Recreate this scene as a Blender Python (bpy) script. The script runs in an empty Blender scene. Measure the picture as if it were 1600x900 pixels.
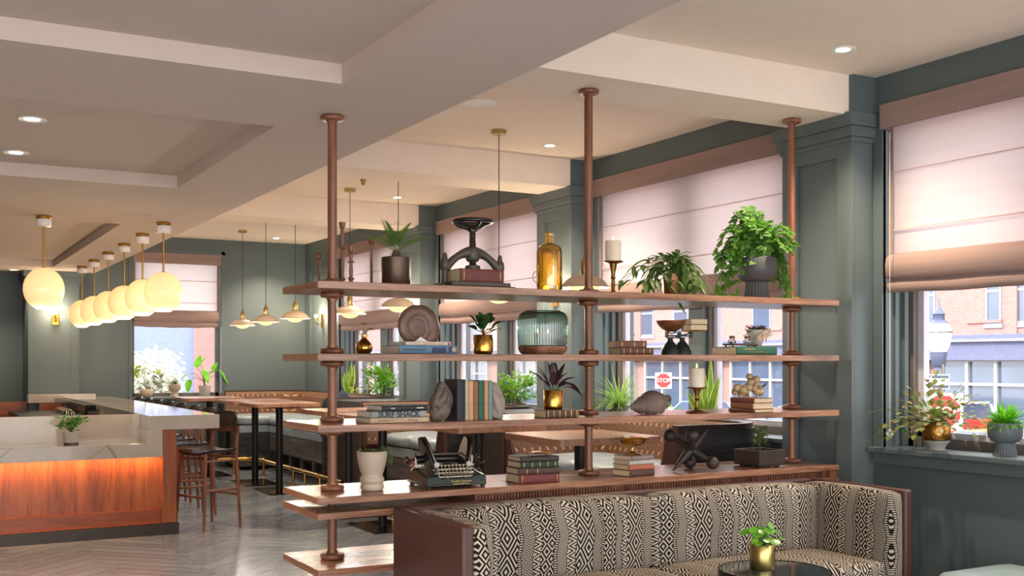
import bpy, bmesh, math, random
from mathutils import Vector, Matrix, Euler, noise as mnoise
random.seed(7)
PI = math.pi
R = math.radians
sc = bpy.context.scene
COL = sc.collection

# ------------------------------------------------------------------ camera, world, sun, exposure
YAW = math.atan2(950, 1700)
cam = bpy.data.cameras.new('camera')
cam.sensor_width = 36.0
cam.lens = 36.0 * 1700 / 1600
cam.shift_y = 115 / 1600
cam.clip_end = 400
cam_ob = bpy.data.objects.new('camera', cam)
cam_ob.location = (0, 0, 1.55)
cam_ob.rotation_euler = (PI / 2, 0, -YAW)
COL.objects.link(cam_ob)
sc.camera = cam_ob

SKY = 2.2
SKY_FRONT = 2.3      # sky strength raised behind the camera, added to light the open room
SUN = 1.6
world = bpy.data.worlds.new('sky')
sc.world = world
world.use_nodes = True
wt = world.node_tree
wt.nodes.clear()
w_out = wt.nodes.new('ShaderNodeOutputWorld')
w_bg = wt.nodes.new('ShaderNodeBackground')
w_tc = wt.nodes.new('ShaderNodeTexCoord')
w_sep = wt.nodes.new('ShaderNodeSeparateXYZ')
w_rmp = wt.nodes.new('ShaderNodeValToRGB')
w_rmp.color_ramp.elements[0].position = 0.45
w_rmp.color_ramp.elements[0].color = (0.88, 0.87, 0.86, 1)
w_rmp.color_ramp.elements[1].position = 0.75
w_rmp.color_ramp.elements[1].color = (0.90, 0.93, 1.0, 1)
w_map = wt.nodes.new('ShaderNodeMath')
w_map.operation = 'MULTIPLY_ADD'
w_map.inputs[1].default_value = 0.5
w_map.inputs[2].default_value = 0.5
wt.links.new(w_tc.outputs['Generated'], w_sep.inputs[0])
wt.links.new(w_sep.outputs['Z'], w_map.inputs[0])
wt.links.new(w_map.outputs[0], w_rmp.inputs['Fac'])
wt.links.new(w_rmp.outputs['Color'], w_bg.inputs['Color'])
w_dot = wt.nodes.new('ShaderNodeVectorMath')
w_dot.operation = 'DOT_PRODUCT'
w_dot.inputs[1].default_value = Vector((-0.12, -1.0, -0.12)).normalized()
wt.links.new(w_tc.outputs['Generated'], w_dot.inputs[0])
w_mr = wt.nodes.new('ShaderNodeMapRange')
w_mr.interpolation_type = 'SMOOTHSTEP'
w_mr.inputs['From Min'].default_value = 0.25
w_mr.inputs['From Max'].default_value = 0.9
w_mr.inputs['To Min'].default_value = SKY
w_mr.inputs['To Max'].default_value = SKY_FRONT
wt.links.new(w_dot.outputs['Value'], w_mr.inputs['Value'])
wt.links.new(w_mr.outputs['Result'], w_bg.inputs['Strength'])
wt.links.new(w_bg.outputs[0], w_out.inputs['Surface'])

sun = bpy.data.lights.new('sun', 'SUN')
sun.energy = SUN
sun.angle = R(2)
sun.color = (1.0, 0.95, 0.88)
sun_ob = bpy.data.objects.new('sun', sun)
sun_ob.rotation_euler = Vector((0.72, 0.12, -0.62)).to_track_quat('-Z', 'Y').to_euler()
sun_ob.location = (-20, 0, 30)
COL.objects.link(sun_ob)

vs = sc.view_settings
vs.view_transform = 'Standard'
vs.look = 'None'
vs.gamma = 1.0
vs.use_curve_mapping = False
vs.exposure = 1.3
sc.cycles.use_denoising = True
sc.cycles.max_bounces = 10
sc.cycles.diffuse_bounces = 5
sc.cycles.glossy_bounces = 4
sc.cycles.transmission_bounces = 6
sc.cycles.transparent_max_bounces = 16
sc.cycles.sample_clamp_indirect = 6.0
sc.cycles.caustics_reflective = False
sc.cycles.caustics_refractive = False


def point_light(name, loc, watts, color=(1, 0.72, 0.42), r=0.03):
    l = bpy.data.lights.new(name, 'POINT')
    l.energy = watts
    l.color = color
    l.shadow_soft_size = r
    o = bpy.data.objects.new(name, l)
    o.location = loc
    COL.objects.link(o)
    return o


def spot_light(name, loc, watts, color=(1, 0.80, 0.58), size=110, parent=None):
    l = bpy.data.lights.new(name, 'SPOT')
    l.energy = watts
    l.color = color
    l.spot_size = R(size)
    l.spot_blend = 0.8
    l.shadow_soft_size = 0.04
    o = bpy.data.objects.new(name, l)
    o.location = loc
    if parent:
        o.parent = parent
    COL.objects.link(o)
    return o


# ------------------------------------------------------------------ materials
def lin(h):
    h = h.lstrip('#')
    v = [int(h[i:i + 2], 16) / 255 for i in (0, 2, 4)]
    return tuple((c / 12.92 if c <= 0.04045 else ((c + 0.055) / 1.055) ** 2.4) for c in v) + (1.0,)


class NT:
    def __init__(self, name):
        self.m = bpy.data.materials.new(name)
        self.m.use_nodes = True
        self.t = self.m.node_tree
        self.t.nodes.clear()
        self.out = self.n('ShaderNodeOutputMaterial')

    def n(self, typ, **kw):
        nd = self.t.nodes.new(typ)
        for k, v in kw.items():
            setattr(nd, k, v)
        return nd

    def l(self, a, b):
        self.t.links.new(a, b)

    def math(self, op, a, b=None, c=None):
        nd = self.n('ShaderNodeMath', operation=op)
        for i, x in enumerate((a, b, c)):
            if x is None:
                continue
            if isinstance(x, (int, float)):
                nd.inputs[i].default_value = x
            else:
                self.l(x, nd.inputs[i])
        return nd.outputs[0]

    def ramp(self, fac, stops, interp='LINEAR'):
        r = self.n('ShaderNodeValToRGB')
        cr = r.color_ramp
        cr.interpolation = interp
        while len(cr.elements) < len(stops):
            cr.elements.new(0.5)
        for e, (p, c) in zip(cr.elements, stops):
            e.position = p
            e.color = lin(c) if isinstance(c, str) else (c, c, c, 1)
        self.l(fac, r.inputs['Fac'])
        return r.outputs['Color']

    def coords(self, scale=(1, 1, 1), kind='Object', rot=(0, 0, 0)):
        tc = self.n('ShaderNodeTexCoord')
        mp = self.n('ShaderNodeMapping')
        mp.inputs['Scale'].default_value = scale
        mp.inputs['Rotation'].default_value = rot
        self.l(tc.outputs[kind], mp.inputs['Vector'])
        return mp.outputs[0]

    def noise(self, vec, scale, detail=3, rough=0.5, dist=0.0):
        nd = self.n('ShaderNodeTexNoise')
        nd.inputs['Scale'].default_value = scale
        nd.inputs['Detail'].default_value = detail
        nd.inputs['Roughness'].default_value = rough
        nd.inputs['Distortion'].default_value = dist
        self.l(vec, nd.inputs['Vector'])
        return nd.outputs['Fac']

    def bump(self, h, strength, dist=0.01):
        b = self.n('ShaderNodeBump')
        b.inputs['Strength'].default_value = strength
        b.inputs['Distance'].default_value = dist
        self.l(h, b.inputs['Height'])
        return b.outputs[0]

    def bsdf(self, col=None, rough=0.5, metal=0.0, spec=0.5, normal=None, **kw):
        p = self.n('ShaderNodeBsdfPrincipled')
        if isinstance(col, str):
            p.inputs['Base Color'].default_value = lin(col)
        elif isinstance(col, tuple):
            p.inputs['Base Color'].default_value = col
        elif col is not None:
            self.l(col, p.inputs['Base Color'])
        if isinstance(rough, (int, float)):
            p.inputs['Roughness'].default_value = rough
        else:
            self.l(rough, p.inputs['Roughness'])
        p.inputs['Metallic'].default_value = metal
        p.inputs['Specular IOR Level'].default_value = spec
        if normal is not None:
            self.l(normal, p.inputs['Normal'])
        for k, v in kw.items():
            p.inputs[k.replace('_', ' ')].default_value = v
        return p.outputs[0]

    def done(self, shader):
        self.l(shader, self.out.inputs['Surface'])
        return self.m


def mix_col(nt, a, b, fac):
    m = nt.n('ShaderNodeMix', data_type='RGBA')
    nt.l(fac, m.inputs['Factor'])
    for s, x in ((6, a), (7, b)):
        if isinstance(x, str):
            m.inputs[s].default_value = lin(x)
        else:
            nt.l(x, m.inputs[s])
    return m.outputs[2]


def paint(name, c, rough=0.5, metal=0.0, spec=0.5, var=0.08, vscale=6, bump=0.0, bscale=60, **kw):
    nt = NT(name)
    v = nt.coords()
    f = nt.noise(v, vscale, 4)
    b = lin(c)
    lo = tuple(x * (1 - var) for x in b[:3]) + (1,)
    hi = tuple(min(1, x * (1 + var)) for x in b[:3]) + (1,)
    r = nt.n('ShaderNodeValToRGB')
    r.color_ramp.elements[0].position = 0.3
    r.color_ramp.elements[0].color = lo
    r.color_ramp.elements[1].position = 0.7
    r.color_ramp.elements[1].color = hi
    nt.l(f, r.inputs['Fac'])
    nrm = nt.bump(nt.noise(v, bscale, 3), bump) if bump else None
    return nt.done(nt.bsdf(r.outputs[0], rough, metal, spec, nrm, **kw))


def wood(name, c1, c2, axis='X', rough=0.4, scale=9.0, c3=None, spec=0.5):
    nt = NT(name)
    k = 0.07
    s = {'X': (k, 1, 1), 'Y': (1, k, 1), 'Z': (1, 1, k)}[axis]
    v = nt.coords(s)
    a = nt.noise(v, scale, 5, 0.6, 1.2)
    b = nt.noise(v, scale * 9, 3, 0.6)
    m = nt.math('MULTIPLY_ADD', b, 0.35, nt.math('MULTIPLY', a, 0.72))
    col = nt.ramp(m, [(0.40, c1), (0.52, c2), (0.64, c3 or c2)])
    return nt.done(nt.bsdf(col, rough, 0, spec, nt.bump(b, 0.06)))


def emis(name, c, s):
    nt = NT(name)
    e = nt.n('ShaderNodeEmission')
    e.inputs['Color'].default_value = lin(c)
    e.inputs['Strength'].default_value = s
    return nt.done(e.outputs[0])


def globe_glass(name, c, s):
    """opal glass lit from inside: glow plus a glossy skin"""
    nt = NT(name)
    p = nt.bsdf('#f6e8cc', 0.08, 0, 0.5)
    pn = p.node
    pn.inputs['Emission Color'].default_value = lin(c)
    pn.inputs['Emission Strength'].default_value = s
    return nt.done(p)


def thin_glass(name, tint, refl=0.10, rough=0.02):
    nt = NT(name)
    tr = nt.n('ShaderNodeBsdfTransparent')
    tr.inputs['Color'].default_value = lin(tint)
    gl = nt.n('ShaderNodeBsdfGlossy')
    gl.inputs['Roughness'].default_value = rough
    gl.inputs['Color'].default_value = (1, 1, 1, 1)
    lw = nt.n('ShaderNodeLayerWeight')
    lw.inputs['Blend'].default_value = 0.18
    f = nt.math('MULTIPLY_ADD', lw.outputs['Fresnel'], 0.8 if refl > 0.1 else 0.25, refl * 0.3)
    mx = nt.n('ShaderNodeMixShader')
    nt.l(f, mx.inputs[0])
    nt.l(tr.outputs[0], mx.inputs[1])
    nt.l(gl.outputs[0], mx.inputs[2])
    return nt.done(mx.outputs[0])


def leafmat(name, c, c2=None, trans=0.35, rough=0.4, scale=12):
    nt = NT(name)
    v = nt.coords()
    col = nt.ramp(nt.noise(v, scale, 3), [(0.35, c), (0.65, c2 or c)])
    p = nt.bsdf(col, rough, 0, 0.4)
    t = nt.n('ShaderNodeBsdfTranslucent')
    nt.l(col, t.inputs['Color'])
    mx = nt.n('ShaderNodeMixShader')
    mx.inputs[0].default_value = trans
    nt.l(p, mx.inputs[1])
    nt.l(t.outputs[0], mx.inputs[2])
    return nt.done(mx.outputs[0])


def linen(name, c, trans=0.6, tint=None):
    nt = NT(name)
    v = nt.coords((1, 1, 1))
    w1 = nt.noise(nt.coords((1, 260, 14)), 1.0, 2)
    w2 = nt.noise(nt.coords((1, 14, 260)), 1.0, 2)
    f = nt.math('ADD', w1, w2)
    b = lin(c)
    r = nt.n('ShaderNodeValToRGB')
    r.color_ramp.elements[0].position = 0.6
    r.color_ramp.elements[0].color = tuple(x * 0.86 for x in b[:3]) + (1,)
    r.color_ramp.elements[1].position = 1.0
    r.color_ramp.elements[1].color = tuple(min(1, x * 1.06) for x in b[:3]) + (1,)
    nt.l(nt.math('MULTIPLY', f, 0.8), r.inputs['Fac'])
    d = nt.n('ShaderNodeBsdfDiffuse')
    t = nt.n('ShaderNodeBsdfTranslucent')
    nt.l(r.outputs[0], d.inputs['Color'])
    if tint:
        t.inputs['Color'].default_value = lin(tint)
    else:
        nt.l(r.outputs[0], t.inputs['Color'])
    mx = nt.n('ShaderNodeMixShader')
    mx.inputs[0].default_value = trans
    nt.l(d.outputs[0], mx.inputs[1])
    nt.l(t.outputs[0], mx.inputs[2])
    return nt.done(mx.outputs[0])


def marble(name, c, vein, scale=1.5, rough=0.15):
    """stone crossed by two families of thin, slightly wandering diagonal veins"""
    nt = NT(name)
    tc = nt.n('ShaderNodeTexCoord')
    sp = nt.n('ShaderNodeSeparateXYZ')
    nt.l(tc.outputs['Object'], sp.inputs[0])
    v = nt.coords()
    wob = nt.noise(v, 2.0 * scale, 4)
    mask = nt.noise(v, 1.3 * scale, 2)
    tot = None
    for ax, az, ay, f, wd, th in ((0.8, 1.0, 0.5, 1.7, 0.010, 0.50), (1.0, -0.85, 0.7, 1.1, 0.014, 0.52)):
        q = nt.math('ADD', nt.math('MULTIPLY', sp.outputs[0], ax), nt.math('ADD', nt.math('MULTIPLY', sp.outputs[2], -az), nt.math('MULTIPLY', sp.outputs[1], ay)))
        q = nt.math('MULTIPLY_ADD', q, f * scale, nt.math('MULTIPLY', wob, 0.35))
        d = nt.math('ABSOLUTE', nt.math('SUBTRACT', nt.math('FRACT', q), 0.5))
        ln = nt.math('MULTIPLY', nt.math('LESS_THAN', d, wd), nt.math('GREATER_THAN', mask, th - 0.04))
        tot = ln if tot is None else nt.math('MAXIMUM', tot, ln)
    cl = nt.ramp(nt.noise(v, 3, 4), [(0.3, c[0]), (0.7, c[1])])
    return nt.done(nt.bsdf(mix_col(nt, cl, vein, nt.math('MULTIPLY', tot, 0.6)), rough))


def brick(name, c1, c2, mortar, scale=4.0):
    nt = NT(name)
    tc = nt.n('ShaderNodeTexCoord')
    sp = nt.n('ShaderNodeSeparateXYZ')
    nt.l(tc.outputs['Object'], sp.inputs[0])
    cb = nt.n('ShaderNodeCombineXYZ')
    nt.l(nt.math('ADD', sp.outputs[0], sp.outputs[1]), cb.inputs[0])
    nt.l(sp.outputs[2], cb.inputs[1])
    bt = nt.n('ShaderNodeTexBrick')
    bt.inputs['Scale'].default_value = scale
    bt.inputs['Color1'].default_value = lin(c1)
    bt.inputs['Color2'].default_value = lin(c2)
    bt.inputs['Mortar'].default_value = lin(mortar)
    bt.inputs['Mortar Size'].default_value = 0.02
    nt.l(cb.outputs[0], bt.inputs['Vector'])
    return nt.done(nt.bsdf(bt.outputs['Color'], 0.9, 0, 0.2))


def woven(name, ua, va, dark='#211d1b', pale='#bfb3a2'):
    """black and cream tribal weave: vertical bands of diamonds, concentric lozenges and zigzags"""
    nt = NT(name)
    tc = nt.n('ShaderNodeTexCoord')
    sp = nt.n('ShaderNodeSeparateXYZ')
    nt.l(tc.outputs['Object'], sp.inputs[0])
    ax = {'X': sp.outputs[0], 'Y': sp.outputs[1], 'Z': sp.outputs[2]}
    u, v = ax[ua], ax[va]
    if va == 'Z':
        u = nt.math('ADD', sp.outputs[0], sp.outputs[1])
    else:
        v = nt.math('SUBTRACT', v, sp.outputs[2])
    P = 0.78
    K = 1.12

    def fr(x, k):
        return nt.math('FRACT', nt.math('MULTIPLY', x, k / K))

    def tri(x, k):
        return nt.math('ABSOLUTE', nt.math('SUBTRACT', fr(x, k), 0.5))

    def dia(ku, kv, rings):
        d = nt.math('ADD', tri(u, ku), tri(v, kv))
        return nt.math('GREATER_THAN', nt.math('FRACT', nt.math('MULTIPLY', d, rings)), 0.56)

    big = dia(1 / 0.095, 1 / 0.15, 5.0)
    small = dia(1 / 0.020, 1 / 0.022, 2.0)
    tiny = dia(1 / 0.012, 1 / 0.012, 1.6)
    zig = nt.math('GREATER_THAN', nt.math('FRACT', nt.math('ADD', nt.math('MULTIPLY', u, 1 / 0.034), nt.math('MULTIPLY', tri(v, 1 / 0.045), 3.2))), 0.45)
    mid = dia(1 / 0.055, 1 / 0.07, 3.0)
    bars = nt.math('GREATER_THAN', fr(v, 1 / 0.011), 0.5)
    # wavy band coordinate
    w = nt.math('FRACT', nt.math('ADD', nt.math('MULTIPLY', u, 1 / P), nt.math('MULTIPLY', tri(v, 1 / 0.17), 0.045)))

    def band(a, b, pat):
        m = nt.math('MULTIPLY', nt.math('GREATER_THAN', w, a), nt.math('LESS_THAN', w, b))
        return nt.math('MULTIPLY', m, pat)

    parts = [band(0.00, 0.135, big), band(0.14, 0.16, bars), band(0.165, 0.245, small), band(0.25, 0.30, zig), band(0.305, 0.40, mid), band(0.405, 0.425, bars), band(0.43, 0.50, tiny),
             band(0.505, 0.57, zig), band(0.575, 0.71, big), band(0.715, 0.78, small), band(0.785, 0.80, bars), band(0.805, 0.90, mid), band(0.905, 0.95, tiny), band(0.955, 0.998, zig)]
    s = parts[0]
    for p in parts[1:]:
        s = nt.math('ADD', s, p)
    col = mix_col(nt, dark, pale, s)
    th = nt.noise(nt.coords((500, 500, 500)), 1.0, 1)
    return nt.done(nt.bsdf(col, 0.95, 0, 0.15, nt.bump(th, 0.25, 0.002)))


def damask(name, dark, mid_, pale):
    nt = NT(name)
    tc = nt.n('ShaderNodeTexCoord')
    sp = nt.n('ShaderNodeSeparateXYZ')
    nt.l(tc.outputs['Object'], sp.inputs[0])
    u = nt.math('ADD', sp.outputs[0], sp.outputs[1])
    v = sp.outputs[2]
    ku, kv = 1 / 0.075, 1 / 0.11
    ru = nt.math('MULTIPLY', u, ku)
    rv = nt.math('MULTIPLY', v, kv)
    row = nt.math('FLOOR', rv)
    off = nt.math('MULTIPLY', nt.math('FLOORED_MODULO', row, 2.0), 0.5)
    fu = nt.math('SUBTRACT', nt.math('FRACT', nt.math('ADD', ru, off)), 0.5)
    fv = nt.math('SUBTRACT', nt.math('FRACT', rv), 0.5)
    d = nt.math('SQRT', nt.math('ADD', nt.math('POWER', nt.math('MULTIPLY', fu, 1.5), 2.0), nt.math('POWER', fv, 2.0)))
    core = nt.math('LESS_THAN', d, 0.15)
    ring = nt.math('GREATER_THAN', nt.math('SINE', nt.math('MULTIPLY', d, 42.0)), 0.25)
    leafy = nt.math('GREATER_THAN', nt.noise(nt.coords((60, 60, 60)), 1.0, 2), 0.44)
    c1 = mix_col(nt, dark, mid_, nt.math('MULTIPLY', ring, leafy))
    c2 = mix_col(nt, c1, pale, core)
    return nt.done(nt.bsdf(c2, 0.6, 0, 0.4))


M = {}
M['green'] = paint('slate_green_paint', '#586466', 0.5, var=0.02)
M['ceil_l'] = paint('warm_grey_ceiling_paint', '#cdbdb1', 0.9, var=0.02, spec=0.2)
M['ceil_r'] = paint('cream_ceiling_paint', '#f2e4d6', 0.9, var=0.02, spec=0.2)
M['frame'] = paint('bronze_window_frame', '#6e6660', 0.5, 0.0)
M['sash'] = paint('pale_lilac_sash', '#c9c6d2', 0.5)
M['walnut'] = wood('walnut_along', '#5e3c2a', '#8d6149', 'X', 0.26, 9, '#aa7e63')
M['walnut_y'] = wood('walnut_end', '#74492f', '#94654a', 'Y', 0.35, 9, '#aa7c60')
M['walnut_z'] = wood('walnut_post', '#5f3824', '#7f5039', 'Z', 0.38, 12, '#925f47')
M['table'] = wood('table_walnut', '#7b5340', '#9a6c52', 'Y', 0.28, 10, '#ad7f66')
M['bar_wood'] = wood('cherry_bar_panel', '#6c3416', '#8e4a20', 'Z', 0.35, 10, '#a45c2c')
M['bar_wood_x'] = wood('cherry_bar_rail', '#6f3315', '#8e461d', 'X', 0.35, 10, '#9c5024')
M['stool_wood'] = wood('stool_wood', '#5e3524', '#7d4a34', 'Z', 0.4, 14, '#8d5840')
M['dark_wood'] = wood('charcoal_oak', '#1d1d1f', '#2c2b2c', 'X', 0.45, 10, '#3c3a3a')
M['dark_wood_y'] = wood('charcoal_oak_front', '#3a3736', '#524d4a', 'Y', 0.38, 8, '#6d6762')
M['marble'] = marble('pale_grey_marble', ('#b3a89b', '#c0b5a9'), '#857a70', 1.0, 0.07)
M['brass'] = paint('polished_brass', '#c99a4a', 0.22, 1.0, var=0.05)
M['brass_pale'] = paint('pale_brass', '#b9a468', 0.3, 1.0, var=0.05)
M['brass_dull'] = paint('aged_brass', '#8d6a3d', 0.4, 1.0, var=0.15)
M['iron'] = paint('cast_iron', '#565049', 0.5, 0.35, var=0.2, bump=0.1, bscale=80)
M['iron_black'] = paint('black_enamel', '#191817', 0.3, 0.0, var=0.2)
M['steel'] = paint('nickel_steel', '#8b8378', 0.3, 1.0, var=0.1)
M['iron_green'] = paint('dark_green_enamel', '#26302a', 0.35, 0.2, var=0.2)
M['black'] = paint('black_powder_coat', '#1a1918', 0.4, 0.3)
M['black_gloss'] = paint('black_steel_plate', '#151515', 0.15, 0.6)
M['leather'] = paint('grey_seat_leather', '#8f9a9e', 0.33, var=0.05, bump=0.05, bscale=120)
M['leather_br'] = paint('oxblood_leather', '#4d2f2a', 0.42, var=0.1, bump=0.12, bscale=260)
M['leather_st'] = paint('brown_stool_leather', '#2a211d', 0.28, var=0.1)
M['damask'] = damask('brown_damask_vinyl', '#543426', '#86603f', '#bf956a')
M['weave_b'] = woven('tribal_weave_back', 'X', 'Z')
M['weave_a'] = woven('tribal_weave_arm', 'Y', 'Z')
M['weave_s'] = woven('tribal_weave_seat', 'X', 'Y')
M['porcelain'] = paint('white_porcelain', '#efe6e2', 0.15)
M['globe'] = globe_glass('glowing_opal_globe', '#ffc277', 0.37)
M['diffuser'] = emis('glowing_diffuser', '#ffdfa0', 0.62)
M['bulb'] = emis('warm_bulb', '#ffc46a', 14.0)
M['led'] = emis('downlight_lens', '#fff0d8', 5.0)
M['shade'] = paint('cream_enamel_shade', '#dcc6ab', 0.4)
M['linen'] = linen('blush_linen', '#cbbab5', 0.52, '#f4e6e2')
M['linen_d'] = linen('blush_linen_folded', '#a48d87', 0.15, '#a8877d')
M['glass'] = thin_glass('window_glass', '#ffffff', 0.01, 0.35)
M['amber'] = thin_glass('amber_glass', '#f8e295', 0.3, 0.03)
M['amber_pale'] = thin_glass('honey_glass', '#fae6a0', 0.3, 0.03)
M['teal_glass'] = thin_glass('sea_grey_glass', '#aac4bf', 0.25, 0.05)
M['smoke'] = thin_glass('smoked_glass', '#9a8a7c', 0.25, 0.03)
M['clear'] = thin_glass('clear_glass', '#f3f5f2', 0.25)
M['candle'] = paint('ivory_wax', '#e9dcc6', 0.5, var=0.03, Subsurface_Weight=0.3)
M['flame'] = emis('candle_flame', '#ffb94e', 6.0)
M['soil'] = paint('potting_soil', '#2e241c', 0.95, var=0.3, vscale=60)
M['stem'] = paint('plant_stem', '#5b6b32', 0.6)
M['bark'] = paint('bark', '#5a4634', 0.9, var=0.2, vscale=30)
M['pot_grey'] = paint('charcoal_ceramic', '#4b4b4d', 0.6)
M['pot_cream'] = paint('cream_stoneware', '#bcab97', 0.42)
M['jack'] = paint('dark_cast_iron', '#3b342f', 0.5, 0.3, var=0.2, bump=0.1, bscale=80)
M['pot_conc'] = paint('concrete_pot', '#a8a49c', 0.8, var=0.15)
M['pot_cer'] = paint('speckled_ceramic', '#bdb6ab', 0.6, var=0.1, vscale=40)
M['pot_brown'] = paint('bronze_pot', '#5a463a', 0.35, 0.6, var=0.2)
M['stone'] = marble('grey_brown_stone', ('#4a403a', '#7a6a5e'), '#b49c84', 9, 0.55)
M['stone_pale'] = marble('pale_stone', ('#8f8578', '#b3a797'), '#5d5147', 10, 0.6)
M['shell'] = paint('weathered_shell', '#75645a', 0.6, var=0.2, vscale=20, bump=0.15, bscale=60)
M['ammonite'] = paint('brown_fossil', '#6b4f40', 0.4, var=0.3, vscale=18, bump=0.2, bscale=70)
M['grape'] = paint('tan_alabaster', '#b39a74', 0.35, var=0.1)
M['planter'] = paint('dark_bronze_planter', '#4a3d37', 0.45, 0.4, var=0.15)
M['pages'] = paint('aged_paper', '#d8c4a0', 0.9, var=0.1, vscale=80)
M['pages_w'] = paint('white_paper', '#e6dccb', 0.9, var=0.05, vscale=80)
M['white'] = paint('white_enamel', '#eceae6', 0.4)
M['red'] = paint('red_enamel', '#cc2b2b', 0.4)
M['gold_ink'] = paint('gold_foil', '#c9a860', 0.4, 0.6)
M['ink'] = paint('dark_ink', '#3a4248', 0.7)
M['copper'] = paint('worn_copper', '#9a6846', 0.4, 0.7, var=0.2, vscale=25)
M['feather'] = paint('feather_buff', '#d5b993', 0.8, var=0.35, vscale=40)
M['twig'] = paint('dried_twig', '#5f4a33', 0.9, var=0.2)
L = {}
L['fern'] = leafmat('bright_fern_leaf', '#4c7f31', '#74a447', 0.35)
L['palm'] = leafmat('sago_leaf', '#56803c', '#74994a', 0.3)
L['hoya'] = leafmat('hoya_leaf', '#6d8a4c', '#56743f', 0.35)
L['pep'] = leafmat('peperomia_leaf', '#39602c', '#2d4a25', 0.25, 0.25)
L['purple'] = leafmat('purple_calathea_leaf', '#3b2430', '#4c303c', 0.15, 0.35)
L['bush'] = leafmat('window_bush_leaf', '#5e9a2c', '#8fc046', 0.45)
L['grass'] = leafmat('fresh_grass_leaf', '#5cb021', '#86d23a', 0.4)
L['spider'] = leafmat('spider_plant_leaf', '#b9d47a', '#7fae4a', 0.45)
L['snake'] = leafmat('snake_plant_leaf', '#6f9f3a', '#9cc450', 0.4)
L['snake_e'] = leafmat('snake_plant_edge', '#d9e07a', '#e6ea9a', 0.4)
L['cactus'] = leafmat('holiday_cactus_leaf', '#5d8f3a', '#a9905e', 0.3, 0.4, 20)
L['pilea'] = leafmat('pilea_leaf', '#5aa82a', '#86cc46', 0.35, 0.25)
L['bonsai'] = leafmat('bonsai_leaf', '#5a7436', '#83985a', 0.3)
L['desk'] = leafmat('desk_plant_leaf', '#3f7a2a', '#64a03c', 0.3)
L['succ'] = leafmat('succulent_leaf', '#4e5a33', '#7a6a4a', 0.2)
L['yellow'] = leafmat('yellow_green_leaf', '#a8c43e', '#d4dc62', 0.45)


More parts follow.
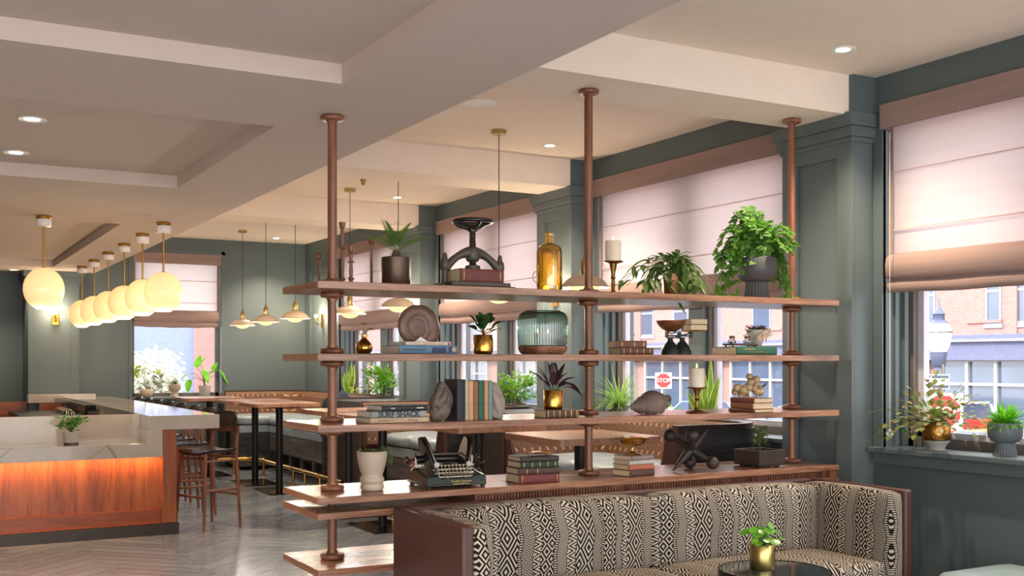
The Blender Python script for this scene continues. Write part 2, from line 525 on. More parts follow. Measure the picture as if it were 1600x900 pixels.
# ------------------------------------------------------------------ shape helpers
class MB:
    def __init__(self):
        self.bm = bmesh.new()

    def box(self, c, s, rot=None):
        m = Matrix.Translation(Vector(c))
        if rot is not None:
            m = m @ Euler(rot).to_matrix().to_4x4()
        m = m @ Matrix.Diagonal((s[0], s[1], s[2], 1))
        bmesh.ops.create_cube(self.bm, size=1.0, matrix=m)
        return self

    def b2(self, a, b):
        return self.box([(p + q) / 2 for p, q in zip(a, b)], [abs(q - p) for p, q in zip(a, b)])

    def ring_tube(self, rings, cap=True):
        bm = self.bm
        rows = [[bm.verts.new(p) for p in r] for r in rings]
        n = len(rows[0])
        for a, b in zip(rows, rows[1:]):
            for i in range(n):
                bm.faces.new((a[i], a[(i + 1) % n], b[(i + 1) % n], b[i]))
        if cap:
            bm.faces.new(rows[0][::-1])
            bm.faces.new(rows[-1])
        return self

    def tube(self, pts, r, n=8, cap=True, squash=None):
        pts = [Vector(p) for p in pts]
        rr = r if isinstance(r, (list, tuple)) else [r] * len(pts)
        t0 = (pts[1] - pts[0]).normalized()
        up = Vector((0, 0, 1)) if abs(t0.z) < 0.9 else Vector((1, 0, 0))
        x = t0.cross(up).normalized()
        rings = []
        for i, p in enumerate(pts):
            t = (pts[min(i + 1, len(pts) - 1)] - pts[max(i - 1, 0)]).normalized()
            x = (x - t * x.dot(t)).normalized()
            y = t.cross(x)
            rings.append([p + (x * math.cos(a) + y * math.sin(a)) * rr[i] for a in [2 * PI * k / n for k in range(n)]])
        if squash:
            rings = [[Vector((q.x * squash[0], q.y * squash[1], q.z * squash[2])) for q in rg] for rg in rings]
        return self.ring_tube(rings, cap)

    def cyl(self, a, b, r, r2=None, n=16):
        return self.tube([a, b], [r, r if r2 is None else r2], n)

    def lathe(self, prof, c=(0, 0, 0), n=32, flute=0, fl_amp=0.0, axis='Z', cap=True):
        rings = []
        for r, z in prof:
            ring = []
            for k in range(n):
                a = 2 * PI * k / n
                q = r * (1 + (fl_amp * math.cos(flute * a) if flute else 0))
                p = (q * math.cos(a), q * math.sin(a), z)
                if axis == 'X':
                    p = (z, p[0], p[1])
                elif axis == 'Y':
                    p = (p[0], z, p[1])
                ring.append(Vector(p) + Vector(c))
            rings.append(ring)
        return self.ring_tube(rings, cap)

    def sph(self, c, r, s=(1, 1, 1), n=14):
        m = Matrix.Translation(Vector(c)) @ Matrix.Diagonal((r * s[0], r * s[1], r * s[2], 1))
        bmesh.ops.create_uvsphere(self.bm, u_segments=n, v_segments=max(6, n * 2 // 3), radius=1.0, matrix=m)
        return self

    def prism(self, pts, d):
        """closed polygon (3-D points) pushed along vector d"""
        d = Vector(d)
        a = [self.bm.verts.new(Vector(p)) for p in pts]
        b = [self.bm.verts.new(Vector(p) + d) for p in pts]
        n = len(a)
        self.bm.faces.new(a)
        self.bm.faces.new(b[::-1])
        for i in range(n):
            self.bm.faces.new((a[i], b[i], b[(i + 1) % n], a[(i + 1) % n]))
        return self

    def torus(self, c, R_, r, n=32, m=10, axis='Z'):
        pts = []
        rings = []
        for i in range(n + 1):
            a = 2 * PI * i / n
            ring = []
            for k in range(m):
                b = 2 * PI * k / m
                p = ((R_ + r * math.cos(b)) * math.cos(a), (R_ + r * math.cos(b)) * math.sin(a), r * math.sin(b))
                if axis == 'X':
                    p = (p[2], p[0], p[1])
                elif axis == 'Y':
                    p = (p[0], p[2], p[1])
                ring.append(Vector(p) + Vector(c))
            rings.append(ring)
        return self.ring_tube(rings, cap=False)

    def leaf(self, p, d, Ln, W, droop=0.3, seg=5, fold=0.15, shape='lance', roll=0.0, side=None):
        p = Vector(p)
        d = Vector(d).normalized()
        if side is not None:
            side = Vector(side) - d * Vector(side).dot(d)
        else:
            side = d.cross(Vector((0, 0, 1)))
        if side.length < 0.05:
            side = Vector((math.cos(roll), math.sin(roll), 0))
        side.normalize()
        if roll:
            side = Matrix.Rotation(roll, 3, d) @ side
        rows = []
        cur = p.copy()
        dd = d.copy()
        bm = self.bm
        for i in range(seg + 1):
            t = i / seg
            if shape == 'lance':
                w = math.sin(PI * min(1, t ** 0.8)) ** 0.9
            elif shape == 'round':
                w = math.sqrt(max(0, 1 - (2 * t - 1) ** 2))
            elif shape == 'obov':
                w = math.sqrt(max(0, math.sin(PI * t ** 1.5)))
            elif shape == 'sword':
                w = (0.55 + 0.45 * math.sin(PI * t * 0.9)) * (1 - t ** 4)
            elif shape == 'heart':
                w = math.sqrt(max(0, math.sin(PI * t ** 0.55)))
            else:
                w = 1 - t
            w = max(w, 0.02) * W / 2
            nrm = side.cross(dd).normalized()
            rows.append((bm.verts.new(cur - side * w + nrm * w * fold), bm.verts.new(cur), bm.verts.new(cur + side * w + nrm * w * fold)))
            dd = (dd + Vector((0, 0, -droop / seg))).normalized()
            cur = cur + dd * (Ln / seg)
        for a, b in zip(rows, rows[1:]):
            bm.faces.new((a[0], a[1], b[1], b[0]))
            bm.faces.new((a[1], a[2], b[2], b[1]))
        return cur

    def clamp(self, f):
        for v in self.bm.verts:
            v.co = Vector(f(*v.co))
        return self

    def rest(self, zmin=0.0015, ymin=None):
        for v in self.bm.verts:
            if v.co.z < zmin and (ymin is None or v.co.y > ymin):
                v.co.z = zmin
        return self

    def build(self, name, mat, parent=None, smooth=True, bevel=0.0, ang=35, loc=None):
        bmesh.ops.recalc_face_normals(self.bm, faces=self.bm.faces)
        me = bpy.data.meshes.new(name)
        self.bm.to_mesh(me)
        self.bm.free()
        me.materials.append(M[mat] if isinstance(mat, str) and mat in M else (L[mat[2:]] if isinstance(mat, str) else mat))
        if smooth:
            for p in me.polygons:
                p.use_smooth = True
            me.set_sharp_from_angle(angle=R(ang))
        o = bpy.data.objects.new(name, me)
        COL.objects.link(o)
        if parent:
            o.parent = parent
        if loc:
            o.location = loc
        if bevel:
            md = o.modifiers.new('bevel', 'BEVEL')
            md.width = bevel
            md.segments = 2
            md.limit_method = 'ANGLE'
            md.angle_limit = R(40)
        return o


def tag(o, label, cat, group=None, kind=None):
    o['label'] = label
    o['category'] = cat
    if group:
        o['group'] = group
    if kind:
        o['kind'] = kind
    return o


def thing(name, label, cat, loc=(0, 0, 0), rz=0.0, group=None, rot=None):
    o = bpy.data.objects.new(name, None)
    o.empty_display_size = 0.1
    COL.objects.link(o)
    o.location = loc
    o.rotation_euler = rot if rot else (0, 0, rz)
    return tag(o, label, cat, group)


def struct(name, mb, mat, label, cat, smooth=False, bevel=0.0, parent=None):
    o = mb.build(name, mat, parent, smooth, bevel)
    if not parent:
        tag(o, label, cat, None, 'structure')
    return o


def kids(o):
    return [c for c in bpy.data.objects if c.parent == o]


def dup(root, loc, rz, label, group=None, scale=None):
    r = root.copy()
    COL.objects.link(r)
    r.location = loc
    r.rotation_euler = (0, 0, rz)
    if scale:
        r.scale = (scale,) * 3
    r['label'] = label
    if group:
        r['group'] = group
    for ch in kids(root):
        c = ch.copy()
        COL.objects.link(c)
        c.parent = r
        for g in kids(ch):
            d = g.copy()
            COL.objects.link(d)
            d.parent = c
    return r


def text(body, size, loc, rot, mat, parent, name='lettering', depth=0.0008, sx=1.0, spacing=1.0, bold=0.0):
    cu = bpy.data.curves.new(name, 'FONT')
    cu.body = body
    cu.size = size
    cu.align_x = 'CENTER'
    cu.align_y = 'CENTER'
    cu.extrude = depth
    cu.offset = bold
    cu.space_character = spacing
    tmp = bpy.data.objects.new(name, cu)
    COL.objects.link(tmp)
    me = bpy.data.meshes.new_from_object(tmp.evaluated_get(bpy.context.evaluated_depsgraph_get()))
    bpy.data.objects.remove(tmp)
    me.name = name
    me.materials.clear()
    me.materials.append(M[mat])
    o = bpy.data.objects.new(name, me)
    COL.objects.link(o)
    o.parent = parent
    o.location = loc
    o.rotation_euler = rot
    o.scale = (sx, 1, 1)
    return o


def rnd(a, b):
    return random.uniform(a, b)


# ------------------------------------------------------------------ the room
XW, YB = 5.44, 16.32          # inner faces of the window wall and of the back wall
ZS, ZC = 2.80, 3.37           # soffit over the bar, ceiling along the windows
PIL = [(4.975, 5.60), (8.30, 8.91), (11.60, 12.21)]     # pilasters on the window wall
OPEN = [(2.44, 4.89), (5.75, 8.19), (9.05, 11.49), (12.36, 14.80)]   # window openings

# chevron / herringbone plank floor
fl = MB()
bm = fl.bm
PW, PL_ = 0.145, 0.87
floor_cols = []
c45 = math.sqrt(0.5)


def plank(ax, ay, horizontal):
    g = 0.0045
    if horizontal:
        q = [(ax + g, ay + g), (ax + PL_ - g, ay + g), (ax + PL_ - g, ay + PW - g), (ax + g, ay + PW - g)]
    else:
        q = [(ax + g, ay + g), (ax + PW - g, ay + g), (ax + PW - g, ay + PL_ - g), (ax + g, ay + PL_ - g)]
    w = [((x - y) * c45 + 2.0, (x + y) * c45 + 1.0) for x, y in q]
    cx, cy = sum(p[0] for p in w) / 4, sum(p[1] for p in w) / 4
    if -4.5 < cx < 6.2 and -1.0 < cy < 17.5:
        f = bm.faces.new([bm.verts.new((x, y, 0.0)) for x, y in w])
        floor_cols.append(random.random())


nrep = int(PL_ / PW)
for i in range(-120, 160):
    for j in range(-12, 14):
        bx_ = i * PW + j * PL_ * 1.0
        by_ = i * PW - j * PL_ * 1.0
        plank(bx_, by_, True)
        plank(bx_ - PW, by_ + 0.0, False)
fl_me = bpy.data.meshes.new('floor')
bm.to_mesh(fl_me)
bm.free()
att = fl_me.color_attributes.new('plank', 'FLOAT_COLOR', 'CORNER')
for p, v in zip(fl_me.polygons, floor_cols):
    for li in p.loop_indices:
        att.data[li].color = (v, v, v, 1)
nt = NT('grey_plank_floor')
va = nt.n('ShaderNodeVertexColor', layer_name='plank')
fv = nt.coords((1, 1, 1), rot=(0, 0, R(45)))
fn = nt.noise(nt.coords((2, 12, 1), rot=(0, 0, R(45))), 1.0, 3)
fac = nt.math('MULTIPLY_ADD', fn, 0.5, nt.math('MULTIPLY', va.outputs['Color'], 0.5))
fcol = nt.ramp(fac, [(0.2, '#777d85'), (0.5, '#838a93'), (0.85, '#9097a0')])
fl_me.materials.append(nt.done(nt.bsdf(fcol, nt.math('MULTIPLY_ADD', fn, 0.10, 0.13), 0, 0.7)))
fo = bpy.data.objects.new('floor', fl_me)
COL.objects.link(fo)
tag(fo, 'grey herringbone wood plank floor', 'floor', None, 'structure')
sub = MB().b2((-7, -2.5, -0.25), (5.9, 17.5, -0.002))
struct('floor.001', sub, paint('pale_floor_joint', '#b9b6b2', 0.5), 'pale joint bed under the grey floor planks', 'floor')

# ceiling left: soffit with sunk coffers
COFF = [(-2.5, 1.72, 1.9, 4.65), (-2.5, 1.72, 5.67, 8.03), (-2.5, 1.72, 10.36, 15.5)]
cl = MB()
ys = [-2.5]
for c in COFF:
    ys += [c[2], c[3]]
ys.append(17.1)
for k in range(0, len(ys), 2):
    cl.b2((-7, ys[k], ZS), (2.35, ys[k + 1], ZS + 0.09))
for c in COFF:
    cl.b2((1.72, c[2], ZS), (2.35, c[3], ZS + 0.09))
    cl.b2((-7, c[2], ZS), (-2.5, c[3], ZS + 0.09))
cl.b2((-7, -2.5, ZS + 0.09), (2.35, 17.1, ZS + 0.2))
cl.b2((2.25, -2.5, ZS + 0.2), (2.35, 17.1, ZC + 0.1))
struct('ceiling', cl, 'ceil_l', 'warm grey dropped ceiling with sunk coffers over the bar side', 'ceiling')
cr = MB().b2((2.35, -2.5, ZC), (5.9, 17.1, ZC + 0.15))
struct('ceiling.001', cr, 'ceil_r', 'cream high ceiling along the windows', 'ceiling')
for k, y in enumerate((1.68, 4.99, 8.30, 11.61)):
    b = MB().b2((2.35, y, 3.12), (5.24, y + 0.49, ZC))
    struct('trim_%d' % (k + 1), b, 'ceil_r', ['cream ceiling beam before the stop sign window', 'cream ceiling beam that the shelf posts reach up to',
           'cream ceiling beam behind the shelf posts', 'cream ceiling beam closest to the back wall'][k], 'beam')
# window wall
ww = MB()
ww.b2((XW, -2.5, -0.2), (5.86, YB + 0.5, 0.97))
ww.b2((XW, -2.5, 3.18), (5.86, YB + 0.5, ZC + 0.1))
piers = [(-2.5, -0.87), (1.58, 2.44), (4.89, 5.75), (8.19, 9.05), (11.49, 12.36), (14.80, YB + 0.5)]
for a, b in piers:
    ww.b2((XW, a, 0.97), (5.86, b, 3.18))
struct('wall_right', ww, 'green', 'slate green wall with the tall windows', 'wall')
# back wall
bw = MB()
WX = (2.867, 4.142)
BZ = (1.03, 3.14)
bw.b2((1.5, YB, -0.2), (WX[0], YB + 0.4, ZC + 0.1))
bw.b2((WX[1], YB, -0.2), (XW + 0.02, YB + 0.4, ZC + 0.1))
bw.b2((WX[0], YB, -0.2), (WX[1], YB + 0.4, BZ[0]))
bw.b2((WX[0], YB, BZ[1]), (WX[1], YB + 0.4, ZC + 0.1))
bw.b2((-7, 17.0, -0.2), (1.5, 17.3, ZC))
struct('wall_back', bw, 'green', 'slate green back wall with one window', 'wall')
struct('wall_left', MB().b2((-7.2, -2.5, -0.2), (-7, 17.3, ZC)), paint('pale_far_wall', '#b3a99e', 0.8), 'pale side wall far beyond the bar', 'wall')


def pilaster(name, label, y0, y1, x0=5.25, ztop=2.95, zc=3.13, x1=XW + 0.02):
    root = thing(name, label, 'pilaster')
    root['kind'] = 'structure'
    p = MB()
    d = 0.022
    p.b2((x0 + d, y0 + 0.01, 0), (x1, y1 - 0.01, ztop))
    w = 0.13
    p.b2((x0, y0, 0), (x0 + d + 0.002, y0 + w, ztop))
    p.b2((x0, y1 - w, 0), (x0 + d + 0.002, y1, ztop))
    p.b2((x0, y0 + w, 2.86), (x0 + d + 0.002, y1 - w, ztop))
    p.b2((x0, y0 + w, 0), (x0 + d + 0.002, y1 - w, 0.35))
    p.b2((x0 + d, y0, 0), (x1, y0 + 0.012, ztop))
    p.b2((x0 + d, y1 - 0.012, 0), (x1, y1, ztop))
    p.build('pilaster_shaft', 'green', root, False)
    c = MB()
    c.b2((x0 - 0.013, y0 - 0.013, ztop), (x1, y1 + 0.013, ztop + 0.03))
    c.b2((x0 - 0.03, y0 - 0.03, ztop + 0.03), (x1, y1 + 0.03, ztop + 0.095))
    c.b2((x0 - 0.05, y0 - 0.05, ztop + 0.095), (x1, y1 + 0.05, zc))
    c.build('pilaster_capital', 'green', root, False, 0.003)
    n = MB().b2((x0 - 0.01, y0 - 0.02, zc), (x1, y1 - 0.08, ZC))
    n.build('pilaster_neck', 'green', root, False)
    return root


for k, (a, b) in enumerate(PIL):
    pilaster('trim_%d' % (5 + k), ['slate green panelled pilaster where the shelves meet the wall', 'slate green panelled pilaster behind the amber bottle',
             'slate green panelled pilaster behind the sago palm pot'][k], a, b)
# panel moulding on the far end of the window wall
pm = MB()
for a, b, z0, z1 in ((14.95, 15.02, 0.3, 2.96), (16.02, 16.09, 0.3, 2.96), (15.02, 16.02, 2.89, 2.96), (15.02, 16.02, 0.3, 0.37)):
    pm.b2((XW - 0.018, a, z0), (XW + 0.01, b, z1))
struct('trim_8', pm, 'green', 'raised panel frame on the wall beside the far corner sconce', 'moulding')


# back pilaster by the bar, facing the room
def back_pilaster():
    root = thing('trim_9', 'slate green pilaster with sconce on the back wall behind the globes', 'pilaster')
    root['kind'] = 'structure'
    x0, x1, y0 = 1.483, 2.135, 16.22
    p = MB().b2((x0, y0 + 0.02, 0), (x1, 17.0, 2.62))
    w = 0.11
    p.b2((x0, y0, 0), (x0 + w, y0 + 0.03, 2.62))
    p.b2((x1 - w, y0, 0), (x1, y0 + 0.03, 2.62))
    p.b2((x0 + w, y0, 2.48), (x1 - w, y0 + 0.03, 2.62))
    p.b2((x0 + w, y0, 0.3), (x1 - w, y0 + 0.03, 1.36))
    p.build('pilaster_shaft', 'green', root, False)
    c = MB()
    c.b2((x0 - 0.02, y0 - 0.02, 2.62), (x1 + 0.02, 17.0, 2.66))
    c.b2((x0 - 0.04, y0 - 0.04, 2.66), (x1 + 0.05, 17.0, 2.72))
    c.b2((x0 - 0.06, y0 - 0.06, 2.72), (x1 + 0.08, 17.0, 2.80))
    c.build('pilaster_capital', 'green', root, False, 0.003)


back_pilaster()


# windows -------------------------------------------------------------
def side_window(k, y0, y1, label):
    root = thing('window_%d' % k, label, 'window')
    root['kind'] = 'structure'
    z0, z1 = 1.0, 3.18
    j = MB()           # stepped jamb linings and stops
    for a, s in ((y0, 1), (y1, -1)):
        j.b2((XW - 0.012, a - s * 0.07, z0), (XW + 0.02, a, z1 + 0.0))
        j.b2((5.53, a - s * 0.01, z0), (5.56, a + s * 0.018, z1))
        j.b2((5.60, a - s * 0.01, z0), (5.635, a + s * 0.03, z1))
    j.build('jamb_lining', 'green', root, False)
    f = MB()
    fw = 0.05
    ym = (y0 + y1) / 2
    for a, b in ((y0 - 0.01, y0 + fw), (y1 - fw, y1 + 0.01), (ym - 0.105, ym + 0.105)):
        f.b2((5.66, a, z0), (5.76, b, z1))
    f.b2((5.66, y0, z0 - 0.02), (5.76, y1, z0 + 0.07))
    f.b2((5.66, y0, z1 - 0.06), (5.76, y1, z1 + 0.01))
    fob = f.build('window_frame', 'frame', root, False, 0.004)
    g = MB().b2((5.61, ym - 0.07, z0 + 0.01), (5.67, ym + 0.105, z1))
    g.build('mullion_cover', 'green', root, False, 0.003)
    s = MB()
    for a, b in ((y0 + fw, ym - 0.105), (ym + 0.105, y1 - fw)):
        for c, d in ((a, a + 0.045), (b - 0.045, b)):
            s.b2((5.70, c, z0 + 0.07), (5.75, d, z1 - 0.06))
        s.b2((5.70, a, z0 + 0.07), (5.75, b, z0 + 0.105))
        s.b2((5.70, a, 2.12), (5.75, b, 2.155))
    s.build('sash', 'sash', fob, False)
    for a, b in ((y0 + fw, ym - 0.105), (ym + 0.105, y1 - fw)):
        MB().b2((5.722, a + 0.02, z0 + 0.08), (5.726, b - 0.02, z1 - 0.07)).build('pane', 'glass', fob, False)
    sl = MB().b2((5.36, y0 - 0.06, 0.975), (5.70, y1 + 0.06, 1.008))
    sl.build('window_sill', 'green', root, False, 0.006)
    ap = MB().b2((5.39, y0 - 0.035, 0.905), (5.45, y1 + 0.035, 0.975))
    ap.build('sill_apron', 'green', root, False, 0.003)
    return root


wl = ['window with the stop sign and street lamp outside', 'window behind the trailing shelf plants', 'window behind the cast iron press',
      'window in the far corner behind the bar-side shelf post']
for k, (a, b) in enumerate(OPEN):
    side_window(k + 1, a, b, wl[k])


def back_window():
    root = thing('window_5', 'back wall window with three plants on its sill', 'window')
    root['kind'] = 'structure'
    x0, x1 = WX
    z0, z1 = BZ
    f = MB()
    y = YB + 0.16
    for a, b in ((x0 - 0.01, x0 + 0.055), (x1 - 0.055, x1 + 0.01)):
        f.b2((a, y, z0), (b, y + 0.08, z1))
    f.b2((x0, y, z0), (x1, y + 0.08, z0 + 0.06))
    f.b2((x0, y, z1 - 0.05), (x1, y + 0.08, z1))
    fob = f.build('window_frame', 'frame', root, False, 0.004)
    j = MB()
    for a, b in ((x0 - 0.05, x0), (x1, x1 + 0.05)):
        j.b2((a, YB - 0.015, z0 - 0.02), (b, YB + 0.02, z1 + 0.05))
    j.b2((x0 - 0.05, YB - 0.015, z1), (x1 + 0.05, YB + 0.02, z1 + 0.05))
    j.build('jamb_lining', 'green', root, False)
    MB().b2((x0 + 0.03, y + 0.04, z0 + 0.03), (x1 - 0.03, y + 0.044, z1 - 0.03)).build('pane', 'glass', fob, False)
    MB().b2((x0 - 0.06, YB - 0.08, z0 - 0.03), (x1 + 0.06, y, z0 + 0.004)).build('window_sill', 'green', root, False, 0.005)


back_window()


# roman blinds ---------------------------------------------------------
def roman_blind(label, length, loc, rz, ztop, zbot, w_over=0.0):
    """local x along the window, local -y into the room"""
    root = thing('roman_blind', label, 'blind', loc, rz)
    h = length / 2
    v = MB()
    v.b2((-h, -0.075, ztop - 0.155), (h, -0.045, ztop))
    v.b2((-h, -0.06, ztop - 0.155), (-h + 0.02, 0.03, ztop))
    v.b2((h - 0.02, -0.06, ztop - 0.155), (h, 0.03, ztop))
    v.b2((-h, -0.06, ztop - 0.02), (h, 0.03, ztop))
    v.build('valance', 'linen_d', root, False, 0.004)
    # the sheet: profile down the blind, then folds
    H = ztop - 0.15 - zbot
    prof = [(0.015, ztop - 0.10)]
    zz = ztop - 0.10
    for q in (0.27, 0.62):
        z = ztop - 0.15 - H * q
        prof += [(0.015, z + 0.012), (-0.006, z + 0.003), (0.015, z - 0.004)]
    zf = zbot + 0.22
    prof += [(0.012, zf + 0.02)]
    sh = MB()
    n = 22
    rows = []
    for dy, z in prof:
        rows.append([sh.bm.verts.new((-h + 0.035 + (2 * h - 0.07) * i / n, dy, z)) for i in range(n + 1)])
    for a, b in zip(rows, rows[1:]):
        for i in range(n):
            sh.bm.faces.new((a[i], a[i + 1], b[i + 1], b[i]))
    sh.build('blind_sheet', 'linen', root, True)
    # stacked folds at the bottom, sagging in the middle
    fo_ = MB()
    for top, bot, off in ((zf + 0.03, zbot + 0.085, -0.030), (zbot + 0.10, zbot, -0.012)):
        pr = [(0.005, top), (off - 0.01, top - 0.03), (off - 0.018, (top + bot) / 2), (off - 0.015, bot + 0.015), (off, bot), (off + 0.02, bot + 0.012), (0.01, top - 0.02)]
        rows = []
        for dy, z in pr:
            r = []
            for i in range(n + 1):
                t = i / n
                sag = -0.012 * math.sin(PI * t) + 0.003 * math.sin(t * 23 + top * 9)
                r.append(fo_.bm.verts.new((-h + 0.022 + (2 * h - 0.044) * t, dy, z + sag * (0.4 if dy > 0 else 1))))
            rows.append(r)
        for a, b in zip(rows, rows[1:]):
            for i in range(n):
                fo_.bm.faces.new((a[i], a[i + 1], b[i + 1], b[i]))
    fo_.build('bottom_folds', 'linen_d', root, True, ang=60)
    for s in (-1, 1):
        MB().b2((s * (h - 0.03) - 0.018, -0.005, zbot + 0.2), (s * (h - 0.03) + 0.018, 0.0, ztop - 0.14)).build('side_hem', 'linen_d', root, False)
    return root


bl = ['blush roman blind over the window with the stop sign outside', 'blush roman blind behind the trailing shelf plants',
      'blush roman blind behind the cast iron press', 'blush roman blind in the far corner, behind the turned candlesticks']
for k, (a, b) in enumerate(OPEN):
    roman_blind(bl[k], b - a - 0.005, (5.475, (a + b) / 2, 0), PI / 2 * -1, 3.178, 1.985)
roman_blind('blush roman blind over the back wall window', 1.27, ((WX[0] + WX[1]) / 2, YB + 0.06, 0), 0, 3.138, 2.06)


# ------------------------------------------------------------------ shelf unit
Y0, Y1 = 4.991, 5.545
SX0, SX1 = 1.728, 5.158
SZ = [1.938, 1.589, 1.243, 0.896, 0.55, 0.20]
PX = (1.899, 3.452, 5.02)
PY = 5.27
TOPS = (2.80, 3.12, 3.12)


def shelf_unit():
    root = thing('shelving_unit', 'tall open walnut shelving unit on round posts dividing the room', 'shelf', ((SX0 + SX1) / 2, PY, 0))
    ox, oy = (SX0 + SX1) / 2, PY

    def L3(a, b):
        return (a[0] - ox, a[1] - oy, a[2]), (b[0] - ox, b[1] - oy, b[2])
    TH = [0.036, 0.036, 0.035, 0.032, 0.034, 0.034]
    for z, t in zip(SZ, TH):
        a, b = L3((SX0, Y0, z - t), (SX1, Y1, z))
        MB().b2(a, b).build('shelf_board', 'walnut', root, False, 0.0025)
    a, b = L3((SX0, Y0, 0.79), (SX1, Y1, 0.822))
    MB().b2(a, b).build('shelf_board', 'walnut', root, False, 0.0025)
    for z, t in zip(list(SZ) + [0.822], TH + [0.032]):      # end grain caps
        a, b = L3((SX0 - 0.0015, Y0 + 0.003, z - t + 0.002), (SX0 + 0.002, Y1 - 0.003, z - 0.002))
        MB().b2(a, b).build('end_lipping', 'walnut_y', root, False)
    # tambour cabinet behind the sofa under the counter
    cab = MB()
    a, b = L3((2.6, Y0 + 0.06, 0.2), (SX1 - 0.01, Y1 - 0.06, 0.865))
    cab.b2(a, b)
    x = 2.62
    while x < SX1 - 0.09:
        p, q = L3((x, Y0 + 0.048, 0.23), (x + 0.011, Y0 + 0.062, 0.85))
        cab.b2(p, q)
        x += 0.019
    p, q = L3((SX1 - 0.06, Y0 + 0.02, 0.2), (SX1, Y0 + 0.1, 0.866))
    cab.b2(p, q)
    cab.build('tambour_cabinet', 'walnut_z', root, False, 0.002)
    for px, zt in zip(PX, TOPS):
        x = px - ox
        c = MB()
        c.cyl((x, 0, 0), (x, 0, zt), 0.0235, n=24)
        po = c.build('post', 'walnut_z', root)

        def disc(z, s):
            MB().lathe([(0.02, z), (0.052, z), (0.060, z + s * 0.006), (0.061, z + s * 0.02), (0.054, z + s * 0.027), (0.032, z + s * 0.028), (0.028, z + s * 0.036), (0.02, z + s * 0.036)], (x, 0, 0), 28).build('flange', 'walnut_z', po, True, ang=50)
        for z, t in zip(SZ, TH):
            disc(z, 1)
            if z > 0.95:
                disc(z - t, -1)
        disc(zt, -1)
        disc(0, 1)
        for z, t in zip(SZ, TH):
            MB().cyl((x, 0, z + 0.034), (x, 0, z + 0.041), 0.0268, n=24).build('collar_ring', 'brass_dull', po)
            if z > 0.95:
                MB().cyl((x, 0, z - t - 0.041), (x, 0, z - t - 0.034), 0.0268, n=24).build('collar_ring', 'brass_dull', po)
    return root


shelf_unit()


# ------------------------------------------------------------------ sofa
def cushion(mb, a, b, r=0.05, puff=0.02, n=9):
    """soft rounded block: superellipsoid-like grid box"""
    a, b = Vector(a), Vector(b)
    c = (a + b) / 2
    h = (b - a) / 2
    bm = mb.bm
    start = len(bm.verts)
    ret = bmesh.ops.create_cube(bm, size=2.0)
    vs_ = ret['verts']
    es = list({e for v in vs_ for e in v.link_edges})
    bmesh.ops.subdivide_edges(bm, edges=es, cuts=n, use_grid_fill=True)
    bm.verts.ensure_lookup_table()
    for v in bm.verts[start:]:
        p = v.co.copy()
        q = Vector((p.x * h.x, p.y * h.y, p.z * h.z))
        inner = Vector([max(-hh + r, min(hh - r, qq)) for hh, qq in zip(h, q)])
        d = q - inner
        if d.length > 1e-6:
            d = d.normalized() * r
        q = inner + d
        for i in range(3):
            j, k = (i + 1) % 3, (i + 2) % 3
            if abs(p[i]) > 0.99:
                q[i] += math.copysign(puff * math.cos(p[j] * PI / 2) * math.cos(p[k] * PI / 2), p[i])
        v.co = c + q
    return mb


def sofa():
    x0, x1, y0, y1, zt = 2.10, 4.905, 4.20, 4.965, 0.838
    root = thing('sofa', 'oxblood leather sofa with black and cream woven upholstery before the shelves', 'sofa', ((x0 + x1) / 2, (y0 + y1) / 2, 0))
    ox, oy = (x0 + x1) / 2, (y0 + y1) / 2

    def T(p):
        return (p[0] - ox, p[1] - oy, p[2])
    for s, xa in ((1, x0), (-1, x1)):
        MB().b2(T((xa, y0, 0.10)), T((xa + s * 0.062, y1, zt))).build('arm_shell', 'leather_br', root, True, 0.014)
    bk = MB().b2(T((x0 + 0.062, y1 - 0.06, 0.10)), T((x1 - 0.062, y1, zt)))
    bk.build('back_shell', 'leather_br', root, True, 0.012)
    fr = MB().b2(T((x0 + 0.06, y0 + 0.04, 0.10)), T((x1 - 0.06, y1 - 0.05, 0.25)))
    fr.build('seat_frame', 'leather_br', root, True, 0.01)
    st = MB()
    for xa in (x0, x1 - 0.062):
        st.tube([T((xa + 0.003, y0 + 0.004, zt - 0.026)), T((xa + 0.003, y1 - 0.01, zt - 0.026))], 0.0022, 6)
        st.tube([T((xa + 0.059, y0 + 0.004, zt - 0.026)), T((xa + 0.059, y1 - 0.01, zt - 0.026))], 0.0022, 6)
        st.tube([T((xa + 0.003, y0 + 0.003, zt - 0.026)), T((xa + 0.003, y0 + 0.003, 0.11))], 0.0022, 6)
    st.build('welt_piping', 'leather_br', root)
    xm = (x0 + x1) / 2 + 0.02
    for a, b in ((x0 + 0.17, xm), (xm, x1 - 0.17)):
        m = cushion(MB(), T((a + 0.001, y1 - 0.225, 0.42)), T((b - 0.001, y1 - 0.055, zt - 0.012)), 0.035, 0.02)
        m.build('back_cushion', 'weave_b', root, ang=80)
        m = cushion(MB(), T((a + 0.001, y0 + 0.02, 0.25)), T((b - 0.001, y1 - 0.19, 0.455)), 0.045, 0.02)
        m.build('seat_cushion', 'weave_s', root, ang=80)
    for a, b in ((x0 + 0.055, x0 + 0.172), (x1 - 0.172, x1 - 0.055)):
        m = cushion(MB(), T((a, y0 + 0.012, 0.26)), T((b, y1 - 0.06, zt - 0.012)), 0.03, 0.012)
        m.build('arm_cushion', 'weave_a', root, ang=80)
    for x in (x0 + 0.08, x1 - 0.08):
        for y in (y0 + 0.08, y1 - 0.08):
            MB().cyl(T((x, y, 0)), T((x, y, 0.105)), 0.018, 0.026).build('leg', 'stool_wood', root)
    return root


sofa()


